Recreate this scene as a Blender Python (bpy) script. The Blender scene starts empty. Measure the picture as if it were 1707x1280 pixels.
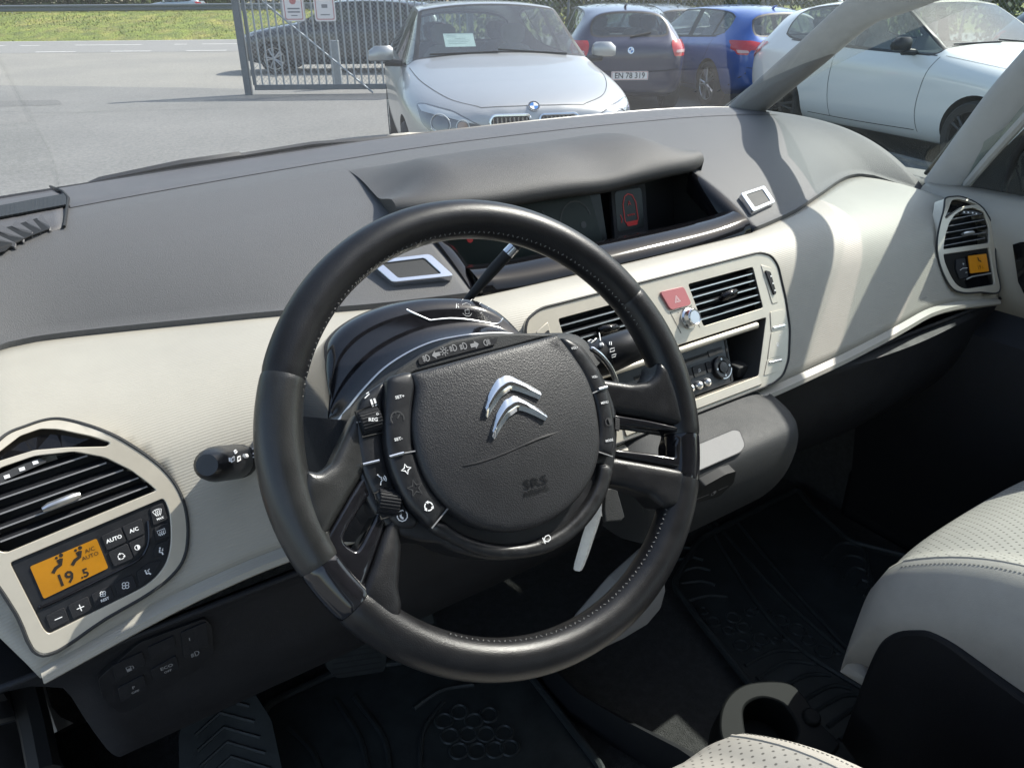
import bpy, bmesh, math, random
import numpy as np
from mathutils import Vector, Matrix, noise
from mathutils.bvhtree import BVHTree
rnd = random.Random(7)
R = math.radians
SC = bpy.context.scene
COL = SC.collection

# ------------------------------------------------------------------ camera
PW, PH, PF = 1707, 1280, 1282.0                    # photo size and focal length in its pixels
YAW, PIT, ROL = R(33.7224), R(26.5551), R(-.5063)
C0 = np.array([-.6596, -.4445, 1.43])
CFW = np.array([math.sin(YAW)*math.cos(PIT), math.cos(YAW)*math.cos(PIT), -math.sin(PIT)])
_r = np.array([math.cos(YAW), -math.sin(YAW), 0.])
_u = np.cross(_r, CFW)
CR = math.cos(ROL)*_r + math.sin(ROL)*_u
CU = -math.sin(ROL)*_r + math.cos(ROL)*_u
cam = bpy.data.cameras.new('camera')
cam.sensor_fit = 'HORIZONTAL'; cam.sensor_width = 36; cam.lens = PF/PW*36
cam.clip_start = .02; cam.clip_end = 2000
co = bpy.data.objects.new('camera', cam); COL.objects.link(co)
co.matrix_world = Matrix(((CR[0], CU[0], -CFW[0], C0[0]), (CR[1], CU[1], -CFW[1], C0[1]),
                          (CR[2], CU[2], -CFW[2], C0[2]), (0, 0, 0, 1)))
SC.camera = co
# ------------------------------------------------------------------ light
SUN_EL, SUN_AZ = R(47), R(93)                      # azimuth clockwise from car forward (+y)
sd = Vector((math.cos(SUN_EL)*math.sin(SUN_AZ), math.cos(SUN_EL)*math.cos(SUN_AZ), math.sin(SUN_EL)))
sl = bpy.data.lights.new('sun', 'SUN'); sl.energy = 4.1; sl.angle = R(.55); sl.color = (1, .955, .88)
so = bpy.data.objects.new('sun', sl); COL.objects.link(so)
so.rotation_euler = sd.to_track_quat('Z', 'Y').to_euler(); so.location = (20, 0, 30)
W = bpy.data.worlds.new('World'); SC.world = W; W.use_nodes = True
wn = W.node_tree
sky = wn.nodes.new('ShaderNodeTexSky'); sky.sky_type = 'NISHITA'; sky.sun_disc = False
sky.sun_elevation = SUN_EL; sky.sun_rotation = SUN_AZ; sky.air_density = 1.2; sky.dust_density = 1.4
hsv = wn.nodes.new('ShaderNodeHueSaturation'); hsv.inputs['Saturation'].default_value = .86      # the camera's warm white balance
wn.links.new(sky.outputs[0], hsv.inputs['Color']); wn.links.new(hsv.outputs[0], wn.nodes['Background'].inputs[0])
wn.nodes['Background'].inputs[1].default_value = .15
SC.view_settings.view_transform = 'Standard'; SC.view_settings.look = 'None'
SC.view_settings.exposure = 1.06; SC.view_settings.gamma = 1
SC.render.engine = 'CYCLES'
cy = SC.cycles; cy.max_bounces = 10; cy.transparent_max_bounces = 24; cy.diffuse_bounces = 4; cy.glossy_bounces = 4
cy.sample_clamp_indirect = 6

# ------------------------------------------------------------------ materials
MATS = {}
def mat(name, col=(.5, .5, .5), rough=.5, metal=0., var=.0, vscale=8., bump=None, spec=.5, coat=0., emit=None, col2=None, c2scale=4., c2pos=(.45, .6), vdetail=4):
    """Principled material; bump = list of (kind, scale, strength, distance)."""
    m = bpy.data.materials.new(name); m.use_nodes = True; MATS[name] = m
    nt = m.node_tree; N = nt.nodes; L = nt.links; b = N['Principled BSDF']
    b.inputs['Base Color'].default_value = (*col, 1); b.inputs['Roughness'].default_value = rough
    b.inputs['Metallic'].default_value = metal; b.inputs['Specular IOR Level'].default_value = spec
    b.inputs['Coat Weight'].default_value = coat; b.inputs['Coat Roughness'].default_value = .04
    tc = N.new('ShaderNodeTexCoord')
    csock = None
    if col2:
        n = N.new('ShaderNodeTexNoise'); n.inputs['Scale'].default_value = c2scale; n.inputs['Detail'].default_value = 5
        L.new(tc.outputs['Object'], n.inputs['Vector'])
        r = N.new('ShaderNodeValToRGB'); r.color_ramp.elements[0].position = c2pos[0]; r.color_ramp.elements[1].position = c2pos[1]
        r.color_ramp.elements[0].color = (*col, 1); r.color_ramp.elements[1].color = (*col2, 1)
        L.new(n.outputs[0], r.inputs[0]); csock = r.outputs[0]
    if var:
        n = N.new('ShaderNodeTexNoise'); n.inputs['Scale'].default_value = vscale; n.inputs['Detail'].default_value = vdetail
        n.inputs['Roughness'].default_value = .7
        L.new(tc.outputs['Object'], n.inputs['Vector'])
        mr = N.new('ShaderNodeMapRange'); mr.inputs[1].default_value = .3; mr.inputs[2].default_value = .7
        mr.inputs[3].default_value = 1-var; mr.inputs[4].default_value = 1+var
        L.new(n.outputs[0], mr.inputs[0])
        hs = N.new('ShaderNodeHueSaturation'); L.new(mr.outputs[0], hs.inputs['Value'])
        if csock: L.new(csock, hs.inputs['Color'])
        else: hs.inputs['Color'].default_value = (*col, 1)
        csock = hs.outputs[0]
        rr = N.new('ShaderNodeMapRange'); rr.inputs[1].default_value = .3; rr.inputs[2].default_value = .7
        rr.inputs[3].default_value = max(.02, rough*(1-var*.6)); rr.inputs[4].default_value = min(1, rough*(1+var*.6))
        L.new(n.outputs[0], rr.inputs[0]); L.new(rr.outputs[0], b.inputs['Roughness'])
    if csock: L.new(csock, b.inputs['Base Color'])
    prev = None
    for kind, sc, st, di in (bump or []):
        if kind == 'rib':      # fine horizontal ribs, pitch = 1/sc metres of height
            w = N.new('ShaderNodeAttribute'); w.attribute_name = 'arc'
            m1 = N.new('ShaderNodeMath'); m1.operation = 'MULTIPLY'; m1.inputs[1].default_value = sc*6.2832; L.new(w.outputs['Fac'], m1.inputs[0])
            m2 = N.new('ShaderNodeMath'); m2.operation = 'SINE'; L.new(m1.outputs[0], m2.inputs[0]); out = m2.outputs[0]
        elif kind == 'vor':
            w = N.new('ShaderNodeTexVoronoi'); w.inputs['Scale'].default_value = sc
            L.new(tc.outputs['Object'], w.inputs['Vector']); out = w.outputs[0]
        else:
            w = N.new('ShaderNodeTexNoise'); w.inputs['Scale'].default_value = sc; w.inputs['Detail'].default_value = 5
            L.new(tc.outputs['Object'], w.inputs['Vector']); out = w.outputs[0]
        bp = N.new('ShaderNodeBump'); bp.inputs['Strength'].default_value = st; bp.inputs['Distance'].default_value = di
        L.new(out, bp.inputs['Height'])
        if prev: L.new(prev, bp.inputs['Normal'])
        prev = bp.outputs[0]
    if prev: L.new(prev, b.inputs['Normal'])
    if emit:
        b.inputs['Emission Color'].default_value = (*emit[0], 1); b.inputs['Emission Strength'].default_value = emit[1]
    return m

def glass(name, tint=(.86, .92, .89), gloss=.07, haze=.03, hazecol=(.8, .82, .8), fres=True):
    m = bpy.data.materials.new(name); m.use_nodes = True; MATS[name] = m
    nt = m.node_tree; N = nt.nodes; L = nt.links
    N.remove(N['Principled BSDF']); out = N['Material Output']
    t = N.new('ShaderNodeBsdfTransparent'); t.inputs[0].default_value = (*tint, 1)
    d = N.new('ShaderNodeBsdfDiffuse'); d.inputs[0].default_value = (*hazecol, 1)
    g = N.new('ShaderNodeBsdfGlossy'); g.inputs['Roughness'].default_value = .01; g.inputs[0].default_value = (1, 1, 1, 1)
    m1 = N.new('ShaderNodeMixShader'); m1.inputs[0].default_value = haze
    if haze > .025:
        tc = N.new('ShaderNodeTexCoord'); mp = N.new('ShaderNodeMapping'); mp.inputs['Scale'].default_value = (9, 2.5, 4); nz = N.new('ShaderNodeTexNoise'); nz.inputs['Scale'].default_value = 1.; nz.inputs['Detail'].default_value = 9; nz.inputs['Roughness'].default_value = .72
        L.new(tc.outputs['Object'], mp.inputs[0]); L.new(mp.outputs[0], nz.inputs['Vector']); mh = N.new('ShaderNodeMapRange'); mh.inputs[1].default_value = .3; mh.inputs[2].default_value = .72; mh.inputs[3].default_value = haze*.55; mh.inputs[4].default_value = haze*1.6
        L.new(nz.outputs[0], mh.inputs[0]); L.new(mh.outputs[0], m1.inputs[0])
    L.new(t.outputs[0], m1.inputs[1]); L.new(d.outputs[0], m1.inputs[2])
    m2 = N.new('ShaderNodeMixShader')
    if fres:
        f = N.new('ShaderNodeLayerWeight'); f.inputs['Blend'].default_value = .35
        mr = N.new('ShaderNodeMapRange'); mr.inputs[3].default_value = gloss; mr.inputs[4].default_value = .75
        pw = N.new('ShaderNodeMath'); pw.operation = 'POWER'; pw.inputs[1].default_value = 3.
        L.new(f.outputs['Facing'], pw.inputs[0]); L.new(pw.outputs[0], mr.inputs[0]); L.new(mr.outputs[0], m2.inputs[0])
    else: m2.inputs[0].default_value = gloss
    L.new(m1.outputs[0], m2.inputs[1]); L.new(g.outputs[0], m2.inputs[2]); L.new(m2.outputs[0], out.inputs[0])
    return m

# ------------------------------------------------------------------ pixel rays (tracing outlines onto real surfaces)
def ray(px, py): return CFW + CR*(px-PW/2)/PF + CU*(PH/2-py)/PF
def on(px, py, P, Nn):
    d = ray(px, py); P = np.asarray(P, float); Nn = np.asarray(Nn, float)
    return C0 + d*((P-C0)@Nn)/(d@Nn)
def atx(px, py, x): return on(px, py, (x, 0, 0), (1, 0, 0))
def aty(px, py, y): return on(px, py, (0, y, 0), (0, 1, 0))
def atz(px, py, z): return on(px, py, (0, 0, z), (0, 0, 1))

class Fr:
    """A working plane in the scene, coordinates in millimetres."""
    def __init__(s, O, X, Y):
        s.O = np.asarray(O, float); X = np.asarray(X, float); Y = np.asarray(Y, float)
        s.X = X/np.linalg.norm(X); Y = Y-s.X*(s.X@Y); s.Y = Y/np.linalg.norm(Y); s.N = np.cross(s.X, s.Y)
    def p(s, a, b, n=0.): return s.O+(s.X*a+s.Y*b+s.N*n)*.001
    def inv(s, px, py, n=0.):
        P = on(px, py, s.O+s.N*n*.001, s.N)-s.O
        return (P@s.X*1000, P@s.Y*1000)
    def invs(s, pts, n=0.): return [s.inv(x, y, n) for x, y in pts]
    def mirror(s):
        m = Fr(s.O, s.X, s.Y); k = np.array([-1, 1, 1]); m.O = s.O*k; m.X = s.X*k; m.Y = s.Y*k; m.N = s.N*k; m.flip = True
        return m

# ------------------------------------------------------------------ objects
WM = {}
def wm(o): return WM.get(o.name, Matrix.Identity(4))
def tag(o, label, cat, group=None, kind=None):
    if label: o['label'] = label
    if cat: o['category'] = cat
    if group: o['group'] = group
    if kind: o['kind'] = kind
    return o
def empty(name, loc=(0, 0, 0), rz=0., label=None, cat=None, group=None):
    o = bpy.data.objects.new(name, None); COL.objects.link(o); o.empty_display_size = .1
    o.location = loc; o.rotation_euler = (0, 0, rz)
    WM[o.name] = Matrix.Translation(loc) @ Matrix.Rotation(rz, 4, 'Z')
    return tag(o, label, cat, group)
def mobj(name, me, parent=None, label=None):
    o = bpy.data.objects.new(name, me); COL.objects.link(o)
    if parent:
        o.parent = parent; WM[o.name] = wm(parent)
    else: WM[o.name] = Matrix.Identity(4)
    if label: o['label'] = label
    return o
def finish(o, smooth=40, bevel=0, seg=2, solid=0, sub=0, soff=-1):
    me = o.data
    if smooth:
        me.shade_smooth()
        if smooth < 180: me.set_sharp_from_angle(angle=R(smooth))
    if solid:
        md = o.modifiers.new('solid', 'SOLIDIFY'); md.thickness = solid; md.offset = soff
    if sub:
        md = o.modifiers.new('sub', 'SUBSURF'); md.levels = sub; md.render_levels = sub
    if bevel:
        md = o.modifiers.new('bevel', 'BEVEL'); md.width = bevel; md.segments = seg; md.limit_method = 'ANGLE'; md.angle_limit = R(38)
    return o
def build(name, bm, m, parent=None, world=True, smooth=40, bevel=0, seg=2, solid=0, sub=0, label=None, soff=-1, norm=True):
    if world and parent:
        bm.transform(wm(parent).inverted())
    if norm: bmesh.ops.recalc_face_normals(bm, faces=bm.faces[:])
    me = bpy.data.meshes.new(name); bm.to_mesh(me); bm.free()
    for mm in (m if isinstance(m, (list, tuple)) else [m]): me.materials.append(MATS[mm] if isinstance(mm, str) else mm)
    return finish(mobj(name, me, parent, label), smooth, bevel, seg, solid, sub, soff)

def set_arc(o, rows):
    """arc length across each row of a sheet, for ribbed grain that follows the surface"""
    at = o.data.attributes.new('arc', 'FLOAT', 'POINT'); i = 0
    for r in rows:
        s = 0.
        for j, p in enumerate(r):
            if j: s += float(np.linalg.norm(np.asarray(p)-np.asarray(r[j-1])))
            at.data[i].value = s; i += 1
def BM(): return bmesh.new()
def add_faces(bm, V, F, mi=0):
    vs = [bm.verts.new(tuple(v)) for v in V]
    out = []
    for f in F:
        try:
            fc = bm.faces.new([vs[i] for i in f]); fc.material_index = mi; out.append(fc)
        except ValueError: pass
    return vs, out
def grid(bm, rows, cu=False, cv=False, mi=0, skip=None):
    """rows: list of equally long point lists -> quad sheet."""
    n, k = len(rows), len(rows[0])
    V = [p for r in rows for p in r]; F = []
    for i in range(n if cu else n-1):
        for j in range(k if cv else k-1):
            if skip and skip(i, j): continue
            F.append((i*k+j, i*k+(j+1) % k, ((i+1) % n)*k+(j+1) % k, ((i+1) % n)*k+j))
    return add_faces(bm, V, F, mi)
def box(bm, c, s, rot=None, mi=0):
    c = Vector(c); hx, hy, hz = [v/2 for v in s]
    V = [Vector((x, y, z)) for x in (-hx, hx) for y in (-hy, hy) for z in (-hz, hz)]
    if rot is not None: V = [rot @ v for v in V]
    return add_faces(bm, [v+c for v in V], [(0, 1, 3, 2), (4, 6, 7, 5), (0, 4, 5, 1), (2, 3, 7, 6), (0, 2, 6, 4), (1, 5, 7, 3)], mi)
def tube(bm, path, r, n=10, cap=True, closed=False, mi=0, flat=1.):
    P = [Vector(tuple(p)) for p in path]; rs = r if isinstance(r, (list, tuple)) else [r]*len(P)
    rows = []; up = None
    for i, p in enumerate(P):
        a = P[i-1] if (i > 0 or closed) else P[i]; b = P[(i+1) % len(P)] if (i < len(P)-1 or closed) else P[i]
        t = (b-a).normalized()
        if up is None: up = t.orthogonal().normalized()
        up = (up-t*up.dot(t)).normalized(); s = t.cross(up)
        rows.append([p+(up*math.cos(q)*rs[i]+s*math.sin(q)*rs[i]*flat) for q in [2*math.pi*k/n for k in range(n)]])
    vs, fs = grid(bm, rows, cu=closed, cv=True, mi=mi)
    if cap and not closed:
        for base in (0, (len(P)-1)*n):
            f = bm.faces.new([vs[base+k] for k in range(n)]); f.material_index = mi
    return vs
def cyl(bm, a, b, r, r2=None, n=16, mi=0): return tube(bm, [a, b], [r, r2 if r2 is not None else r], n, mi=mi)
def sphere(bm, c, r, su=14, sv=9, sc=(1, 1, 1), mi=0):
    rows = []
    for i in range(sv+1):
        th = math.pi*i/sv
        rows.append([(c[0]+r*sc[0]*math.sin(th)*math.cos(2*math.pi*j/su), c[1]+r*sc[1]*math.sin(th)*math.sin(2*math.pi*j/su), c[2]+r*sc[2]*math.cos(th)) for j in range(su)])
    grid(bm, rows, cv=True, mi=mi); bmesh.ops.remove_doubles(bm, verts=bm.verts[:], dist=1e-6)
def poly(bm, outer, holes=(), fr=None, n0=0., n1=None, mi=0, fn=None):
    """flat polygon with holes in a frame (or fn(a,b,n)->point); extruded from n0 to n1 when n1 is given."""
    f = fn or (lambda a, b, n: fr.p(a, b, n))
    es = []
    for lp in [outer]+list(holes):
        vs = [bm.verts.new(tuple(f(a, b, n0))) for a, b in lp]
        es += [bm.edges.new((vs[i], vs[(i+1) % len(vs)])) for i in range(len(vs))]
    r = bmesh.ops.triangle_fill(bm, use_beauty=True, use_dissolve=False, edges=es)
    fs = [g for g in r['geom'] if isinstance(g, bmesh.types.BMFace)]
    for x in fs: x.material_index = mi
    if n1 is not None:
        off = Vector(tuple(np.asarray(f(0, 0, n1))-np.asarray(f(0, 0, n0))))
        e = bmesh.ops.extrude_face_region(bm, geom=fs)
        vv = [g for g in e['geom'] if isinstance(g, bmesh.types.BMVert)]
        bmesh.ops.translate(bm, verts=vv, vec=off)
        for g in e['geom']:
            if isinstance(g, bmesh.types.BMFace): g.material_index = mi
        for v in vv:
            for lf in v.link_faces: lf.material_index = mi
    return fs
def fillet(pts, r, seg=4):
    out = []; n = len(pts)
    for i in range(n):
        p0, p1, p2 = [Vector((*pts[(i+k) % n][:2], 0)) for k in (-1, 0, 1)]
        rr = r[i] if isinstance(r, (list, tuple)) else r
        d0, d2 = (p0-p1), (p2-p1); k = min(rr, d0.length*.45, d2.length*.45)
        a, b = p1+d0.normalized()*k, p1+d2.normalized()*k
        for j in range(seg+1):
            t = j/seg; q = a*(1-t)**2+p1*2*t*(1-t)+b*t*t; out.append((q.x, q.y))
    return out
def cat(pts, n=6, closed=True):
    """Catmull-Rom resample of a point list (2D or 3D)."""
    P = [np.asarray(p, float) for p in pts]; m = len(P); out = []
    for i in range(m if closed else m-1):
        p0, p1, p2, p3 = (P[(i-1) % m], P[i], P[(i+1) % m], P[(i+2) % m]) if closed else (P[max(i-1, 0)], P[i], P[i+1], P[min(i+2, m-1)])
        for k in range(n):
            t = k/n
            out.append(.5*((2*p1)+(-p0+p2)*t+(2*p0-5*p1+4*p2-p3)*t*t+(-p0+3*p1-3*p2+p3)*t**3))
    if not closed: out.append(P[-1])
    return [tuple(o) for o in out]
def circ(cx, cy, r, n=20, ry=None): return [(cx+r*math.cos(2*math.pi*i/n), cy+(ry or r)*math.sin(2*math.pi*i/n)) for i in range(n)]
def rect(x0, y0, x1, y1): return [(x0, y0), (x1, y0), (x1, y1), (x0, y1)]
def strip(bm, pts, w, fr, n, closed=False, mi=0):
    """flat ribbon (a drawn line) on a frame."""
    m = len(pts); rows = []
    for i, p in enumerate(pts):
        a = np.asarray(pts[(i-1) % m] if (closed or i) else p, float); b = np.asarray(pts[(i+1) % m] if (closed or i < m-1) else p, float)
        t = b-a; t = t/(np.linalg.norm(t)+1e-9); q = np.array([-t[1], t[0]])*w/2; p = np.asarray(p, float)
        rows.append([fr.p(*(p+q), n), fr.p(*(p-q), n)])
    grid(bm, rows, cu=closed, mi=mi)
def text(bm, s, fr, x, y, size, n, align='CENTER', rot=0., sx=1., bold=0., mi=0, fn=None):
    cu = bpy.data.curves.new('lettering', 'FONT'); cu.body = s; cu.size = size; cu.align_x = align; cu.align_y = 'CENTER'; cu.resolution_u = 2
    cu.offset = bold*size
    o = bpy.data.objects.new('lettering', cu); COL.objects.link(o)
    me = bpy.data.meshes.new_from_object(o.evaluated_get(bpy.context.evaluated_depsgraph_get()))
    cr, sr = math.cos(rot), math.sin(rot); f = fn or (lambda a, b, k: fr.p(a, b, k))
    V = [f(x+(v.co.x*cr*sx-v.co.y*sr), y+(v.co.x*sr*sx+v.co.y*cr), n) for v in me.vertices]
    add_faces(bm, V, [tuple(p.vertices) for p in me.polygons], mi)
    bpy.data.objects.remove(o); bpy.data.curves.remove(cu); bpy.data.meshes.remove(me)
def apply_mods(o):
    dg = bpy.context.evaluated_depsgraph_get(); dg.update()
    me = bpy.data.meshes.new_from_object(o.evaluated_get(dg)); old = o.data; o.modifiers.clear(); o.data = me
    bpy.data.meshes.remove(old); return o
# ================================================================== EXTERIOR
GZ = -.08                                           # yard level; the camera stands 1.51 m above it
E1 = np.array([math.cos(YAW), -math.sin(YAW)]); E2 = np.array([math.sin(YAW), math.cos(YAW)])
def Y3(a, b, z=0.):                                 # yard coordinates: a along the road, b away from us
    q = C0[:2]+E1*a+E2*b
    return np.array([q[0], q[1], GZ+z])
YROT = math.atan2(E1[1], E1[0])

mat('asphalt_dark', (.165, .164, .157), .92, var=.42, vscale=30, vdetail=7, bump=[('noise', 160, .5, .01)], col2=(.195, .192, .183), c2scale=.5, c2pos=(.35, .7))
mat('asphalt_worn', (.25, .24, .214), .92, var=.38, vscale=22, vdetail=7, bump=[('noise', 90, .5, .01)], col2=(.215, .208, .19), c2scale=.35, c2pos=(.38, .66))
mat('asphalt_road', (.225, .222, .213), .9, var=.1, vscale=9, bump=[('noise', 60, .4, .01)])
mat('gravel', (.045, .047, .048), .9, var=.7, vscale=30, bump=[('vor', 60, .8, .02)])
mat('road_paint', (.74, .73, .70), .8, var=.12, vscale=5)
mat('kerb_stone', (.23, .225, .21), .9, var=.2, vscale=8)
mat('grass', (.165, .200, .035), .95, var=.45, vscale=1.7, bump=[('noise', 9, .9, .15)], col2=(.25, .235, .06), c2scale=.8, c2pos=(.48, .66))
mat('galvanised', (.30, .33, .36), .5, .55, var=.15, vscale=20)
mat('gate_paint', (.115, .135, .155), .5, .1, var=.12, vscale=9)
mat('bark', (.06, .045, .03), .9, var=.3)
mat('tyre_rubber', (.018, .018, .018), .75, var=.2, vscale=20)
mat('black_plastic', (.014, .014, .015), .45)
mat('arch_dark', (.008, .008, .008), .9)
mat('alloy', (.55, .56, .57), .3, .9)
mat('alloy_black', (.02, .02, .022), .35, .3)
mat('chrome', (.78, .79, .80), .12, 1.)
mat('lamp_clear', (.50, .52, .53), .15, .2, coat=1)
mat('lamp_dark', (.13, .14, .15), .15, .3, coat=1)
mat('lamp_red', (.50, .012, .014), .15, coat=1, spec=.6)
mat('lamp_pale', (.62, .40, .36), .15, coat=1)
mat('lamp_orange', (.30, .20, .15), .2, coat=1)
mat('plate_white', (.78, .78, .76), .4)
mat('plate_black', (.015, .015, .015), .5)
mat('emblem_blue', (.03, .17, .48), .25, coat=1)
mat('emblem_white', (.8, .8, .8), .3, coat=1)
mat('cabin_dark', (.03, .03, .032), .8)
mat('cabin_grey', (.16, .155, .145), .85)
mat('paper', (.70, .78, .76), .7, var=.06, vscale=9)
mat('paper_ink', (.25, .33, .34), .7)
glass('car_glass', (.62, .70, .69), .10, .02)
glass('car_glass_dark', (.22, .25, .27), .08, .01)
PAINT = {
 'silver': dict(col=(.40, .405, .405), rough=.42, metal=.7, coat=.6), 'white': dict(col=(.68, .69, .68), rough=.35, coat=1),
 'navy': dict(col=(.016, .021, .060), rough=.32, metal=.2, coat=1), 'blue': dict(col=(.012, .085, .36), rough=.3, metal=.25, coat=1),
 'grey': dict(col=(.20, .235, .27), rough=.35, metal=.4, coat=1), 'anthracite': dict(col=(.030, .036, .044), rough=.35, metal=.3, coat=1),
 'paleblue': dict(col=(.40, .48, .55), rough=.35, metal=.4, coat=1), 'black': dict(col=(.012, .013, .015), rough=.3, coat=1)}
for k, v in PAINT.items(): mat('paint_'+k, **v)

# ---- ground sheets
def sheet(name, pts, z, m, kind='structure'):
    bm = BM(); add_faces(bm, [Y3(a, b, z) for a, b in pts], [tuple(range(len(pts)))])
    return tag(build(name, bm, m, smooth=0), None, None, kind=kind)
sheet('ground', [(-400, -60), (400, -60), (400, 800), (-400, 800)], -.004, 'asphalt_worn')
ybm = BM()                                            # the darker, newer yard surface ends on an uneven line
edge = [(-60, 19.5), (-30, 18.2), (-16, 17.5), (-11.6, 17.25), (-9, 16.75), (-6.5, 16.25), (-4.6, 15.75), (0, 15.6), (14, 15.4), (40, 15)]
add_faces(ybm, [Y3(a, b) for a, b in edge]+[Y3(40, -40), Y3(-60, -40)], [tuple(range(len(edge)+2))])
tag(build('yard', ybm, 'asphalt_dark', smooth=0), None, None, kind='structure')
mat('asphalt_patch', (.145, .144, .139), .92, var=.38, vscale=30, bump=[('noise', 160, .5, .01)])
mat('crack_dark', (.10, .10, .096), .95)
bm = BM()
for P in ([(-12, 12.3), (-9.2, 12.9), (-6.8, 12.5), (-4.4, 12.9)],):
    q = []; Pc = cat(P, 14, False)
    for i, (x, y) in enumerate(Pc): q.append((x+.05*noise.noise((i*.7, x, 0)), y+.05*noise.noise((x, i*.7, 3))))
    rows_ = []
    for i, (x, y) in enumerate(q):
        t = np.array(q[min(i+1, len(q)-1)])-np.array(q[max(i-1, 0)]); t /= np.linalg.norm(t); w_ = .004+.005*abs(noise.noise((i*.9, 7, 1))); rows_.append([Y3(x-t[1]*w_, y+t[0]*w_, .004), Y3(x+t[1]*w_, y-t[0]*w_, .004)])
    grid(bm, rows_)
tag(build('yard_cracks', bm, 'crack_dark', smooth=0), None, None, kind='structure')
sheet('yard_patch', fillet([(-11.5, 13.8), (-7.9, 14.3), (-7.4, 13.5), (-10.9, 12.9)], .15), .003, 'asphalt_patch')
sheet('road', [(-300, 28.5), (300, 28.5), (300, 37.6), (-300, 37.6)], 0., 'asphalt_road')
bm = BM()
def dash(a0, a1, b, w=.16): add_faces(bm, [Y3(a0, b-w/2, .004), Y3(a1, b-w/2, .004), Y3(a1, b+w/2, .004), Y3(a0, b+w/2, .004)], [(0, 1, 2, 3)])
for k in range(-9, 16): dash(-16.45+k*2.62, -15.05+k*2.62, 29.1)
for a0, a1 in [(-21.2, -20.2), (-19.6, -18.8), (-17.4, -14.7), (-13.4, -12.9), (-12.3, -10.9), (-9.5, -7.0), (-5.9, -3), (-2, 1), (2, 5), (6, 9)]: dash(a0, a1, 33.7, .18)
dash(-200, 200, 37.3, .12)
tag(build('road_markings', bm, 'road_paint', smooth=0), None, None, kind='structure')
# gravel bed with a low kerb under the white car
sheet('gravel_bed', [(3.15, 12.5), (4.35, 6.7), (12, 6.7), (12, 12.5)], .004, 'gravel')
bm = BM()
for i in range(7):
    t0, t1 = i/7, (i+1)/7-.004
    a0, b0 = 3.02+(4.42-3.02)*t0, 12.5+(6.55-12.5)*t0; a1, b1 = 3.02+(4.42-3.02)*t1, 12.5+(6.55-12.5)*t1
    d = np.array([a1-a0, b1-b0]); L_ = np.linalg.norm(d); d /= L_; q = np.array([-d[1], d[0]])*.05
    V = [Y3(a0+q[0], b0+q[1], z) for z in (-.01, .03)]+[Y3(a1+q[0], b1+q[1], z) for z in (-.01, .03)]+[Y3(a0-q[0], b0-q[1], z) for z in (-.01, .03)]+[Y3(a1-q[0], b1-q[1], z) for z in (-.01, .03)]
    add_faces(bm, V, [(0, 2, 3, 1), (4, 5, 7, 6), (1, 3, 7, 5), (0, 1, 5, 4), (2, 6, 7, 3)])
tag(build('kerb_edging', bm, 'kerb_stone', smooth=0), None, None, kind='structure')

# ---- grass bank
bm = BM(); rows = []
for i in range(181):
    a = -130+i*1.45; row = []
    for j, (b, z) in enumerate([(37.7, -.02), (38.4, .12), (40, .45), (42, .80), (44, 1.05), (46, 1.10), (49, .95), (53, .85), (120, .85)]):
        nz = noise.noise((a*.6, b*.7, 0))*.10*(0 < j < 6); row.append(Y3(a, b+noise.noise((a*.9, j, 3))*.15, z+nz))
    rows.append(row)
grid(bm, rows); tag(build('grass_bank', bm, 'grass', smooth=80), None, None, kind='structure')
bm = BM()
for i in range(12000):
    a = -40+rnd.random()*54; b = 37.8+rnd.random()**.8*8.2
    z = float(np.interp(b, [37.7, 38.4, 40, 42, 44, 46, 49], [-.02, .12, .45, .8, 1.05, 1.12, 1.1])); h = .03+rnd.random()*.06; q = rnd.random()*3.1; w = .015+rnd.random()*.03
    lx, ly = math.cos(q)*w, math.sin(q)*w; tl = (rnd.random()-.5)*.12
    add_faces(bm, [Y3(a-lx, b-ly, z-.03), Y3(a+lx, b+ly, z-.03), Y3(a+tl, b, z+h)], [(0, 1, 2)], 0 if rnd.random() < .75 else 1)
mat('grass_blade', (.18, .215, .04), .8, var=.4, vscale=.8); mat('grass_straw', (.33, .29, .11), .8)
tag(build('grass', bm, ['grass_blade', 'grass_straw'], smooth=0, norm=False), 'long green grass with straw tufts covering the bank beyond the road', 'grass', kind='stuff')

# ---- guard rail
gr = empty('guard_rail', Y3(-10, 44.6, 1.1), YROT, 'dark steel guard rail running along the top of the grass bank', 'guard rail')
bm = BM(); rows = []
for a in np.arange(-110, 60, 2.):
    rows.append([Y3(a, 44.6+dy, 1.1+z) for dy, z in [(0, .02), (-.05, .06), (-.05, .12), (.0, .16), (0, .20), (-.05, .24), (-.05, .30), (0, .34)]])
grid(bm, rows); build('beam', bm, 'gate_paint', gr, solid=.01)
for i in range(40):
    bm = BM(); a = -62+i*2.; c = Y3(a, 44.75, 1.1-.04); box(bm, c, (.08, .06, .72), Matrix.Rotation(YROT, 3, 'Z')); build('post', bm, 'galvanised', gr, smooth=0)

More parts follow.
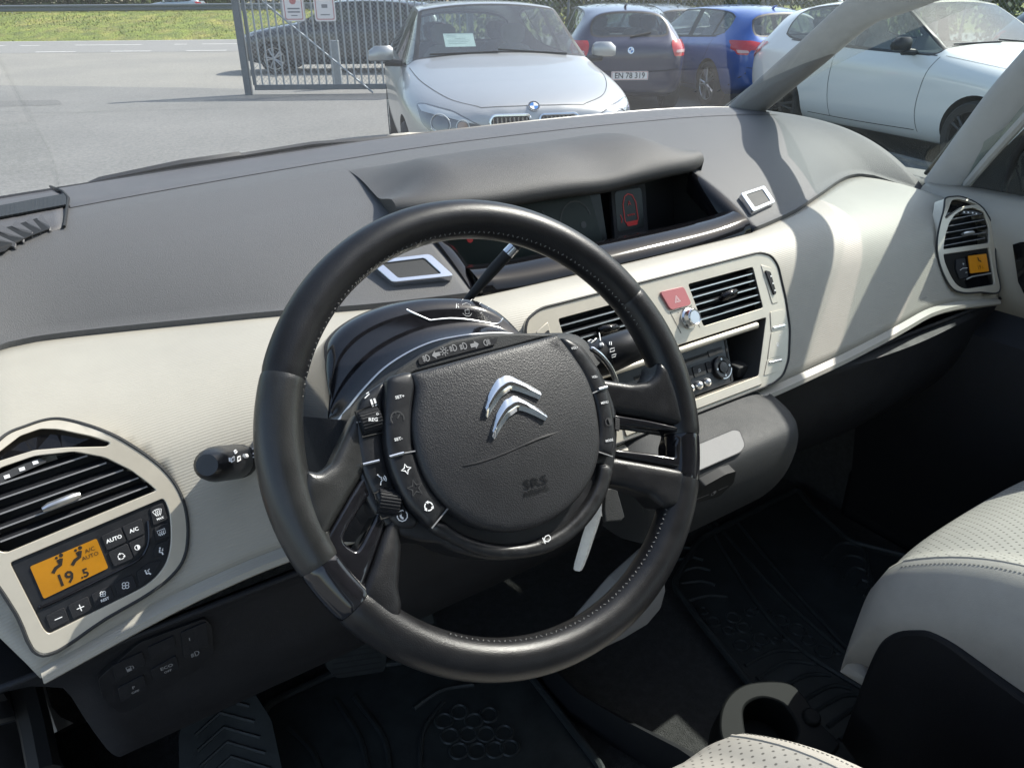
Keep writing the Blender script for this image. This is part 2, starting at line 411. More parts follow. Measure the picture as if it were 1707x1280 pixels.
# ---- trees beyond the upper road
for k in range(5): mat('leaf_%d' % k, [(.055, .085, .02), (.075, .105, .025), (.045, .075, .03), (.09, .11, .03), (.065, .08, .022)][k], .6, var=.35, vscale=.5)
def crown_mesh(seed, n=2600):
    r = random.Random(seed); bm = BM(); cl = [(Vector((r.gauss(0, .42), r.gauss(0, .42), .15+r.random()*.8)), .22+r.random()*.25) for _ in range(16)]
    for i in range(n):
        c, rad = cl[r.randrange(16)]; d = Vector((r.gauss(0, 1), r.gauss(0, 1), r.gauss(0, .8))).normalized()*rad*(.6+.5*r.random()); p = c+d
        u = Vector((r.gauss(0, 1), r.gauss(0, 1), r.gauss(0, 1))).normalized(); v = u.orthogonal().normalized(); s = .022+r.random()*.03
        add_faces(bm, [p-u*s, p+v*s*.6, p+u*s, p-v*s*.6], [(0, 1, 2, 3)])
    me = bpy.data.meshes.new('crown'); bm.to_mesh(me); bm.free(); return me
CM = [crown_mesh(s) for s in (1, 2, 3)]
def tree(a, b, h, w, k, z0=0., name='broadleaf_tree', label=None, group=None):
    t = empty(name, Y3(a, b, z0), rnd.random()*6, label, 'tree' if 'tree' in name else 'shrub', group)
    bm = BM(); tube(bm, [(0, 0, -.2), (.03*h, 0, h*.3), (0, .02*h, h*.75)], [.035*h, .025*h, .008*h], 8)
    for q in range(5):
        an = q*1.3; tube(bm, [(0, 0, h*(.2+.08*q)), (math.cos(an)*w*.35, math.sin(an)*w*.35, h*(.4+.1*q))], [.012*h, .004*h], 6)
    build('trunk', bm, 'bark', t, world=False)
    me = CM[k % 3].copy(); me.materials.clear(); me.materials.append(MATS['leaf_%d' % (k % 5)])
    c = mobj('crown', me, t); c.scale = (w, w, h)
    return t
TREES = [(-52, 66, 9, 5), (-44, 62, 7, 4.6), (-36, 64, 9, 5), (-29, 61, 7, 4.4), (-22, 63, 9, 5), (-15, 60, 7, 4.6), (-8, 62, 8.5, 5), (-1, 60, 7.5, 4.6), (6, 62, 8, 5), (13, 60, 8, 5), (21, 62, 9, 5), (29, 61, 8, 5)]
TL = ['dense green roadside tree above the left end of the guard rail', 'low bright green tree second along the guard rail', 'tall dark green tree third along the guard rail', 'broad light green tree left of the pale blue car on the upper road',
 'tall green tree directly behind the pale blue car on the upper road', 'low green tree right of the pale blue car on the upper road', 'tall green tree seen through the gate beside the tall post', 'round green tree behind the warning signs on the gate',
 'green tree beyond the road behind the anthracite car roof', 'green tree beyond the road above the silver hatchback roof', 'green tree beyond the fence above the navy hatchback', 'green tree beyond the fence above the bright blue hatchback']
for i, (a, b, h, w) in enumerate(TREES): tree(a, b+12, h, w*1.5, i, .2, label=TL[i], group='trees beyond the upper road')

mat('leaf_mass', (.07, .095, .025), .7, var=.4, vscale=.35)
bm = BM()
for i in range(15000):
    a = -75+rnd.random()*95; z = rnd.random()**1.2*(4.2+1.3*noise.noise((a*.12, 0, 5))+.6*noise.noise((a*.6, 2, 1))); p = Vector(tuple(Y3(a, 74+rnd.random()*4+.5*z, .75+z)))
    u = Vector((rnd.gauss(0, 1), rnd.gauss(0, 1), rnd.gauss(0, 1))).normalized(); v = u.orthogonal().normalized(); s = .16+rnd.random()*.2
    add_faces(bm, [p-u*s, p+v*s*.7, p+u*s, p-v*s*.7], [(0, 1, 2, 3)])
tag(build('undergrowth', bm, 'leaf_mass', smooth=0, norm=False), 'dense green undergrowth running along the far side of the upper road', 'undergrowth', kind='stuff')
# ---- hatchback builder
HATCH = [  # s from nose, then half section: bottom, sill, flank, shoulder, belt, window top, roof, centre height
 (.02, .28, .45, (.50, .34), (.52, .50), (.50, .62), (.46, .68), (.36, .71), (.2, .725), .73),
 (.12, .22, .60, (.66, .30), (.70, .50), (.68, .65), (.62, .725), (.45, .76), (.25, .78), .785),
 (.36, .18, .70, (.78, .28), (.82, .52), (.81, .69), (.745, .785), (.55, .825), (.3, .845), .85),
 (.76, .17, .74, (.84, .28), (.875, .55), (.868, .75), (.79, .86), (.60, .895), (.32, .915), .92),
 (1.2, .17, .74, (.85, .28), (.88, .55), (.868, .79), (.80, .905), (.66, .955), (.35, .98), .985),
 (1.36, .17, .74, (.855, .28), (.88, .55), (.868, .80), (.80, .915), (.71, .975), (.37, 1.01), 1.02),
 (2.05, .17, .74, (.86, .28), (.882, .55), (.866, .82), (.805, .935), (.60, 1.345), (.33, 1.385), 1.395),
 (2.62, .17, .74, (.86, .28), (.882, .55), (.868, .84), (.805, .95), (.595, 1.375), (.33, 1.415), 1.42),
 (3.3, .17, .74, (.86, .28), (.882, .56), (.87, .86), (.80, .97), (.58, 1.345), (.32, 1.39), 1.395),
 (3.72, .18, .72, (.85, .28), (.88, .58), (.865, .88), (.79, 1.0), (.56, 1.29), (.31, 1.345), 1.355),
 (3.97, .21, .70, (.82, .30), (.865, .6), (.85, .87), (.77, .99), (.545, 1.25), (.3, 1.305), 1.315),
 (4.20, .26, .62, (.74, .34), (.81, .6), (.79, .84), (.72, .94), (.60, .975), (.32, .99), .995),
 (4.30, .30, .56, (.66, .36), (.72, .6), (.69, .79), (.63, .87), (.5, .90), (.28, .91), .91),
 (4.34, .34, .46, (.54, .40), (.60, .6), (.57, .72), (.5, .78), (.4, .81), (.2, .82), .82)]
CARLEN = 4.324
def wheel(parent, x, y, rim='alloy', rr=.315, face=1):
    bm = BM(); prof = [(.236, -.10), (.29, -.112), (.312, -.09), (.318, -.05), (.318, .05), (.312, .09), (.29, .112), (.236, .10)]
    rows = [[(x+w, y+r*rr/.318*math.cos(q), rr+r*rr/.318*math.sin(q)) for r, w in prof] for q in [2*math.pi*i/36 for i in range(36)]]
    grid(bm, rows, cu=True); t = build('wheel', bm, 'tyre_rubber', parent, world=False)
    bm = BM(); ox = x+.085*face
    rows = [[(x+w*face, y+r*math.cos(q), rr+r*math.sin(q)) for r, w in [(.24, .10), (.232, .09), (.22, .0), (.0, .0)]] for q in [2*math.pi*i/30 for i in range(30)]]
    grid(bm, rows, cu=True, mi=1)
    for k in range(10):
        q = 2*math.pi*(k//2)/5+(.17 if k % 2 else -.17); c, s_ = math.cos(q), math.sin(q)
        tube(bm, [(ox+.01*face, y+.03*c, rr+.03*s_), (ox+.008*face, y+.12*c, rr+.12*s_), (ox, y+.228*c, rr+.228*s_)], [.018, .016, .018], 6)
    tube(bm, [(ox, y+.23*math.cos(q), rr+.23*math.sin(q)) for q in [2*math.pi*i/30 for i in range(30)]], .010, 6, closed=True)
    cyl(bm, (ox-.02*face, y, rr), (ox+.018*face, y, rr), .035)
    build('rim', bm, [rim, 'arch_dark'], t, world=False)
def hatchback(name, a, b, heading, paint, label, group=None, scale=(1, 1, 1), plate=None, rim='alloy', lamps='clear', rear='wrap', glassm='car_glass', stations=HATCH, simple=False, pillars=((2.55, 2.70), (3.30, 3.36)), emblem=True):
    """heading: yard azimuth of the nose, clockwise from straight away."""
    hd = E2*math.cos(heading)+E1*math.sin(heading)
    c = empty(name, Y3(a, b), math.atan2(hd[1], hd[0])-math.pi/2, label, 'car', group)
    hl = CARLEN/2; paintm = 'paint_'+paint
    bm = BM(); rows = []
    for st in stations:
        s, zb, w1 = st[:3]; mid = st[3:9]; z8 = st[9]; y = hl-s
        h = [(w1, zb)]+list(mid)
        row = [(0, y, zb)]+[(w, y, z) for w, z in h]+[(0, y, z8)]+[(-w, y, z) for w, z in reversed(h)]
        rows.append(row)
    def mi(i, j):
        jj = j if j <= 8 else 15-j
        if jj == 5+1 and 5 <= i <= 8: return 1
        if jj in (7, 8) and i == 5: return 2
        if jj in (7, 8) and i == 10: return 3
        return 0
    # section points: 0 centre bottom,1 w1,2 sill,3 flank,4 shoulder,5 belt,6 window top,7 roof,8 centre
    V = [p for r in rows for p in r]; k = 16; vs = [bm.verts.new(p) for p in V]
    cl = bm.edges.layers.float.new('crease_edge')
    for i in range(len(rows)-1):
        for j in range(16):
            f = bm.faces.new([vs[i*k+j], vs[i*k+(j+1) % k], vs[(i+1)*k+(j+1) % k], vs[(i+1)*k+j]])
            jj = j if j <= 7 else 15-j               # strip index: strip jj joins points jj and jj+1
            f.material_index = 1 if (jj == 5 and 5 <= i <= 8) else 2 if (jj in (6, 7) and i == 5) else 3 if (jj in (6, 7) and i == 10) else 0
    bm.faces.new([vs[j] for j in range(k)]); bm.faces.new([vs[(len(rows)-1)*k+j] for j in range(k)])
    for e in bm.edges:
        ms = {f.material_index for f in e.link_faces}
        if len(ms) > 1: e[cl] = .55
        elif all(abs(v.co.z-.17) < .04 for v in e.verts): e[cl] = .6
    for (i, j, w) in [(i, j, .38) for i in range(2, 12) for j in (4, 12)]:
        e = bm.edges.get((vs[i*k+j], vs[(i+1)*k+j]))
        if e: e[cl] = w
    if scale != (1, 1, 1): bm.transform(Matrix.Diagonal((*scale, 1)))
    o = build('body', bm, [paintm, 'car_glass', 'car_glass', 'car_glass', 'arch_dark', 'black_plastic'], c, world=False, sub=3 if not simple else 2)
    apply_mods(o)
    wy = [hl*scale[1]-.77*scale[1], hl*scale[1]-3.46*scale[1]]; rr = .318 if scale[2] < 1.1 else .33
    bm = BM()
    for y in wy:
        for sx in (1, -1): cyl(bm, (sx*.56*scale[0], y, rr+.01), (sx*1.05*scale[0], y, rr+.01), rr*1.12, n=40, mi=4)
    cut = build('cutter', bm, [paintm]*4+['arch_dark', 'black_plastic'], c, world=False, smooth=0)
    md = o.modifiers.new('b', 'BOOLEAN'); md.object = cut; md.operation = 'DIFFERENCE'; md.solver = 'EXACT'
    apply_mods(o); bpy.data.objects.remove(cut)
    bm = BM(); bm.from_mesh(o.data); bm.faces.ensure_lookup_table()
    bvh = BVHTree.FromBMesh(bm)
    # window trims and pillars
    for gi in (1, 2, 3):
        fs = [f for f in bm.faces if f.material_index == gi]
        for side in ((1, -1) if gi == 1 else (0,)):
            ff = [f for f in fs if side == 0 or f.calc_center_median().x*side > 0]
            if not ff: continue
            rim_f = bmesh.ops.inset_region(bm, faces=ff, thickness=.022 if gi == 1 else .03, depth=-.003, use_even_offset=True)['faces']
            for f in rim_f: f.material_index = 5
    for f in bm.faces:
        if f.material_index == 1:
            s = hl-f.calc_center_median().y/scale[1]
            if any(p0 < s < p1 for p0, p1 in pillars): f.material_index = 5
    def part(nm, pick, m):
        nb = BM(); mp = {}
        for f in bm.faces:
            if pick(f):
                nf = nb.faces.new([mp.setdefault(v.index, None) or mp.__setitem__(v.index, nb.verts.new(v.co)) or mp[v.index] for v in f.verts]); nf.material_index = f.material_index if nm == 'body' else 0
        if nb.faces: return build(nm, nb, m, c, world=False, smooth=50, norm=False)
        nb.free()
    bm.verts.index_update()
    part('windscreen', lambda f: f.material_index == 2, 'car_glass'); part('rear_window', lambda f: f.material_index == 3, glassm)
    for sx in (1, -1): part('side_window', lambda f: f.material_index == 1 and f.calc_center_median().x*sx > 0, glassm)
    part('tmp', lambda f: False, paintm)
    bmesh.ops.delete(bm, geom=[f for f in bm.faces if f.material_index in (1, 2, 3)], context='FACES')
    bm.to_mesh(o.data); bm.free(); o.data.shade_smooth(); o.data.set_sharp_from_angle(angle=R(42))
    # details are laid on the body by ray casting
    def cast(x, z, d):
        sg = 1 if d in ('front',) else -1
        if d in ('front', 'rear'): h = bvh.ray_cast(Vector((x, 4*sg, z)), Vector((0, -sg, 0)))
        elif d == 'top': h = bvh.ray_cast(Vector((x, z, 3)), Vector((0, 0, -1)))
        else:
            q = 1 if d == 'right' else -1; h = bvh.ray_cast(Vector((q*3, x, z)), Vector((-q, 0, 0)))
        return h
    def patch(bm_, out, d, off=.004, cells=.03, mi=0):
        tb = BM(); fs_ = poly(tb, out, fn=lambda a_, b_, n_: np.array([a_, b_, 0.]))
        for _ in range(3):
            es_ = [e for e in tb.edges if e.calc_length() > cells]
            if not es_: break
            bmesh.ops.subdivide_edges(tb, edges=es_, cuts=1); bmesh.ops.triangulate(tb, faces=tb.faces[:])
        bmesh.ops.triangulate(tb, faces=tb.faces[:]); mp = {}
        for v in tb.verts:
            h = cast(v.co.x, v.co.y, d)
            if h[0] is not None: mp[v] = bm_.verts.new(h[0]+h[1]*off)
        for f in tb.faces:
            if all(v in mp for v in f.verts):
                nf = bm_.faces.new([mp[v] for v in f.verts]); nf.material_index = mi
        tb.free()
    def line(bm_, pts, d, w=.006, off=.0025, mi=0):
        P = cat(pts, 6, False); hs = [cast(p[0], p[1], d) for p in P]
        hs = [h for h in hs if h[0] is not None]; rows_ = []
        for i in range(len(hs)):
            t = (hs[min(i+1, len(hs)-1)][0]-hs[max(i-1, 0)][0]).normalized(); s_ = t.cross(hs[i][1]).normalized()*w/2; p = hs[i][0]+hs[i][1]*off
            rows_.append([p+s_, p-s_])
        if len(rows_) > 1: grid(bm_, rows_, mi=mi)
    sx_, sy_, sz_ = scale; Yn = lambda s: (hl-s)*sy_
    # seams
    bm = BM()
    for side in ('right', 'left'):
        line(bm, [(Yn(1.34), .92*sz_), (Yn(1.40), .7*sz_), (Yn(1.42), .45*sz_), (Yn(1.38), .26*sz_)], side)
        line(bm, [(Yn(2.66), .95*sz_), (Yn(2.68), .6*sz_), (Yn(2.62), .26*sz_)], side)
        if len(pillars) > 1: line(bm, [(Yn(3.45), .96*sz_), (Yn(3.36), .75*sz_), (Yn(3.05), .40*sz_), (Yn(3.0), .27*sz_)], side)
        line(bm, [(Yn(1.42), .275*sz_), (Yn(2.2), .262*sz_), (Yn(3.0), .265*sz_)], side, .008)
        line(bm, [(Yn(1.38), .93*sz_), (Yn(2.4), .945*sz_), (Yn(3.5), .985*sz_)], side, .014, mi=1)
    line(bm, [(-.36*sx_, Yn(.10)), (-.15*sx_, Yn(.085)), (.15*sx_, Yn(.085)), (.36*sx_, Yn(.10))], 'top', .005)
    for sg in (1, -1):
        line(bm, [(sg*.36*sx_, Yn(.10)), (sg*.56*sx_, Yn(.30)), (sg*.70*sx_, Yn(.75)), (sg*.755*sx_, Yn(1.3))], 'top', .005)
    line(bm, [(-.70*sx_, .60*sz_), (-.4*sx_, .575*sz_), (.4*sx_, .575*sz_), (.70*sx_, .60*sz_)], 'rear', .008)
    build('panel_gap', bm, ['arch_dark', 'black_plastic'], c, world=False, norm=False)
    # lamps
    for sg in (1, -1):
        fl = lambda P: [(x*sg*sx_, z*sz_) for x, z in P]
        bm = BM(); patch(bm, fl(fillet([(.345, .628), (.55, .735), (.72, .765), (.775, .755), (.755, .64), (.66, .555), (.57, .535)], .03)), 'front', .004)
        hlm = build('headlight', bm, 'lamp_dark', c, world=False, norm=False, smooth=180)
        bm = BM(); patch(bm, fl([(.40, .650), (.55, .722), (.72, .755), (.765, .748), (.745, .715), (.58, .690)]), 'front', .008)
        patch(bm, fl([(.44, .612), (.57, .552), (.65, .575), (.70, .615), (.69, .625), (.64, .592), (.57, .570), (.45, .622)]), 'front', .008)
        for cx_, r0, r1 in ((.635, .052, .060), (.495, .036, .042)):
            tube_pts = []
            for i in range(24):
                h = cast(sg*(cx_+r1*math.cos(i*math.pi/12))*sx_, (.648+(-.012 if cx_ < .6 else 0)+r1*math.sin(i*math.pi/12))*sz_, 'front')
                if h[0] is not None: tube_pts.append(h[0]+h[1]*.008)
            if len(tube_pts) > 10: tube(bm, tube_pts, .0045, 6, closed=True)
        build('lamp_reflector', bm, 'lamp_clear', hlm, world=False, norm=False, smooth=60)
        bm = BM(); patch(bm, fl(circ(.495, .636, .034, 14)), 'front', .009); build('indicator', bm, 'lamp_orange', hlm, world=False, norm=False)
        bm = BM(); patch(bm, fl(circ(.635, .648, .050, 16)), 'front', .009); build('lens', bm, 'lamp_dark', hlm, world=False, norm=False)
    # kidney grille, lower intake
    for sg in (1, -1):
        fl = lambda P: [(x*sg*sx_, z*sz_) for x, z in P]
        K = fillet([(.035, .700), (.29, .700), (.315, .665), (.27, .53), (.06, .53), (.03, .57)], .03)
        bm = BM(); patch(bm, fl(K), 'front', .004); kg = build('grille', bm, 'arch_dark', c, world=False, norm=False)
        bm = BM(); pts = []
        for x, z in K:
            h = cast(x*sg*sx_, z*sz_, 'front')
            if h[0] is not None: pts.append(h[0]+h[1]*.010)
        tube(bm, pts, .011, 6, closed=True)
        build('surround', bm, 'chrome' if not simple else 'chrome', kg, world=False)
        bm = BM()
        for i in range(9):
            x = .058+i*.029; h0 = cast(x*sg*sx_, .688*sz_, 'front'); h1 = cast((x-.006)*sg*sx_, .55*sz_, 'front')
            if h0[0] is not None and h1[0] is not None: tube(bm, [h0[0]+h0[1]*.008, h1[0]+h1[1]*.008], .006, 5)
        build('slat', bm, 'lamp_dark', kg, world=False)
    bm = BM(); patch(bm, [(x*sx_, z*sz_) for x, z in fillet([(-.5, .42), (.5, .42), (.44, .30), (-.44, .30)], .05)], 'front', .003); build('lower_intake', bm, 'arch_dark', c, world=False, norm=False)
    # roundels
    def roundel(x, z, d, r):
        h = cast(x, z, d)
        if h[0] is None: return
        n_ = h[1]; up = Vector((0, 0, 1)); up = (up-n_*up.dot(n_)).normalized(); rt = up.cross(n_)
        f_ = Fr(h[0], rt, up); bm = BM()
        for k_ in range(4):
            arc = [(0, 0)]+[(r*750*math.cos(math.pi/2*k_+t*math.pi/16), r*750*math.sin(math.pi/2*k_+t*math.pi/16)) for t in range(9)]
            poly(bm, arc, fr=f_, n0=8, mi=1 if k_ % 2 else 2)
        ring = circ(0, 0, r*1000, 28); poly(bm, ring, [circ(0, 0, r*750, 28)], fr=f_, n0=2, n1=8, mi=3 if d == 'front' else 0)
        poly(bm, circ(0, 0, r*1040, 28), [circ(0, 0, r*990, 28)], fr=f_, n0=2, n1=9, mi=0)
        build('emblem', bm, ['chrome', 'emblem_blue', 'emblem_white', 'black_plastic'], c, world=False, smooth=0)
    if emblem: roundel(0, .752*sz_, 'front', .043); roundel(0, .835*sz_, 'rear', .043)
    # tail lamps
    for sg in (1, -1):
        fl = lambda P: [(x*sg*sx_, z*sz_) for x, z in P]
        bm = BM()
        if rear == 'tall': P = fillet([(.585, .90), (.60, .955), (.80, .955), (.82, .90), (.80, .755), (.63, .755), (.60, .83)], .02)
        else: P = fillet([(.44, .83), (.44, .905), (.62, .945), (.80, .95), (.82, .90), (.80, .77), (.70, .76), (.66, .825)], .02)
        patch(bm, fl(P), 'rear', .008, .025); patch(bm, [(Yn(4.19), .93*sz_), (Yn(3.98), .93*sz_), (Yn(4.02), .84*sz_), (Yn(4.19), .79*sz_)], 'right' if sg > 0 else 'left', .008, .04)
        tl = build('tail_lamp', bm, 'lamp_red', c, world=False, norm=False, smooth=180)
        bm = BM(); patch(bm, fl([(.65, .80), (.655, .83), (.795, .84), (.79, .80)] if rear == 'tall' else [(.68, .79), (.69, .82), (.80, .83), (.79, .79)]), 'rear', .012); build('reversing_lamp', bm, 'lamp_pale', tl, world=False, norm=False)
    # plate
    if plate:
        h = cast(0, .56*sz_, 'rear'); f_ = Fr((0, h[0].y-.014, .56*sz_), (-1, 0, 0), (0, .08, 1)) if False else Fr((0, h[0].y-.012, .52*sz_), (1, 0, 0), (0, .06, 1))
        bm = BM(); poly(bm, fillet(rect(-260, -57, 260, 57), 12), fr=f_, n0=-8, n1=3)
        pl = build('number_plate', bm, 'plate_white', c, world=False, smooth=0)
        bm = BM(); poly(bm, fillet(rect(-254, -51, 254, 51), 9), [fillet(rect(-249, -46, 249, 46), 7)], fr=f_, n0=3.5, mi=1); text(bm, plate, f_, 0, -2, 106, 3.8, sx=.94, bold=.018)
        build('lettering', bm, ['plate_black', 'lamp_red'], pl, world=False, smooth=0, norm=False)
    # mirrors
    for sg in (1, -1):
        bm = BM(); sphere(bm, (sg*.955*sx_, Yn(1.66), 1.015*sz_), .1, 14, 9, (1.15, .62, .74)); 
        for v in bm.verts:
            if v.co.y < Yn(1.69): v.co.y = Yn(1.69)
            dz = v.co.z-1.015*sz_; dx = v.co.x-sg*.955*sx_
            v.co.z = 1.015*sz_+max(-.055, min(.068, dz*1.25))-(.02 if dx*sg > .05 else 0)*(dz > 0); v.co.x = sg*.955*sx_+max(-.105, min(.115, dx*1.15))
        mr_ = build('mirror', bm, paintm if paint != 'white' else 'black_plastic', c, world=False)
        bm = BM(); tube(bm, [(sg*.79*sx_, Yn(1.63), .945*sz_), (sg*.93*sx_, Yn(1.66), .955*sz_)], [.03, .035], 8); build('mirror_foot', bm, 'black_plastic', mr_, world=False)
    # wipers, aerial
    for x0, x1 in ((-.55, .02), (.02, .58)):
        bm = BM(); h0, h1 = cast(x0*sx_, Yn(1.37), 'top'), cast(x1*sx_, Yn(1.40), 'top')
        if h0[0] is not None and h1[0] is not None: tube(bm, [h0[0]+Vector((0, 0, .012)), h1[0]+Vector((0, 0, .012))], .008, 6)
        build('wiper', bm, 'black_plastic', c, world=False)
    bm = BM()
    h0, h1 = cast(0, 1.0*sz_, 'rear'), cast(.30*sx_, 1.05*sz_, 'rear')
    if h0[0] is not None and h1[0] is not None: tube(bm, [h0[0]+Vector((0, -.015, 0)), h1[0]+Vector((0, -.012, 0))], .011, 6)
    build('wiper', bm, 'black_plastic', c, world=False)
    h = cast(0, Yn(3.72), 'top'); bm = BM(); tube(bm, [h[0]+Vector((0, .07, -.005)), h[0]+Vector((0, .02, .03)), h[0]+Vector((0, -.05, .05))], [.02, .018, .006], 6); build('aerial', bm, paintm, c, world=False)
    for i, y in enumerate(wy):
        for sg in (1, -1): wheel(c, sg*.77*sx_, y, rim, rr, sg)
    # cabin: seats, shelf, headliner seen through the glass
    if not simple:
        bm = BM(); box(bm, (0, Yn(1.62), .90*sz_), (1.44*sx_, .5, .10)); box(bm, (0, Yn(2.75), .45*sz_), (1.5*sx_, 2.5*sy_, .1)); box(bm, (0, Yn(3.95), .86), (1.2*sx_, .3, .04))
        build('dash_shelf', bm, 'cabin_dark', c, world=False, bevel=.03)
        for x, s in ((-.36, 2.45), (.36, 2.45), (-.36, 3.35), (.36, 3.35)):
            bm = BM(); rows_ = []
            for z, w, t in [(.5, .24, .09), (.8, .25, .09), (1.0, .22, .08), (1.08, .15, .06), (1.10, .07, .04), (1.14, .12, .05), (1.25, .13, .055), (1.29, .08, .03)]:
                yy = Yn(s)-(z-.5)*.30; rows_.append([(x+w*math.cos(q), yy+t*math.sin(q), z) for q in [2*math.pi*i/12 for i in range(12)]])
            grid(bm, rows_, cv=True); build('seat_back', bm, 'cabin_grey' if s < 3 else 'cabin_dark', c, world=False)
    return c

CARS = 'cars parked in the yard'
silver = hatchback('parked_car', -.22, 8.15, R(169.5), 'silver', 'silver hatchback facing us with a price sheet behind its windscreen', CARS, scale=(1.08, 1.05, 1.065), lamps='clear', rim='alloy')
hatchback('parked_car', 1.62, 13.75, R(-2), 'navy', 'dark navy hatchback seen from behind with plate EN 78319', CARS, plate='EN 78 319', rear='tall', scale=(.985, .98, 1.03))
hatchback('parked_car', 3.55, 14.2, R(-15), 'blue', 'bright blue hatchback seen from behind between the navy and white cars', CARS, scale=(1, 1, 1), glassm='car_glass')
hatchback('parked_car', 4.66, 9.15, R(160.7), 'white', 'white three door hatchback with black mirrors standing beside our car', CARS, pillars=((2.72, 2.86),), rim='alloy_black', scale=(1.03, 1.04, 1.06))
hatchback('parked_car', 2.95, 18.4, R(-15), 'grey', 'blue grey hatchback mostly hidden between the navy and blue cars', CARS, rear='tall')
hatchback('parked_car', 9.9, 13.2, R(165), 'black', 'black car at the right edge behind the white hatchback', CARS, simple=True)
SUV = [tuple(st) for st in HATCH]
hatchback('parked_car', -3.85, 20.1, R(-90), 'anthracite', 'anthracite estate car standing side on beyond the gate', CARS, scale=(1.05, 1.12, 1.10), glassm='car_glass_dark', rim='alloy', emblem=False)
hatchback('driving_car', -25.6, 66, R(-90), 'paleblue', 'pale blue car driving on the upper road behind the guard rail', None, simple=True, emblem=False).location.z = GZ+.58

# price sheet inside the silver car's windscreen
sh = wm(silver); bm = BM()
f_ = Fr((.30, CARLEN/2-1.83, 1.20), (-1, 0, 0), (0, -.86, .5)); f_.O = np.array([.30, CARLEN/2-1.86, 1.175])
m4 = np.array(sh); tr = lambda v: (m4 @ np.array([*v, 1.]))[:3]
fw_ = Fr(tr(f_.O), tr(f_.O+f_.X)-tr(f_.O), tr(f_.O+f_.Y)-tr(f_.O))
ps = empty('price_sheet', fw_.O, 0, 'pale sale sheet hung inside the silver hatchback windscreen', 'paper sheet')
poly(bm, rect(-140, -105, 140, 105), fr=fw_, n0=0, n1=2); build('sheet', bm, 'paper', ps, smooth=0)
bm = BM()
for i, (x0, x1) in enumerate([(-110, -30), (-115, -20), (-40, 60), (-110, 100), (-110, 80), (-110, 60)]): poly(bm, rect(x0, 70-i*26, x1, 76-i*26), fr=fw_, n0=3)
build('lettering', bm, 'paper_ink', ps, smooth=0, norm=False)

# ---- gate with its tall post
GB, GA0, GA1 = 14.85, -4.72, -.6
gt = empty('yard_gate', Y3(GA0, GB), YROT, 'grey steel yard gate with vertical bars and wire mesh', 'gate')
RZ = Matrix.Rotation(YROT, 3, 'Z')
bm = BM(); box(bm, Y3(GA0, GB, 1.2), (.12, .12, 2.5), RZ); build('gate_post', bm, 'gate_paint', gt, bevel=.008)
bm = BM()
for z in (.12, 2.05): box(bm, Y3((GA0+GA1)/2+.09, GB, z), (GA1-GA0-.06, .06, .09), RZ)
box(bm, Y3(GA0+.13, GB, 1.08), (.06, .05, 1.84), RZ); box(bm, Y3(GA1-.05, GB, 1.08), (.06, .05, 1.84), RZ)
build('gate_frame', bm, 'gate_paint', gt, bevel=.006)
nb = 30
for i in range(nb):
    bm = BM(); a = GA0+.27+i*(GA1-GA0-.4)/(nb-1); box(bm, Y3(a, GB+.004*(i % 2), 1.085), (.026, .026, 1.84), RZ); build('bar', bm, 'galvanised', gt, smooth=0)
bm = BM(); tube(bm, [on(437, 2, Y3(0, GB-.06), [*E2, 0]), on(622, 155, Y3(0, GB-.06), [*E2, 0])], .017, 8); build('brace', bm, 'galvanised', gt)
def wire_net(bm, a0, a1, b, z0, z1, p, r=.0022):
    H = z1-z0; n = int((a1-a0+H)/p)
    for sg in (1, -1):
        for i in range(n+1):
            s = a0-H+i*p; x0, x1 = s, s+H; t0, t1 = max(0, (a0-x0)/H), min(1, (a1-x0)/H)
            if t1 <= t0: continue
            P = [(x0+H*t, z0+H*t if sg > 0 else z1-H*t) for t in (t0, t1)]
            tube(bm, [Y3(P[0][0], b, P[0][1]), Y3(P[1][0], b, P[1][1])], r, 4, cap=False)
bm = BM(); wire_net(bm, GA0+.15, GA1, GB+.04, .16, 2.0, .075, .0028); build('wire_mesh', bm, 'galvanised', gt, smooth=0, norm=False)
bm = BM(); box(bm, Y3(-3.28, GB+.9, .42), (.17, .12, .86), RZ); tag(build('gate_stop_post', bm, 'galvanised', bevel=.01), 'short grey steel post standing behind the gate', 'post')
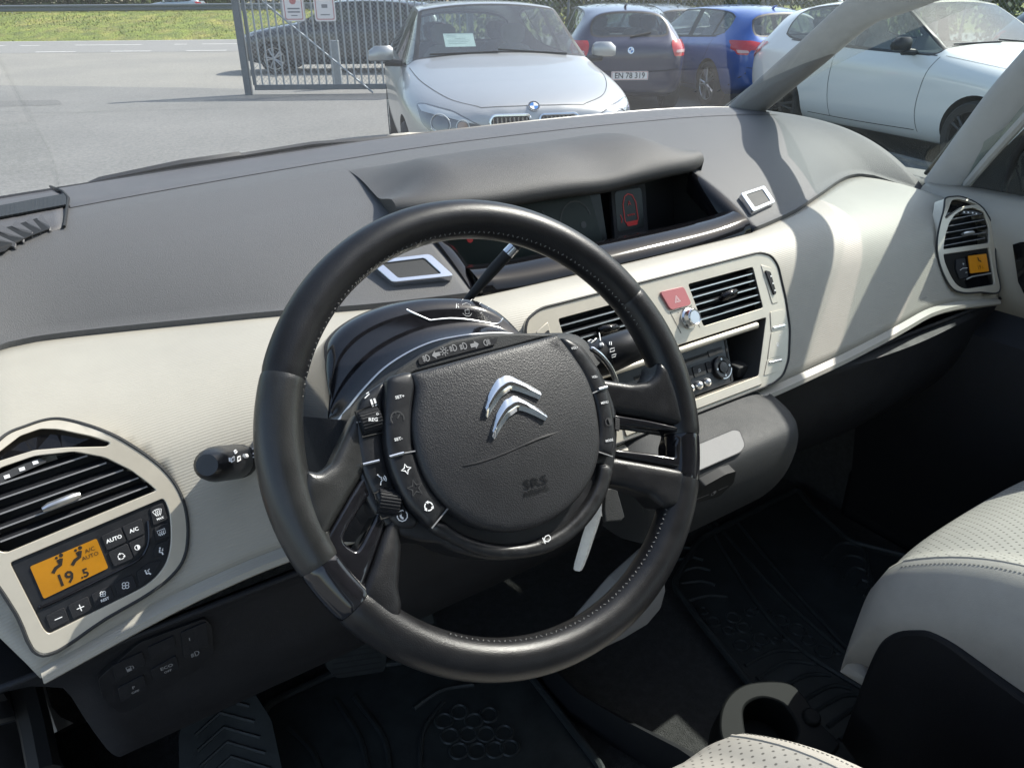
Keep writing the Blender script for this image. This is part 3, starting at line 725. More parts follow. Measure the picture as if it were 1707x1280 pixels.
# signs on the gate
mat('sign_white', (.72, .68, .68), .5); mat('sign_red', (.48, .17, .17), .5); mat('sign_ink', (.20, .20, .22), .6)
for px0, px1, lab, kind in ((472, 509, 'white sign with red border on the gate, left of the two', 0), (524, 561, 'white sign with red border on the gate, right of the two', 1)):
    f_ = Fr(Y3(0, GB-.05, 0), [*E1, 0], [0, 0, 1]); x0, _ = f_.inv(px0, 20); x1, yb = f_.inv(px1, 36); w = x1-x0; h = w*1.42
    sg_ = empty('warning_sign', f_.p(x0+w/2, yb+h/2), 0, lab, 'sign', 'signs on the gate')
    O_ = fillet(rect(x0, yb, x1, yb+h), w*.12); I_ = fillet(rect(x0+w*.07, yb+w*.07, x1-w*.07, yb+h-w*.07), w*.09); J_ = fillet(rect(x0+w*.11, yb+w*.11, x1-w*.11, yb+h-w*.11), w*.07)
    bm = BM(); poly(bm, O_, fr=f_, n0=0, n1=3); build('panel', bm, 'sign_white', sg_, smooth=0)
    bm = BM(); poly(bm, I_, [J_], fr=f_, n0=4)
    if kind == 0: poly(bm, circ(x0+w*.5, yb+h*.62, w*.16, 20), fr=f_, n0=4)
    build('border', bm, 'sign_red', sg_, smooth=0, norm=False)
    bm = BM()
    for j, (q0, q1, yy, hh) in enumerate([(.22, .78, .88, .05), (.28, .72, .80, .05), (.22, .8, .36, .045), (.22, .8, .26, .045), (.36, .66, .16, .03)] if kind == 0 else [(.24, .76, .80, .07), (.26, .74, .70, .06), (.36, .64, .40, .11), (.28, .72, .18, .035)]):
        poly(bm, rect(x0+w*q0, yb+h*yy, x0+w*q1, yb+h*(yy+hh)), fr=f_, n0=4)
    build('lettering', bm, 'sign_ink', sg_, smooth=0, norm=False)

# ---- boundary fence with shrubs behind the row of cars
fc = empty('mesh_fence', Y3(0, 21.5), YROT, 'tall wire mesh fence behind the row of parked cars', 'fence')
for i in range(12):
    bm = BM(); cyl(bm, Y3(-1+i*2.5, 21.5, 0), Y3(-1+i*2.5, 21.5, 2.3), .03, n=8); build('post', bm, 'gate_paint', fc)
bm = BM(); wire_net(bm, -1, 26.5, 21.5, .05, 2.2, .12, .0018)
for z in (.05, 1.1, 2.2): tube(bm, [Y3(-1, 21.5, z), Y3(26.5, 21.5, z)], .004, 4)
build('wire_mesh', bm, 'galvanised', fc, smooth=0, norm=False)
SL = ['brown green shrub behind the fence above the silver roof', 'olive shrub behind the fence left of the navy car roof', 'thin olive shrub behind the fence above the navy roof', 'brown green shrub behind the fence right of the navy roof', 'dry olive shrub behind the fence above the grey car', 'green shrub behind the fence above the blue car roof', 'thin green shrub behind the fence right of the blue roof', 'green shrub behind the fence above the white car', 'green shrub behind the fence at the far right']
mat('leaf_5', (.115, .105, .045), .7, var=.3, vscale=.7)
for i in range(9):
    t = tree(-1+i*2.6+rnd.random()*.5, 25+rnd.random()*1.5, 2.9+rnd.random()*.9, 2.0, i, 0, 'hedge_shrub', SL[i], 'shrubs behind the fence')
    t.children[1].data.materials[0] = MATS['leaf_5' if i % 2 == 0 else 'leaf_3']
# ================================================================== OUR CAR: shell
mat('pad_grey', (.097, .096, .097), .58, var=.05, vscale=260, bump=[('noise', 900, .35, .002)], spec=.35)
mat('hood_grey', (.070, .068, .067), .58, var=.08, vscale=30, bump=[('noise', 900, .35, .002)], spec=.35)
mat('pad_shelf', (.090, .087, .089), .52, var=.08, vscale=30, bump=[('noise', 900, .3, .002)], spec=.4)
mat('beige', (.345, .326, .282), .5, var=.04, vscale=12, bump=[('rib', 1/.0027, .22, .00035), ('noise', 900, .1, .0005)], spec=.4)
mat('beige_plain', (.345, .326, .282), .5, var=.04, vscale=12, bump=[('noise', 700, .2, .001)])
mat('champagne', (.545, .50, .415), .38, .40, var=.05, vscale=30)
mat('trim_dark', (.0095, .0102, .0128), .62, var=.15, vscale=25, bump=[('noise', 800, .3, .001)], spec=.35)
mat('trim_mid', (.022, .0235, .025), .62, var=.12, vscale=25, bump=[('noise', 800, .35, .001)], spec=.4)
mat('cup_black', (.007, .0078, .008), .65, spec=.2)
mat('pillar_grey', (.23, .227, .222), .75, var=.06, vscale=18, bump=[('noise', 900, .25, .001)])
mat('pillar_light', (.38, .38, .37), .7, var=.05, vscale=18)
mat('gloss_black', (.005, .005, .006), .08, spec=.32)
mat('gloss_dusty', (.008, .008, .010), .11, spec=.6, var=.25, vscale=160)
mat('matt_black', (.006, .006, .006), .7)
mat('leather', (.0085, .0086, .0098), .34, var=.22, vscale=45, bump=[('vor', 1100, .3, .0003), ('noise', 2400, .2, .0003)], spec=.36)
mat('leather_worn', (.016, .0165, .0165), .34, var=.25, vscale=26, bump=[('vor', 1100, .25, .0003)], spec=.5)
mat('airbag_skin', (.020, .020, .022), .46, var=.10, vscale=40, bump=[('vor', 900, .42, .0005), ('noise', 1200, .3, .0004)], spec=.45)
mat('satin_black', (.011, .0115, .0135), .38, var=.2, vscale=70, bump=[('noise', 1500, .12, .0008)], spec=.5)
mat('satin_worn', (.0125, .0125, .0135), .40, var=.35, vscale=90, bump=[('noise', 500, .12, .001)], col2=(.03, .03, .03), c2scale=160, c2pos=(.62, .72))
mat('silver_trim', (.72, .73, .75), .2, 1.)
mat('silver_satin', (.62, .63, .64), .32, .9)
mat('print_white', (.78, .78, .78), .6)
mat('print_grey', (.22, .22, .225), .6)
mat('print_engraved', (.045, .045, .047), .5)
mat('lcd_orange', (.30, .13, .004), .3, emit=((.80, .33, .01), .05), coat=.3, var=.12, vscale=30)
mat('lcd_ink', (.012, .008, .004), .5)
mat('display_glass', (.006, .007, .007), .25, spec=.25)
mat('display_green', (.010, .016, .0135), .3, spec=.2)
mat('display_red', (.12, .006, .006), .5, emit=((1, .03, .03), .05))
mat('hazard_pink', (.42, .14, .145), .42)
mat('carpet', (.048, .048, .048), .95, var=.5, vscale=70, bump=[('noise', 500, 1, .004)])
mat('recess_grey', (.045, .045, .044), .6)
mat('rubber_mat', (.035, .040, .041), .42, var=.25, vscale=20, bump=[('noise', 600, .2, .001)], spec=.35)
mat('seat_cloth', (.40, .385, .35), .95, var=.07, vscale=20, bump=[('noise', 1200, .4, .001)])
mat('seat_bolster', (.40, .375, .335), .95, var=.08, vscale=14, bump=[('noise', 1400, .4, .001)])
mat('stitch_grey', (.16, .16, .155), .8)
mat('stitch', (.38, .36, .32), .8)
mat('card_white', (.82, .82, .80), .7, var=.1, vscale=60)
mat('label_blue', (.10, .115, .15), .5); mat('label_white', (.33, .35, .38), .5)
mat('frit_black', (.008, .008, .009), .3)
mat('roof_lining', (.36, .35, .33), .9)
glass('windscreen_glass', (.90, .92, .905), .05, .05, (.75, .78, .76))
glass('side_glass', (.70, .765, .745), .05, .03, (.74, .78, .76))
mat('bonnet_paint', (.10, .11, .12), .3, metal=.4, coat=1)
# perforated cloth: a grid of dark holes
def perforate(name, base, pitch):
    m = mat(name, base, .95, var=.06, vscale=18, bump=[('noise', 1200, .35, .001)]); nt = m.node_tree; N = nt.nodes; L = nt.links; b = N['Principled BSDF']
    tc = N.new('ShaderNodeTexCoord'); mp = N.new('ShaderNodeMapping'); mp.inputs['Rotation'].default_value = (0, 0, R(45)); mp.inputs['Scale'].default_value = (1/pitch,)*3
    L.new(tc.outputs['Object'], mp.inputs[0]); v = N.new('ShaderNodeTexVoronoi'); v.voronoi_dimensions = '2D'; v.inputs['Randomness'].default_value = 0; v.inputs['Scale'].default_value = 1
    L.new(mp.outputs[0], v.inputs['Vector']); r = N.new('ShaderNodeMapRange'); r.inputs[1].default_value = .10; r.inputs[2].default_value = .20; r.inputs[3].default_value = .30; r.inputs[4].default_value = 1
    L.new(v.outputs['Distance'], r.inputs[0]); hs = N.new('ShaderNodeHueSaturation'); L.new(r.outputs[0], hs.inputs['Value'])
    old = b.inputs['Base Color'].links[0].from_socket; L.new(old, hs.inputs['Color']); L.new(hs.outputs[0], b.inputs['Base Color'])
perforate('seat_perforated', (.40, .38, .342), .0085)

car = empty('car_body', (0, .2, GZ), 0, 'our own car body around us with grey pillars, windscreen, roof and dark carpet', 'car')
# --- floor, tub, roof
FZ = .37
bm = BM(); box(bm, (0, -.35, FZ-.03), (1.64, 2.3, .05)); build('floor_carpet', bm, 'carpet', car, smooth=0)
rows = []
for y, z in [(-.30, 1.585), (-.6, 1.60), (-1.2, 1.60), (-1.9, 1.56), (-2.4, 1.45)]:
    rows.append([(x, y, z-.05*(x/.62)**2) for x in np.linspace(-.62, .62, 9)])
bm = BM(); grid(bm, rows); build('roof', bm, 'roof_lining', car, solid=.03, soff=1)
bm = BM(); box(bm, (0, -1.75, .75), (1.6, .06, .80)); build('rear_bulkhead', bm, 'trim_dark', car)
for sx in (1, -1):
    bm = BM(); tube(bm, [(sx*.64, -.95, 1.56), (sx*.73, -.86, 1.25), (sx*.78, -.82, .9), (sx*.79, -.80, .45)], [.045, .055, .07, .08], 10); build('door_pillar', bm, 'pillar_grey', car)
    bm = BM(); tube(bm, [(sx*.71, -.02, 1.50), (sx*.665, -.3, 1.555), (sx*.64, -.95, 1.565), (sx*.64, -1.9, 1.53)], .045, 10); build('roof_rail', bm, 'pillar_grey', car)
# --- bonnet and scuttle
rows = []
for t in np.linspace(0, 1, 9):
    y = .90+t*.75; rows.append([(x, y-.16*(x/.8)**2*(t+.3), 1.135-.035*t-.24*t*t-.05*(x/.8)**2) for x in np.linspace(-.82, .82, 15)])
bm = BM(); grid(bm, rows); build('bonnet', bm, 'bonnet_paint', car, solid=.02)
bm = BM(); box(bm, (0, .84, 1.10), (1.6, .10, .05)); build('scuttle', bm, 'black_plastic', car, bevel=.01)
for sx in (1, -1):
    bm = BM(); add_faces(bm, [(sx*.83, .62, .3), (sx*.84, .95, .3), (sx*.82, 1.6, .5), (sx*.80, 1.6, .78), (sx*.83, .95, 1.06), (sx*.83, .62, 1.06)], [tuple(range(6))]); build('front_wing', bm, 'bonnet_paint', car, solid=.02, smooth=0)

# --- windscreen
_wx = [-.80, -.65, -.45, -.27, -.06, .21, .52, .70, .80]; _wz = [1.190, 1.196, 1.203, 1.209, 1.216, 1.218, 1.217, 1.210, 1.200]
def WB(x): return (.785-.03*(x/.76)**2, sum(float(np.interp(x+k, _wx, _wz)) for k in (-.06, 0, .06))/3)     # windscreen foot: y, z
rows = []
for t in np.linspace(0, 1, 14):
    row = []
    for x in np.linspace(-1, 1, 17):
        xb, xt = x*.775, x*.62; yb, zb = WB(xb); yt, zt = -.30+.05*(1-x*x), 1.585-.05*x*x
        bow = math.sin(math.pi*t)*.05
        row.append((xb+(xt-xb)*t, yb+(yt-yb)*t+bow*.5, zb+(zt-zb)*t+bow))
    rows.append(row)
WSR = rows
bm = BM(); grid(bm, rows); build('windscreen', bm, 'windscreen_glass', car, smooth=180)
WSV = BM(); grid(WSV, WSR); WSB = BVHTree.FromBMesh(WSV); WSV.free()
for x, y, l, s in [(1156, 155, 7, -4), (1195, 154, 7, -4), (1229, 131, 7, -3), (1213, 143, 3, -2), (1181, 147, 2, 2), (1241, 124, 2, -2)]:
    h0, h1 = [WSB.ray_cast(Vector(tuple(C0)), Vector(tuple(ray(*q)))) for q in ((x, y), (x+l, y+s))]
    if h0[0] is not None and h1[0] is not None:
        off = -Vector(tuple(CFW))*.001; m_ = (h0[0]+h1[0])/2+off; bm = BM(); tube(bm, [h0[0]+off, m_, h1[0]+off], [.0004, .0013, .0004], 6); build('insect_mark', bm, 'frit_black', car)
def pillar(name, path, w, d, m, parent=car, seg=6, tw=0.):
    """padded pillar: rounded section of width w across and depth d, swept on a path of 3D points."""
    bm = BM(); P = [Vector(tuple(p)) for p in cat(path, seg, False)]; rows = []
    for i, p in enumerate(P):
        t = (P[min(i+1, len(P)-1)]-P[max(i-1, 0)]).normalized(); out = Vector((1, 0, 0)) if p.x > 0 else Vector((-1, 0, 0))
        out = (out-t*out.dot(t)).normalized(); s = t.cross(out)
        out = out*math.cos(tw)+s*math.sin(tw); s = t.cross(out)
        q = [(s*math.copysign(abs(math.cos(a))**.75, math.cos(a))*w/2+out*math.copysign(abs(math.sin(a))**.75, math.sin(a))*d/2) for a in [2*math.pi*k/20 for k in range(20)]]
        rows.append([p+v for v in q])
    grid(bm, rows, cv=True); return build(name, bm, m, parent, smooth=60)
# front pillars: traced on the plane that leans in with the side of the car
def PP(px, py, x0, lean=.35):                        # a point on the leaning side plane x = x0 - lean*(z-1.2)
    return on(px, py, (x0, 0, 1.2), (1, 0, lean))
a1 = [PP(1222, 200, .752, .45), PP(1345, 96, .752, .45), PP(1437, 18, .752, .45)]
top1 = np.array([.715, .14, 1.485]); top2 = np.array([.675, -.28, 1.56])
a1c = [a1[0]+(a1[0]-a1[1])*.25]+a1+[np.array([.665, .37, 1.435]), np.array([.675, .14, 1.505]), top2]
pillar('front_pillar', a1c, .062, .05, 'pillar_grey', tw=.35)
a1l = [p*np.array([-1, 1, 1]) for p in a1c]
pillar('front_pillar', a1l, .062, .05, 'pillar_grey', tw=-.35)
def edge_line(px, x0, lean=.35): return [PP(x, y, x0, lean) for x, y in px]
bm = BM(); tube(bm, edge_line([(1198, 189), (1311, 101), (1410, 22), (1450, -10)], .765, .45), .0045, 6); build('glass_seal', bm, 'frit_black', car)
a2 = [PP(1579, 304, .80, .12), PP(1634, 230, .80, .12), (PP(1709, 136, .80, .12))]
a2c = [a2[0]+(a2[0]-a2[1])*.12]+a2+[np.array([.765, .11, 1.42]), np.array([.72, -.05, 1.51])]
pillar('quarter_pillar', a2c, .072, .06, 'pillar_light', tw=.25)
pillar('quarter_pillar', [p*np.array([-1, 1, 1]) for p in a2c], .055, .06, 'pillar_light', tw=-.25)
bm = BM(); tube(bm, edge_line([(1543, 290), (1612, 206), (1716, 93), (1750, 60)], .80, .12), .004, 6); build('glass_seal', bm, 'frit_black', car)
# light edge of the pillar trim facing the door
bm = BM(); tube(bm, edge_line([(1592, 330), (1650, 262), (1707, 200), (1760, 140)], .77), .008, 8); build('pillar_edge', bm, 'pillar_light', car)
# quarter windows and sill trims
for sx in (1, -1):
    q = [np.array([.80, .80, 1.165]), np.array([.80, .30, 1.07]), np.array([.745, .06, 1.46]), np.array([.74, .42, 1.43])]
    bm = BM(); add_faces(bm, [p*np.array([sx, 1, 1]) for p in q], [(0, 1, 2, 3)]); build('quarter_window', bm, 'side_glass', car, smooth=0)
    V = [PP(1395, 262, .79), PP(1440, 268, .80), PP(1545, 284, .80), PP(1552, 300, .785), PP(1590, 342, .765), PP(1500, 318, .75), PP(1433, 290, .745), PP(1400, 275, .76)]
    bm = BM(); add_faces(bm, [p*np.array([sx, 1, 1]) for p in V], [(0, 1, 7), (1, 2, 3, 5), (3, 4, 5), (1, 5, 6, 7)]); build('quarter_sill', bm, 'pillar_grey', car, solid=.006, smooth=60)
# --- footwell sides
for sx in (1, -1):
    bm = BM(); add_faces(bm, [(sx*.795, .20 if sx > 0 else .40, .34), (sx*.795, .82, .34), (sx*.795, .82, 1.14), (sx*.795, .40, 1.09), (sx*.795, .20 if sx > 0 else .40, .95)], [(0, 1, 2, 3, 4)]); build('footwell_side', bm, 'carpet', car, smooth=0, solid=.01)
bm = BM(); add_faces(bm, [(-.80, .70, .34), (.80, .70, .34), (.80, .78, 1.16), (-.80, .78, 1.16)], [(0, 1, 2, 3)]); build('bulkhead', bm, 'carpet', car, smooth=0, solid=.01)
# --- right door
pd = []
rows = []
for y in np.linspace(.32, -.85, 16):
    rows.append([(.79, y, 1.125), (.765, y, 1.118), (.745, y, 1.10), (.735, y, 1.05), (.745, y, .985), (.75, y, .935)])
bm = BM(); grid(bm, rows); dr = build('passenger_door', bm, 'beige_plain', car, solid=.01)
bm = BM(); grid(bm, [[(.75, y, .935), (.70, y, .90), (.68, y, .80), (.72, y, .60), (.76, y, .40)] for y in np.linspace(.32, -.85, 12)]); build('door_lower', bm, 'trim_dark', dr)
f_ = Fr((.736, .08, 1.05), (0, -1, 0), (0, 0, 1)); gq = [(on(x, y, (.735, 0, 0), (1, 0, 0))) for x, y in [(1688, 408), (1700, 404), (1735, 402), (1745, 480), (1712, 500), (1697, 470)]]
bm = BM(); add_faces(bm, gq, [tuple(range(6))]); build('grab_recess', bm, 'gloss_black', dr, solid=.004, smooth=0)
bm = BM(); add_faces(bm, [(.79, .33, 1.12), (.79, -.85, 1.12), (.73, -.85, 1.50), (.72, -.05, 1.47)], [(0, 1, 2, 3)]); build('door_glass', bm, 'side_glass', dr, smooth=0)
bm = BM(); tri = [PP(1592, 333, .78), PP(1707, 328, .78), PP(1760, 326, .78), PP(1760, 180, .78), PP(1707, 215, .78), PP(1640, 283, .78)]; add_faces(bm, tri, [tuple(range(6))]); build('mirror_base', bm, 'matt_black', dr, solid=.01, smooth=0)
bm = BM(); tube(bm, [PP(1672, 322, .772), PP(1692, 260, .772), PP(1720, 215, .772)], .006, 8); build('window_seal', bm, 'trim_mid', dr)
bm = BM(); box(bm, (.80, -.3, .42), (.06, 1.3, .14)); build('sill', bm, 'trim_dark', car, bevel=.02)
bm = BM(); box(bm, (-.80, -.3, .40), (.06, 1.3, .14)); build('sill', bm, 'trim_dark', car, bevel=.02)
# --- driver's door jamb on the left with its seal and type label
rows = [[(-.755, y, z) for y in (.75, .5, .30, .20)] for z in (.40, .7, .95, 1.10)]
rows = []
for z, y0 in [(.40, .30), (.62, .33), (.80, .27), (.95, .20), (1.10, .22)]: rows.append([(-.80, .75, z), (-.785, y0+.10, z), (-.768, y0+.03, z), (-.790, y0, z), (-.83, y0-.01, z)])
bm = BM(); grid(bm, rows); jb = build('door_jamb', bm, 'trim_dark', car, solid=.006)
def XS(pts, x): return [atx(px, py, x) for px, py in pts]
sp = XS([(10, 985), (32, 1040), (55, 1105), (76, 1165), (88, 1222)], -.752)
bm = BM(); V = XS([(12, 1008), (22, 1018), (40, 1060), (62, 1125), (78, 1180), (95, 1198), (117, 1207), (88, 1222), (70, 1170), (48, 1105), (28, 1050)], -.748)
add_faces(bm, V, [(0, 1, 10), (1, 2, 9, 10), (2, 3, 8, 9), (3, 4, 8), (4, 7, 8), (4, 5, 7), (5, 6, 7)]); build('door_seal', bm, 'pillar_light', car, solid=.004, smooth=0)
bm = BM(); tube(bm, XS([(-20, 960), (12, 1040), (38, 1130), (60, 1215), (75, 1290)], -.757), [.014]*5, 8); build('door_rubber', bm, 'matt_black', car)
bm = BM(); LB = [atx(x, y, -.775) for x, y in [(-60, 1095), (18, 1085), (45, 1196), (-60, 1225)]]; add_faces(bm, LB, [(0, 1, 2, 3)]); lb = build('type_label', bm, 'label_blue', car, solid=.001, smooth=0)
bm = BM()
for y0, y1 in [(0, 4), (104, 8)]: pass
for k, (t0, t1, u0, u1) in enumerate([(.60, .70, .3, 1.), (.93, .985, .1, 1.)]):
    A, B, Cc, D = [np.array(v) for v in LB]
    q = lambda u, t: (A+(B-A)*u)*(1-t)+(D+(Cc-D)*u)*t
    add_faces(bm, [q(u0, t0)+[.002, 0, 0], q(u1, t0)+[.002, 0, 0], q(u1, t1)+[.002, 0, 0], q(u0, t1)+[.002, 0, 0]], [(0, 1, 2, 3)])
for r_ in range(14):
    t = .05+r_*.035
    if .58 < t < .72: continue
    for s_ in range(5):
        u = .60+s_*.07+rnd.random()*.02; add_faces(bm, [q(u, t)+[.002, 0, 0], q(u+.05, t)+[.002, 0, 0], q(u+.05, t+.010)+[.002, 0, 0], q(u, t+.010)+[.002, 0, 0]], [(0, 1, 2, 3)])
build('label_print', bm, 'label_white', lb, smooth=0, norm=False)
# outside wiper resting at the windscreen foot
wp_ = empty('windscreen_wiper', (-.3, .80, 1.2), 0, 'black windscreen wiper lying along the foot of our windscreen', 'wiper')
def WP(px, py, d=.016): # on the glass foot, lifted clear of it
    py += 4
    P = aty(px, py, .79); y, z = WB(P[0]); return aty(px, py, y+d)
bm = BM(); rows = []
for px, py, h in [(148, 299, 3), (165, 292, 9), (300, 264, 12), (398, 250, 12), (402, 252, 7), (520, 233, 7), (640, 224, 8), (690, 221, 8)]:
    A, B = WP(px, py-h*.1), WP(px, py+h*.9+4); rows.append([A, (A+B)/2+np.array([0, -.006, .002]), B, (A+B)/2+np.array([0, .008, 0])])
grid(bm, rows, cv=True); build('arm', bm, 'black_plastic', wp_)
bm = BM(); rows = []
for px, py, h in [(648, 222, 3), (655, 219, 9), (680, 217, 13), (700, 217, 11), (716, 216, 5)]:
    A, B = WP(px, py, .03), WP(px, py+h, .03); rows.append([A, (A+B)/2+np.array([0, -.006, .002]), B, (A+B)/2+np.array([0, .008, 0])])
grid(bm, rows, cv=True); build('end_cap', bm, 'champagne', wp_)
bm = BM(); tube(bm, [WP(636, 150, .05), WP(643, 190, .04), WP(650, 226, .03)], .004, 6); build('nozzle_arm', bm, 'black_plastic', wp_) if False else bm.free()

# ================================================================== DASHBOARD
dash = empty('dashboard', (0, .3, 1.05), 0, 'dashboard with grey padded top and ribbed beige front panel', 'dashboard')
_tx = [0, .22, .28, .36, .44, .52, .57, .645, .69, .72, .75, .78]
_ty = [.262, .263, .273, .291, .319, .352, .375, .404, .408, .398, .362, .300]
_tz = [1.127, 1.128, 1.130, 1.132, 1.135, 1.133, 1.131, 1.129, 1.130, 1.126, 1.113, 1.088]
_bx = [0, .15, .3, .38, .45, .52, .6, .65, .72, .78]
_bz = [.958, .958, .966, .973, .978, .985, .978, .972, .964, .958]
def smo(x, xs, ys): return sum(float(np.interp(abs(x)+d, xs, ys))*w for d, w in ((-.03, .25), (0, .5), (.03, .25)))
def TT(x): return np.array([smo(x, _tx, _ty), smo(x, _tx, _tz)])
_bo = [.130, .130, .130, .131, .134, .138, .140, .137, .129, .123]
def BB(x): return np.array([smo(x, _bx, _bo), smo(x, _bx, _bz)])            # y, z (lies 12 mm behind the bezels)
def fprof(x, n=26):
    """front panel section at x: list of (y, z) from the lower edge to the pad."""
    b, t = BB(x), TT(x); zq = 1.072; q = np.array([b[0]+.548*(zq-b[1]), zq]); c = np.array([.222, 1.130-(0 if abs(x) < .7 else (abs(x)-.7)*.35)])
    pts = [b+(q-b)*i/9 for i in range(9)]
    for i in range(n-9):
        u = i/(n-10); pts.append(q*(1-u)**2+c*2*u*(1-u)+t*u*u)
    return pts
VF = Fr((-.66, -.109*.66+.541-.326, 1.0), (1, .109, 0), (0, .541, 1))     # left vent housing plane
VR = VF.mirror()
CF = Fr((0, .205, 1.11), (1, 0, 0), (0, .556, 1))                         # centre panel plane
CENB = [(183, 11), (203, 3), (211, -12), (208, -60), (200, -100), (182, -138), (164, -156), (142, -162)]
CENB = fillet(CENB+[(-x, y) for x, y in reversed(CENB)], 9)
HOUS = cat([(-36, 147), (-16, 152), (1, 152), (14, 145), (34, 126), (54, 100), (66, 78), (71, 56), (69, 33), (60, 9), (47, -4), (24, -12), (-13, -17), (-60, -24), (-66, 13), (-72, 44), (-84, 66), (-82, 84), (-66, 118)], 4)
def inpoly(p, P):
    x, y = p; c = False
    for i in range(len(P)):
        (x0, y0), (x1, y1) = P[i-1], P[i]
        if (y0 > y) != (y1 > y) and x < (x1-x0)*(y-y0)/(y1-y0)+x0: c = not c
    return c
def sc_(P, k):
    cx = sum(p[0] for p in P)/len(P); cy_ = sum(p[1] for p in P)/len(P); return [(cx+(x-cx)*k, cy_+(y-cy_)*k) for x, y in P]
def tof(fr, P): d = np.asarray(P)-fr.O; return (d@fr.X*1000, d@fr.Y*1000)
xs = np.linspace(-.78, .78, 157)
def xend(z): return float(np.interp(z, [.95, .965, 1.0, 1.04, 1.075, 1.10], [.722, .728, .745, .762, .776, .785]))
def xwarp(x, z): return x if abs(x) < .6 else math.copysign(.6+(abs(x)-.6)*(xend(z)-.6)/.18, x)
rows = [[(xwarp(x, p[1]), p[0], p[1]) for p in fprof(x)] for x in xs]
RO = [(-160, -77), (160, -77), (122, -146), (-122, -146)]
def hole(i, j):
    P = (np.array(rows[i][j])+np.array(rows[i+1][j+1]))/2
    if abs(P[0]) < .25: return inpoly(tof(CF, P), sc_(CENB, .93))
    f = VF if P[0] < 0 else VR
    q = tof(f, P); return q[1] < 116 and inpoly(q, sc_(HOUS, .93))
bm = BM(); grid(bm, rows, skip=hole); set_arc(build('front_panel', bm, 'beige', dash, smooth=70, solid=.004), rows)
# rounded ribbed lower lip of the front panel
rl = [[(x, BB(x)[0]+a, BB(x)[1]+b) for a, b in [(.004, .003), (-.009, -.001), (-.011, -.006), (-.006, -.011), (.02, -.010)]] for x in np.linspace(-.724, .724, 120)]
rl = [[(p[0], p[1]+.02, p[2]) for p in rl[0]]]+rl+[[(p[0], p[1]+.02, p[2]) for p in rl[-1]]]
bm = BM(); grid(bm, rl); set_arc(build('lower_lip', bm, 'beige', dash), rl)
# end caps of the panel
for sx in (1, -1):
    e_ = rows[-1 if sx > 0 else 0]; bm = BM(); grid(bm, [[p for p in e_], [(p[0], p[1]+.015, p[2]) for p in e_], [(p[0]-sx*.02, p[1]+.08, p[2]) for p in e_]]); build('end_cap', bm, 'beige_plain', dash, smooth=60)

# --- padded top
def padz(x, y):
    t = TT(x); w = WB(x); u = max(0, min(1, (y-t[0]-.004)/(w[0]-t[0])))
    z = t[1]+.004+(w[1]-t[1])*(1-(1-u)**3.5)
    z += .006*max(0, 1-abs(y-.60)/.10)*max(0, 1-abs(x+.25)/.6)
    return z
rows = []; PXS = sorted(set([round(v, 4) for v in np.linspace(-.785, .785, 141)]+[-.236, .236]))
for x in PXS:
    t = TT(x); w = WB(x); row = [(x, t[0]+.006, t[1]-.016), (x, t[0]-.0015, t[1]-.002), (x, t[0]-.001, t[1]+.006)]
    for u in np.linspace(.012, 1, 40): y = t[0]+(w[0]-t[0])*u; row.append((x, y, padz(x, y)+.002))
    row.append((x, w[0]+.02, w[1]-.02)); rows.append(row)
skip_hood = lambda i, j: (PXS[i] >= -.2361 and PXS[i+1] <= .2361 and rows[i][j+1][1] < .545)
DV = None
def skip_pad(i, j):
    if skip_hood(i, j): return True
    P = (np.array(rows[i][j])+np.array(rows[i+1][j+1]))/2
    return False
bm = BM(); grid(bm, rows, skip=skip_pad, mi=0); pad = build('padded_top', bm, 'pad_grey', dash, smooth=60, solid=.004)
# darker shelf strip along the windscreen foot
bm = BM(); rows2 = []
for x in np.linspace(-.585, .74, 80):
    w = WB(x); t = TT(x); y0 = w[0]-.125+.02*math.sin((x+.6)*2); ys = np.linspace(y0, w[0]-.002, 8)
    rows2.append([(x, y, padz(x, y)+.0048+(-.002 if k == 0 else 0)) for k, y in enumerate(ys)])
grid(bm, rows2); build('shelf_strip', bm, 'pad_shelf', pad, smooth=70)
bm = BM(); tube(bm, [(x, WB(x)[0]+.004, WB(x)[1]+.004) for x in np.linspace(-.78, .78, 50)], .006, 6); build('glass_seal', bm, 'frit_black', dash)
# raised right-hand rim of the pad beside the quarter window
RX = [atx(1215, 183, .752), atx(1243, 184, .765), atx(1262, 195, .775), atx(1330, 238, .775), atx(1400, 272, .77), atx(1430, 287, .745)]
bm = BM(); grid(bm, [[p+np.array([-.05, 0, -.012]), p+np.array([-.02, 0, -.003]), p, p+np.array([.010, .002, -.004]), p+np.array([.012, .002, -.05])] for p in [np.array(c) for c in cat(RX, 5, False)]]); build('end_rim', bm, 'pad_grey', dash, smooth=70)
# --- demist vent with fanned slats in the left corner
DF = Fr(aty(60, 345, .60), (1, 0, 0), (0, .9, .16)); bm = BM()
def DP(px, py, up=.0):   # a point of the pad under a pixel
    d = ray(px, py); lo = .2; hi = 1.6
    for s in np.linspace(.5, 1.6, 400):
        P = C0+d*s
        if P[2] < padz(P[0], P[1])+up: return P
    return P
dvr = []
for u in np.linspace(0, 1, 12):
    t_, b_ = np.array([-75+u*178, 340-u*27]), np.array([-75+u*181, 440-u*61]); dvr.append([DP(*(t_*(1-v)+b_*v), .0035) for v in np.linspace(0, 1, 9)])
bm = BM(); grid(bm, dvr); dv = build('demist_vent', bm, 'pad_shelf', dash, smooth=80, solid=.002)
bm = BM(); tube(bm, [DP(*p, .006) for p in [(84, 311), (104, 319), (114, 330), (112, 345), (107, 378)]], .0018, 6); build('vent_gap', bm, 'matt_black', dv)
bm = BM()
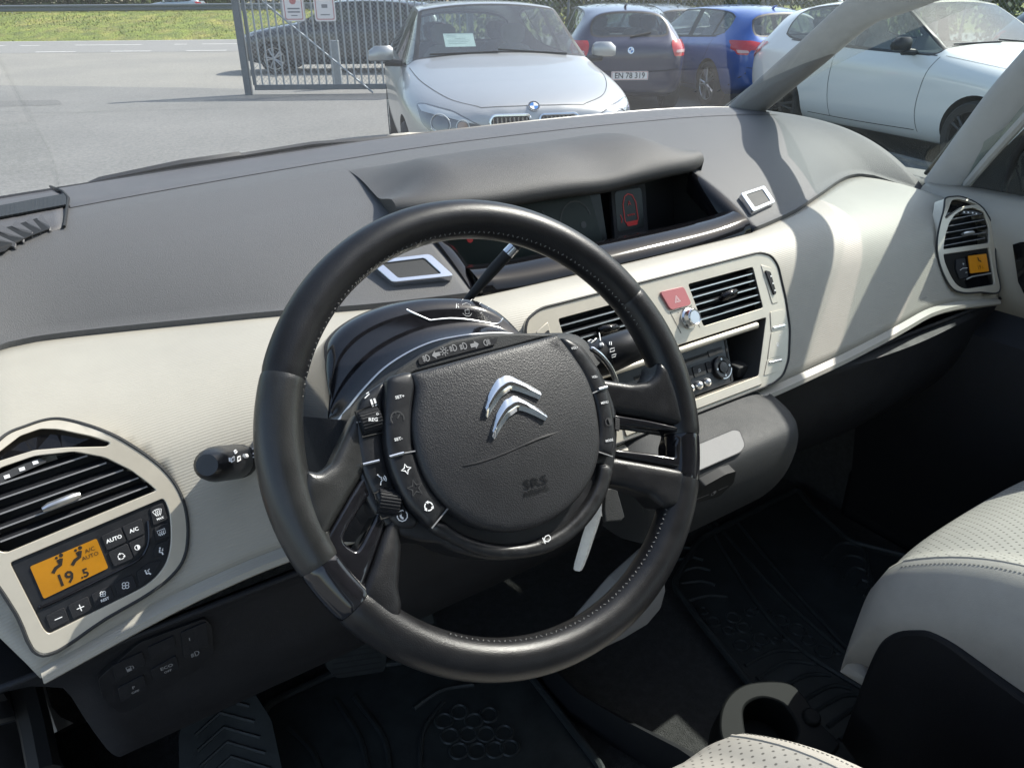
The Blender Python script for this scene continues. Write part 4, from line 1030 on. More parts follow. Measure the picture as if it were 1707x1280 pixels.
for k in range(50):
    t = k/50; a, b = (-60+t*170, 355-t*24), (-60+t*170+5, 355-t*24-5+0); a = (-60+t*172, 374-t*32); b = (-60+t*172+1, 374-t*32-19)
    tube(bm, [DP(a[0], a[1], .006), DP(b[0], b[1], .006)], .0016, 4)
build('grille_rib', bm, 'trim_mid', dv)
bm = BM(); add_faces(bm, [DP(*p, .006) for p in [(-70, 400), (20, 378), (62, 365), (82, 383), (50, 395), (20, 410), (8, 420), (-70, 440)]], [tuple(range(8))]); build('vent_well', bm, 'matt_black', dv, smooth=0, solid=.001)
for (x0, y0), (x1, y1) in [((62, 366), (82, 384)), ((43, 370), (66, 388)), ((19, 377), (52, 393)), ((-6, 384), (38, 403)), ((-32, 392), (24, 412))]:
    bm = BM(); A, B = DP(x0, y0, .007), DP(x1, y1, .006); n = np.array([.006, .012, 0]); u = np.array([0, 0, .003])
    add_faces(bm, [A, A+n+u, B+n*.4+u, B, A-u, B-u], [(0, 1, 2, 3), (0, 3, 5, 4)]); build('slat', bm, 'pad_shelf', dv, smooth=0, solid=.002)
# --- pressed frames left and right on the pad
def padray(px, py, up=0.):
    d = ray(px, py)
    for s in np.linspace(.4, 1.7, 1300):
        P = C0+d*s
        if P[2] < padz(P[0], P[1])+up: return P
    return P
fq = [np.array(v) for v in ((.261, .3214, 1.166), (.2504, .2857, 1.147), (.3192, .3019, 1.1487), (.3307, .3360, 1.1658))]
for sx in (-1, 1):
    k = np.array([sx, 1, 1]); P = [p*k for p in fq]; ct = sum(P)/4
    f_ = Fr(ct, (P[3]+P[2]-P[0]-P[1])*sx, P[0]+P[3]-P[1]-P[2]); o2 = [tof(f_, p) for p in P]
    if sx < 0: pass
    O_ = fillet(o2, 5); I_ = fillet(sc_(o2, .70), 3)
    bm = BM(); poly(bm, O_, [I_], f_, -3, 5); fo = build('courtesy_lamp', bm, 'silver_trim', dash, bevel=.0012)
    bm = BM(); poly(bm, fillet(sc_(o2, .70), 3), (), f_, -4, 3.6); build('lens', bm, 'trim_mid', fo, bevel=.0008)

# --- instrument recess, screens, hood
LIPY, LIPZ = .379, 1.209
def hoodz(x, y):                                     # top of the hood
    s = x/.262; u = (y-LIPY)/(.59-LIPY)              # 0 at the lip, 1 where it meets the pad
    base = LIPZ+.004+(padz(x if abs(x) > .01 else .01, .59)-LIPZ)*u
    hump = .030*math.sin(math.pi*min(1, max(0, u))**.75)*(1-.55*abs(s)**3)
    dip = -.006*math.exp(-((x-.045)/.05)**2)*(1-u) + .004*math.exp(-((x-.15)/.06)**2)*(1-u)
    return base+hump+dip
def sst(a_, b_, v): t = max(0., min(1., (v-a_)/(b_-a_))); return t*t*(3-2*t)
def hood_e(x, y, s):
    u = max(0., min(1., (y-LIPY)/(.59-LIPY))); base = padz(x, y)+.0075-.005*u*u
    lift = (LIPZ-padz(x, LIPY)-.0055)*(1-u)**1.2+.021*math.sin(math.pi*u**.8)
    lift *= 1-sst(.62, 1.03, abs(s))*(.93*sst(.02, .42, u)+.22*(1-sst(.02, .42, u)))
    wav = (-.0075*math.exp(-((x-.05)/.055)**2)+.0035*math.exp(-((x-.155)/.06)**2))*(1-u)**1.5*sst(.0, .1, u+.03)
    return base+lift+wav
rows = []
for x in np.linspace(-.262, .262, 61):
    s = abs(x)/.262; ly = LIPY+.022*s**6; row = []
    lz = hood_e(x, ly+.004, s)-.001
    for y, z in [(.54, -.024), (.47, -.023), (ly+.02, -.0235), (ly+.006, -.0245), (ly-.001, -.018), (ly-.003, -.010), (ly, -.003)]: row.append((x, y, lz+z))
    for y in np.linspace(ly+.008, .59, 22): row.append((x*(1-.08*sst(.40, .59, y)), y, hood_e(x, y, s)))
    rows.append(row)
bm = BM(); grid(bm, rows); hd = build('display_hood', bm, 'hood_grey', dash, smooth=70)
for sx in (1, -1):                                   # hood cheeks closing the ends
    bm = BM(); e = rows[-1 if sx > 0 else 0][3:]
    grid(bm, [[tuple(p) for p in e], [(p[0]-sx*.004, p[1]+.001, min(p[2]-.002, max(p[2]-.022, padz(.25, p[1])-.004))) for p in e]]); build('hood_cheek', bm, 'hood_grey', hd, smooth=40)
# recess walls
bm = BM()
rb = [(-.236, .268, 1.124), (.236, .268, 1.124), (.236, .42, 1.075), (-.236, .42, 1.075), (-.236, .44, 1.215), (.236, .44, 1.215)]
add_faces(bm, rb, [(0, 1, 2, 3), (3, 2, 5, 4)])
for sx in (1, -1): add_faces(bm, [(sx*.236, .262, 1.122), (sx*.236, .44, 1.07), (sx*.236, .53, 1.180), (sx*.236, .44, padz(.236, .44)-.003), (sx*.236, .36, padz(.236, .36)-.003), (sx*.236, .30, padz(.236, .30)-.003)], [tuple(range(6))])
build('display_recess', bm, 'matt_black', dash, smooth=0)
SF = Fr((0, .405, 1.135), (1, 0, 0), (0, .32, 1))
bm = BM(); poly(bm, fillet(rect(-205, -42, 74, 62), 8), (), SF, -4, 0); sc1 = build('instrument_display', bm, 'display_glass', dash, bevel=.001)
bm = BM(); poly(bm, fillet([(-196, -34), (66, -34), (52, 54), (-186, 54)], 8), (), SF, .6); build('screen', bm, 'display_green', sc1, smooth=0)
bm = BM()
for cx_, r0 in ((22, 28), (-70, 30)): strip(bm, [(cx_+r0*math.cos(q), 8+r0*math.sin(q)*1.1) for q in np.linspace(.3, math.pi-.2, 16)], 2., SF, 1.2)
strip(bm, [(-34, 34), (-20, 10), (-30, -20)], 1.6, SF, 1.2); poly(bm, circ(34, 4, 5), fr=SF, n0=1.2)
build('gauge_marks', bm, 'print_engraved', sc1, smooth=0, norm=False)
bm = BM(); 
for q in ((-160, 22), (-150, 26), (-155, 14)): poly(bm, circ(q[0], q[1], 5, 8), fr=SF, n0=1.4)
text(bm, '(!)', SF, -162, 30, 16, 1.5); build('warning_lamp', bm, 'display_red', sc1, smooth=0, norm=False)
bm = BM(); poly(bm, fillet([(84, -44), (150, -44), (160, 50), (92, 50)], 8), (), SF, -4, 3); mo = build('warning_module', bm, 'trim_dark', dash, bevel=.0015)
bm = BM(); poly(bm, fillet([(92, -16), (146, -16), (150, 42), (98, 42)], 6), (), SF, 3.4); build('screen', bm, 'display_glass', mo, smooth=0)
bm = BM(); body = [(114, -10), (109, -2), (110, 22), (115, 33), (122, 36), (130, 33), (135, 22), (135, -2), (131, -10)]
strip(bm, body, 1.8, SF, 4., closed=True); poly(bm, [(112, -10), (132, -10), (134, -4), (110, -4)], fr=SF, n0=4.2); text(bm, 'A', SF, 122, 22, 10, 4.2)
for x in (115, 119, 123, 127): poly(bm, rect(x, 4, x+2.2, 6.4), fr=SF, n0=4.2)
strip(bm, [(102, -4), (104, 2), (102, 8)], 1.5, SF, 4)
build('seat_belt_display', bm, 'display_red', mo, smooth=0, norm=False)
bm = BM(); poly(bm, fillet(rect(90, -36, 116, -22), 3), (), SF, 2, 5); poly(bm, fillet(rect(118, -36, 146, -22), 3), (), SF, 2, 5); build('button', bm, 'trim_mid', mo, bevel=.0006)
# gloss black sill below the screens and rims up both sides of the opening
rows = []
for x in np.linspace(-.226, .226, 50):
    e = (abs(x)/.226)**6*.006
    rows.append([(x, .2655, 1.122), (x, .262, 1.129), (x, .268, 1.138+e), (x, .29, 1.146+e), (x, .31, 1.146+e), (x, .33, 1.135)])
bm = BM(); grid(bm, rows); gs = build('gloss_sill', bm, 'gloss_black', dash, smooth=50)
bm = BM(); box(bm, aty(1063, 432, .286)+np.array([0, 0, 0]), (.058, .018, .014), Matrix.Rotation(R(25), 3, 'X')); build('flap_button', bm, 'silver_satin', gs, bevel=.004)
bm = BM(); cyl(bm, aty(1092, 420, .28)+np.array([-.004, 0, 0]), aty(1092, 420, .28)+np.array([.006, 0, 0]), .011); build('flap_end', bm, 'gloss_black', gs, bevel=.002)
for sx in (1, -1):
    rows = []
    for y in np.linspace(.264, .40, 16):
        z = padz(.236, y)+.001; w = .016*math.sin(math.pi*min(1, (.405-y)/.14)*.9)+.004
        rows.append([(sx*.238, y, z-.001), (sx*.237, y-.001, z+.002), (sx*(.236-w*.5), y-.002, z+.0005), (sx*(.236-w), y-.002, z-.006), (sx*(.236-w), y-.002, z-.03)])
    bm = BM(); grid(bm, rows); build('gloss_rim', bm, 'gloss_black', dash, smooth=60)
# --- outer vent housings with the climate panels (built left, mirrored right)
TRI = fillet([(-56, 128), (-39, 138), (-23, 146), (-8, 147), (3, 142), (23, 127), (35, 116), (31, 114), (3, 124), (-18, 130), (-41, 130)], 2, 2)
VENT = fillet([(-66, 112), (-43, 124), (-19, 125), (8, 118), (27, 106), (42, 89), (51, 74), (55, 66), (53, 65.5), (-58, 60), (-62, 62), (-70, 85)], 2.5, 2)
PANEL = fillet([(-59, 52), (57.5, 57.5)]+cat([(58.6, 54), (58.5, 44), (55, 30), (50, 16.5), (43, 5.5), (33, -2), (22, -5.8), (11, -7.2)], 3, False)+[(-52, -11), (-54, -6)], 2, 2)
def bendfn(fr):
    """the housing's upper edge leans forward with the roll of the panel"""
    def f(a, b, n=0.):
        k = max(0., b-118.); return fr.p(a, b-.10*k, n-.011*k*k)
    return f
def symbols(bm, fr, n, items, w=.55, fn=None):
    """small line pictograms: (kind, x, y, size, rotation)"""
    for kind, x, y, s, rot in items:
        c, sn = math.cos(rot), math.sin(rot)
        def T(P): return [(x+(a*c-b*sn)*s, y+(a*sn+b*c)*s) for a, b in P]
        def S(P, closed=False, ww=None): strip(bm, T(P), ww or w, fr, n, closed)
        def Fi(P): poly(bm, T(P), fr=fr, n0=n)
        arcp = lambda a0, a1, r=1., cx=0, cy=0, k=10: [(cx+r*math.cos(a0+(a1-a0)*i/k), cy+r*math.sin(a0+(a1-a0)*i/k)) for i in range(k+1)]
        if kind == 'recycle':
            for q in range(3):
                a = q*2*math.pi/3; S(arcp(a, a+1.35)); e = (math.cos(a+1.35), math.sin(a+1.35)); tq = (-e[1], e[0])
                Fi([(e[0]*1.42, e[1]*1.42), (e[0]*.58, e[1]*.58), (e[0]+tq[0]*.75, e[1]+tq[1]*.75)])
        elif kind == 'half': S(arcp(0, 2*math.pi), True); Fi(arcp(math.pi/2, -math.pi/2, .9))
        elif kind == 'fan':
            for q in range(4):
                a = q*math.pi/2+.5; S(arcp(0, 2*math.pi, .48, .62*math.cos(a), .62*math.sin(a), 10), True)
        elif kind == 'screen_max':
            S([(-1, .8), (-.55, -.3), (.55, -.3), (1, .8), (.4, 1.), (-.4, 1.)], True)
            for q in (-.4, 0, .4): S([(q, .8), (q+.12, .4), (q-.12, .1), (q, -.6)])
        elif kind == 'rear_screen':
            S([(-1, .6), (-.85, -.6), (.85, -.6), (1, .6)], True)
            for q in (-.45, 0, .45): S([(q, .3), (q+.12, 0), (q-.12, -.3), (q, -.9)])
        elif kind in ('foot', 'face'):
            Fi(arcp(0, 6.28, .2, -.1, .75, 8)[:-1]); S([(-.15, .5), (-.3, -.1), (.2, -.25), (.35, -.8)], ww=w*2.2); S([(.5, .6), (.25, .1)] if kind == 'foot' else [(.9, .5), (.2, .4)])
            Fi([(.25, .0), (.6, .15), (.2, .3)])
        elif kind == 'minus': Fi([(-1, -.13), (1, -.13), (1, .13), (-1, .13)])
        elif kind == 'plus': Fi([(-1, -.13), (1, -.13), (1, .13), (-1, .13)]); Fi([(-.13, -1), (.13, -1), (.13, 1), (-.13, 1)])
        elif kind == 'pump': S([(-.7, -.8), (-.7, .8), (.2, .8), (.2, -.8)], True); Fi([(-.7, -.8), (.2, -.8), (.2, .1), (-.7, .1)]); S([(.2, .5), (.7, .5), (.75, -.4), (.5, -.5)])
        elif kind == 'lamp': S(arcp(-math.pi/2, math.pi/2, .8)+[(-.1, .8), (-.1, -.8)], True); [S([(-.4, q), (-1.1, q-.15)]) for q in (.5, .17, -.17, -.5)]
        elif kind == 'lampr': S([(-a, b) for a, b in arcp(-math.pi/2, math.pi/2, .8)+[(-.1, .8), (-.1, -.8)]], True); [S([(.4, q), (1.1, q-.15)]) for q in (.5, .17, -.17, -.5)]
        elif kind == 'fog': S(arcp(-math.pi/2, math.pi/2, .8)+[(-.1, .8), (-.1, -.8)], True); [S([(-.3, q), (-1.1, q)]) for q in (.45, 0, -.45)]; S([(-.7, .8), (-.6, 0), (-.8, -.8)])
        elif kind == 'fogr': S([(-a, b) for a, b in arcp(-math.pi/2, math.pi/2, .8)+[(-.1, .8), (-.1, -.8)]], True); [S([(.3, q), (1.1, q)]) for q in (.45, 0, -.45)]; S([(.7, .8), (.6, 0), (.8, -.8)])
        elif kind == 'side': S(arcp(0, 2*math.pi, .45), True); [S([(.7*math.cos(q), .7*math.sin(q)), (1.15*math.cos(q), 1.15*math.sin(q))]) for q in [i*math.pi/4 for i in range(8)]]
        elif kind == 'arrowl': Fi([(-1.1, 0), (-.1, .95), (-.1, .45), (1, .45), (1, -.45), (-.1, -.45), (-.1, -.95)])
        elif kind == 'arrowr': Fi([(1.1, 0), (.1, .95), (.1, .45), (-1, .45), (-1, -.45), (.1, -.45), (.1, -.95)])
        elif kind == 'star4': S([(0, 1.1), (.32, .32), (1.1, 0), (.32, -.32), (0, -1.1), (-.32, -.32), (-1.1, 0), (-.32, .32)], True)
        elif kind == 'star5': S([((1.2 if i % 2 == 0 else .5)*math.cos(math.pi/2+i*math.pi/5), (1.2 if i % 2 == 0 else .5)*math.sin(math.pi/2+i*math.pi/5)) for i in range(10)], True)
        elif kind == 'phone': S(arcp(0, 2*math.pi), True); S(arcp(math.pi*.6, math.pi*1.4, .55, .25, 0), ww=w*1.8)
        elif kind == 'talk': S([(-.5, 1), (-.2, .4), (.1, .25), (-.1, .05), (.05, -.2), (-.3, -.5), (-.5, -1)]); [S(arcp(-.7, .7, q, .0, -.1, 6)) for q in (.45, .8)]
        elif kind == 'gauge': S(arcp(-.5, math.pi+.5)); S([(0, 0), (.55, .5)]); [S([(.75*math.cos(q), .75*math.sin(q)), (math.cos(q), math.sin(q))]) for q in (.5, 1.57, 2.6)]
        elif kind == 'horn': Fi([(-1, -.8), (-.75, -.8), (-.75, .8), (-1, .8)]); S([(-.6, .35), (.1, .7), (.9, .55), (1.1, 0), (.9, -.55), (.1, -.7), (-.6, -.35)], True)
        elif kind == 'pause': Fi([(-.6, -.8), (-.15, -.8), (-.15, .8), (-.6, .8)]); Fi([(.15, -.8), (.6, -.8), (.6, .8), (.15, .8)])
        elif kind == 'tri': S([(-1, -.7), (1, -.7), (0, 1)], True, w*1.5); S([(-.45, -.38), (.45, -.38), (0, .42)], True)
        elif kind == 'lock': S([(-.6, -.8), (.6, -.8), (.6, .2), (-.6, .2)], True); S([(-.35, .2), (-.3, .8), (.3, .8), (.35, .2)])
        elif kind == 'wash': S([(-1, -.3), (-.6, .4), (.6, .4), (1, -.3)], True); S([(0, .4), (0, .9), (-.3, 1.2)])
        elif kind == 'belt': S(arcp(0, 2*math.pi, .8, 0, 0), True); S([(-.5, -.6), (.5, .6)], ww=w*1.6); Fi([(-.25, -.5), (.25, -.5), (.25, .1), (-.25, .1)])
        elif kind == 'note': S([(-.4, -.6), (-.4, .8), (.6, .9), (.6, -.4)]); Fi(arcp(0, 6.28, .3, -.65, -.6, 8)[:-1]); Fi(arcp(0, 6.28, .3, .35, -.45, 8)[:-1])
        elif kind == 'person':     # seated figure of the air display
            Fi(arcp(0, 6.28, .24, .45, .95, 8)[:-1]); S([(.35, .6), (.05, -.1), (-.55, -.3), (-1., -.75)], ww=w*2.4); S([(-.05, .6), (.0, .1)], ww=w*1.8); Fi(arcp(0, 6.28, .17, -.1, .85, 8)[:-1])

def side_housing(fr, right):
    fb = bendfn(fr); nm = 'air_vent'
    bm = BM(); poly(bm, fillet(HOUS, 3, 2), [TRI, VENT, PANEL], n0=-20, n1=1.5, fn=fb)
    hz = build('vent_housing', bm, 'champagne', dash, bevel=.0022, seg=3, label='outer vent housing above the driver climate panel' if not right else 'outer vent housing above the passenger climate panel')
    # raised outer flange with the shadow gap around it
    bm = BM()
    ring = [fb(a, b, 1.0) for a, b in fillet(sc_(HOUS, 1.012), 3, 2)]
    tube(bm, ring, .0016, 6, closed=True); build('surround', bm, 'trim_mid', hz)
    bm = BM(); poly(bm, sc_(TRI, 1.02), (), n0=-16, n1=-5, fn=fb); build('gloss_insert', bm, 'gloss_black', hz, smooth=0)
    bm = BM(); poly(bm, sc_(VENT, 1.01), (), n0=-34, n1=-20, fn=fb); build('vent_well', bm, 'matt_black', hz, smooth=0)
    bm = BM()
    for i in range(len(VENT)):
        a, b = VENT[i], VENT[(i+1) % len(VENT)]; add_faces(bm, [fb(*a, -1), fb(*b, -1), fb(*b, -24), fb(*a, -24)], [(0, 1, 2, 3)])
    build('vent_liner', bm, 'trim_dark', hz, smooth=0, norm=False)
    for (x0, y0), (x1, y1) in [((-66, 112), (16, 112.5)), ((-68, 101), (27, 102)), ((-68, 90), (37, 92)), ((-64, 79.5), (46, 81.5)), ((-60, 70), (50, 72))]:
        bm = BM(); A, B = fr.p(x0, y0, -2.0), fr.p(x1, y1, -2.0); A2, B2 = fr.p(x0, y0+4.2, -13), fr.p(x1, y1+4.2, -13)
        A3, B3 = fr.p(x0, y0-1.3, -2.2), fr.p(x1, y1-1.3, -2.2)
        add_faces(bm, [A, B, B2, A2], [(0, 1, 2, 3)], 0); add_faces(bm, [A, B, B3, A3], [(0, 1, 2, 3)], 1); add_faces(bm, [A3, B3, fr.p(x1, y1+2.5, -13), fr.p(x0, y0+2.5, -13)], [(0, 1, 2, 3)], 0)
        build('slat', bm, ['trim_dark', 'silver_satin' if False else 'print_grey'], hz, smooth=0)
    bm = BM(); P = [(-27, 82.0), (-22, 82.7), (-4, 83.6), (1, 83.6)]; tube(bm, [fr.p(x, y, 1.5) for x, y in P], [.0022, .0034, .0034, .0022], 10, flat=1.4); build('vent_knob', bm, 'silver_satin', hz)
    bm = BM(); poly(bm, fillet([(-62, 113.5), (-45, 119), (-17, 122), (-12, 117), (-40, 113.5), (-62, 108.5)], 2), (), fr, -6, -2); tw_ = build('thumb_wheel', bm, 'print_engraved', hz, bevel=.001)
    bm = BM()
    for x, y in ((-20, 119.2), (-30, 117.5), (-41, 115.4), (-50, 112.8)): poly(bm, rect(x-2, y-1.3, x+2, y+1.4), fr=fr, n0=-1.6)
    build('mark', bm, 'print_white', tw_, smooth=0, norm=False)
    # climate panel
    bm = BM(); poly(bm, sc_(PANEL, .995), (), fr, -10, -1.2); pn = build('climate_panel', bm, 'satin_black' if not right else 'gloss_black', dash, bevel=.001, label='driver climate control panel' if not right else 'passenger climate control panel')
    SCR = [(-47, 16), (-48, 43.5), (1, 45.5), (1.5, 19.5)] if not right else [(-47, 13), (-50, 43), (-4, 46), (0, 17)]
    bm = BM(); poly(bm, fillet(SCR, 1.5), (), fr, -2, .2); lcd = build('display', bm, 'lcd_orange', pn, smooth=0)
    bm = BM()
    sgn = -1 if right else 1
    if right:
        tx = lambda s, x, y, z, n: text(bm, s, fr, x, y, z, n, sx=-1)
        symbols(bm, fr, .5, [('person', -27, 35, 5, 0)], 1.); tx('19', -24, 23, 10, .6); tx('.5', -32, 21.5, 6, .6)
    else:
        symbols(bm, fr, .5, [('person', -29, 37.0, 6.4, 0), ('person', -15, 37.2, 6.4, 0)], 1.1)
        text(bm, '19', fr, -29, 24.2, 13, .5, bold=.025); text(bm, '.5', fr, -15.6, 22.6, 9.5, .5, bold=.025); text(bm, 'A/C', fr, -6.2, 38.8, 4.6, .5); text(bm, 'AUTO', fr, -7.5, 34.0, 4.5, .5)
    build('readout', bm, 'lcd_ink', lcd, smooth=0, norm=False)
    if not right:
        bm = BM(); rail = [(-51, 41), (-51, 12.5), (-46, 10.5), (6, 14.5), (24, 16.5), (32, 22), (37, 30), (41, 44), (41, 47.5), (36, 50)]
        tube(bm, [fr.p(x, y, 0.) for x, y in cat(rail[1:8], 4, False)], .0011, 6); build('rail', bm, 'gloss_dusty', pn)
        def btn(P, items, txts):
            bm = BM(); poly(bm, fillet(P, 1.2, 2), (), fr, -2, .4); b_ = build('button', bm, 'trim_dark', pn, bevel=.0005)
            bm = BM(); symbols(bm, fr, .7, items)
            for t in txts: text(bm, t[0], fr, t[1], t[2], t[3], .7, bold=.03)
            build('symbol', bm, 'print_white', b_, smooth=0, norm=False)
        btn([(5, 33), (4.5, 46), (20, 46.8), (20.5, 34)], [], [('AUTO', 12.6, 40, 4.3)])
        btn([(21.5, 34), (21.2, 47), (37, 48), (35.5, 35)], [], [('A/C', 28.6, 41, 4.3)])
        btn([(5.5, 18.5), (5, 31.5), (20.5, 32.6), (21, 19)], [('recycle', 13, 24.5, 2.3, .2)], [])
        btn([(22, 19.5), (21.6, 32.7), (34.8, 33.6), (31, 24.5)], [('half', 26.4, 26.4, 2.0, 0)], [])
        btn([(43.5, 38.5), (45.5, 53.5), (56.5, 54), (55.8, 39)], [('screen_max', 50, 46.8, 3.6, 0)], [('MAX', 50.3, 42.2, 2.6)])
        btn([(41.2, 25), (43.3, 36.4), (55.4, 37), (52.6, 25)], [('rear_screen', 47.6, 31, 3.2, 0)], [])
        btn([(34.5, 13.3), (40, 22.6), (51.5, 22.6), (45.5, 11.5)], [('foot', 42, 15.8, 3.8, -.2)], [])
        btn([(18, -3.5), (19.5, 7.5), (31, 10.5), (40.5, 8.5), (30, -1.5)], [('face', 27, 3.4, 3.4, .3)], [])
        btn([(1.5, -5.5), (1.5, 6.2), (16, 7), (16.5, -4.6)], [('fan', 8.6, .8, 2.7, 0)], [])
        btn([(-16.5, -6.5), (-16.5, 4.8), (-1.5, 5.6), (-1.5, -5.6)], [('fan', -8.6, 1.6, 2.1, 0)], [('REST', -8.6, -3.3, 2.9)])
        btn([(-34, -7.8), (-34, 3.9), (-19, 4.6), (-19, -6.9)], [('plus', -26.4, -1.6, 2.7, 0)], [])
        btn([(-50, -8.8), (-50, 3.0), (-36.4, 3.8), (-36.4, -8)], [('minus', -42.6, -2.6, 2.7, 0)], [])
    else:
        bm = BM(); poly(bm, fillet([(8, 12), (6, 44), (28, 45), (34, 30), (30, 12)], 2), (), fr, -2, .3); b_ = build('button', bm, 'trim_dark', pn, bevel=.0005)
        bm = BM(); symbols(bm, fr, .7, [('plus', 14, 35, 2.3, 0), ('minus', 11, 20, 2.3, 0)]); strip(bm, [(6, 27), (18, 28), (26, 26)], .7, fr, .7); build('symbol', bm, 'print_white', b_, smooth=0, norm=False)
        bm = BM(); tube(bm, [fr.p(x, y, .6) for x, y in [(-50, 9), (0, 11), (14, 9)]], .0013, 6); build('rail', bm, 'silver_satin', pn)
side_housing(VF, False); side_housing(VR, True)

# --- centre panel
cp = None
VC = fillet([(42, -5), (164, -5), (162, -62), (48, -62)], 3, 2); VCL = [(-x, y) for x, y in VC][::-1]
RAD = fillet([(-163, -75), (163, -75), (119, -146), (-119, -146)], 3, 2)
SLR = fillet([(179, -5), (198, -13), (193, -61), (180, -61)], 2.5, 2)
bm = BM(); poly(bm, CENB, [VC, VCL, RAD], CF, -14, 0); cpz = build('centre_panel', bm, 'champagne', dash, bevel=.0022, seg=3)
bm = BM(); tube(bm, [CF.p(a, b, .5) for a, b in sc_(CENB, 1.006)], .0015, 6, closed=True); build('panel_gap', bm, 'trim_mid', cpz)
for sg in (1, -1):
    V_ = VC if sg > 0 else VCL
    vt = empty('air_vent', CF.p(sg*103, -34), 0); vt.parent = dash; vt.matrix_parent_inverse = Matrix.Translation(-Vector(dash.location)); WM[vt.name] = Matrix.Translation(Vector(tuple(CF.p(sg*103, -34))))
    bm = BM(); poly(bm, sc_(V_, 1.01), (), CF, -34, -22); build('vent_well', bm, 'matt_black', vt, smooth=0)
    bm = BM()
    for i in range(len(V_)): a, b = V_[i], V_[(i+1) % len(V_)]; add_faces(bm, [CF.p(*a, -1), CF.p(*b, -1), CF.p(*b, -26), CF.p(*a, -26)], [(0, 1, 2, 3)])
    build('vent_liner', bm, 'trim_dark', vt, smooth=0, norm=False)
    for k, y in enumerate((-13, -22.5, -32.5, -42.5, -52.5)):
        x0, x1 = 42.5+k*.9, 163.5-k*.3; bm = BM(); X = lambda q: q*sg
        add_faces(bm, [CF.p(X(x0), y, -2), CF.p(X(x1), y, -2), CF.p(X(x1), y+4.5, -15), CF.p(X(x0), y+4.5, -15)], [(0, 1, 2, 3)], 0)
        add_faces(bm, [CF.p(X(x0), y, -2), CF.p(X(x1), y, -2), CF.p(X(x1), y-1.4, -2.2), CF.p(X(x0), y-1.4, -2.2)], [(0, 1, 2, 3)], 1)
        add_faces(bm, [CF.p(X(x0), y-1.4, -2.2), CF.p(X(x1), y-1.4, -2.2), CF.p(X(x1), y+2.6, -15), CF.p(X(x0), y+2.6, -15)], [(0, 1, 2, 3)], 0)
        build('slat', bm, ['trim_dark', 'print_white' if False else 'silver_satin'], vt, smooth=0)
    bm = BM(); tube(bm, [CF.p(sg*x, y, 3) for x, y in [(88, -34), (93, -33.4), (112, -31.6), (117, -31)]], [.003, .0055, .0055, .003], 12, flat=1.5); build('vent_knob', bm, 'gloss_black', vt)
    bm = BM(); SL_ = SLR if sg > 0 else [(-x, y) for x, y in SLR][::-1]
    poly(bm, SL_, (), CF, -2, 1.0); sl_ = build('vent_dial_plate', bm, 'champagne', cpz, bevel=.0008)
    bm = BM(); poly(bm, fillet([(sg*x, y) for x, y in [(182, -14), (191, -18), (191, -48), (186, -50)]], 2), (), CF, 1, 3.2); dl = build('dial', bm, 'trim_dark', sl_, bevel=.0012)
    bm = BM()
    for y in (-24, -34, -44): poly(bm, rect(sg*189-1.2, y-1, sg*189+1.2, y+1), fr=CF, n0=3.6)
    build('mark', bm, 'print_white', dl, smooth=0, norm=False)
bm = BM(); poly(bm, fillet([(-9, -5.5), (31, -6.5), (36, -31), (0, -31)], 5), (), CF, -1, 3); hz_ = build('hazard_button', bm, 'hazard_pink', dash, bevel=.0015)
bm = BM(); symbols(bm, CF, 3.4, [('tri', 14, -20, 4.6, 0)]); build('symbol', bm, 'print_white', hz_, smooth=0, norm=False)
bm = BM(); strip(bm, [(1, -33), (36, -33), (41, -62)], .8, CF, .35); strip(bm, [(0, -33), (8, -62)], .8, CF, .35); build('panel_line', bm, 'trim_mid', cpz, smooth=0, norm=False)
bm = BM(); rows = []
for r, n in [(13.5, .3), (13.2, 2.5), (10.8, 4), (10.3, 11), (9.4, 12.3), (8., 11.6), (0, 11.2)]: rows.append([CF.p(27+r*math.cos(q), -47+r*math.sin(q), n) for q in [2*math.pi*i/40 for i in range(40)]])
grid(bm, rows, cv=True); kn = build('rotary_knob', bm, 'silver_trim', dash, smooth=30)
bm = BM(); poly(bm, circ(27, -47, 7.8, 28), fr=CF, n0=11.8); build('knob_face', bm, 'emblem_steel' if 'emblem_steel' in MATS else 'silver_satin', kn, smooth=0)
bm = BM()
for q in np.linspace(.6, 2.5, 6): poly(bm, circ(27+18*math.cos(q), -47+18*math.sin(q), .7, 6), fr=CF, n0=.35)
build('mark', bm, 'trim_mid', kn, smooth=0, norm=False)
# radio and its recess
bm = BM()
for i in range(len(RAD)): a, b = RAD[i], RAD[(i+1) % len(RAD)]; add_faces(bm, [CF.p(*a, -1), CF.p(*b, -1), CF.p(b[0]*.96, b[1], -60), CF.p(a[0]*.96, a[1], -60)], [(0, 1, 2, 3)])
build('radio_recess', bm, 'recess_grey', cpz, smooth=0, norm=False)
bm = BM(); poly(bm, RAD, (), CF, -66, -58); build('recess_back', bm, 'matt_black', cpz, smooth=0)
bm = BM(); poly(bm, fillet([(-100, -86), (97, -86), (89, -144), (-92, -144)], 4), (), CF, -50, -16); ra = build('radio', bm, 'satin_black', dash, bevel=.002)
bm = BM(); poly(bm, fillet([(-70, -96), (70, -96), (70, -101), (-70, -101)], 2), (), CF, -16, -15.6); poly(bm, [(92, -88), (95, -88), (86, -142), (84, -142)], (), CF, -16, -15.4); build('disc_slot', bm, 'matt_black', ra, smooth=0)
for i, (x, s) in enumerate([(-32, 5.8), (-18, 5.8), (-4, 5.8), (12, 5.8), (27, 5.8), (42, 5.8)]):
    bm = BM(); sphere(bm, CF.p(x, -133, -15), .0058, 14, 9); build('preset_button', bm, 'silver_satin', ra)
bm = BM(); rows = []
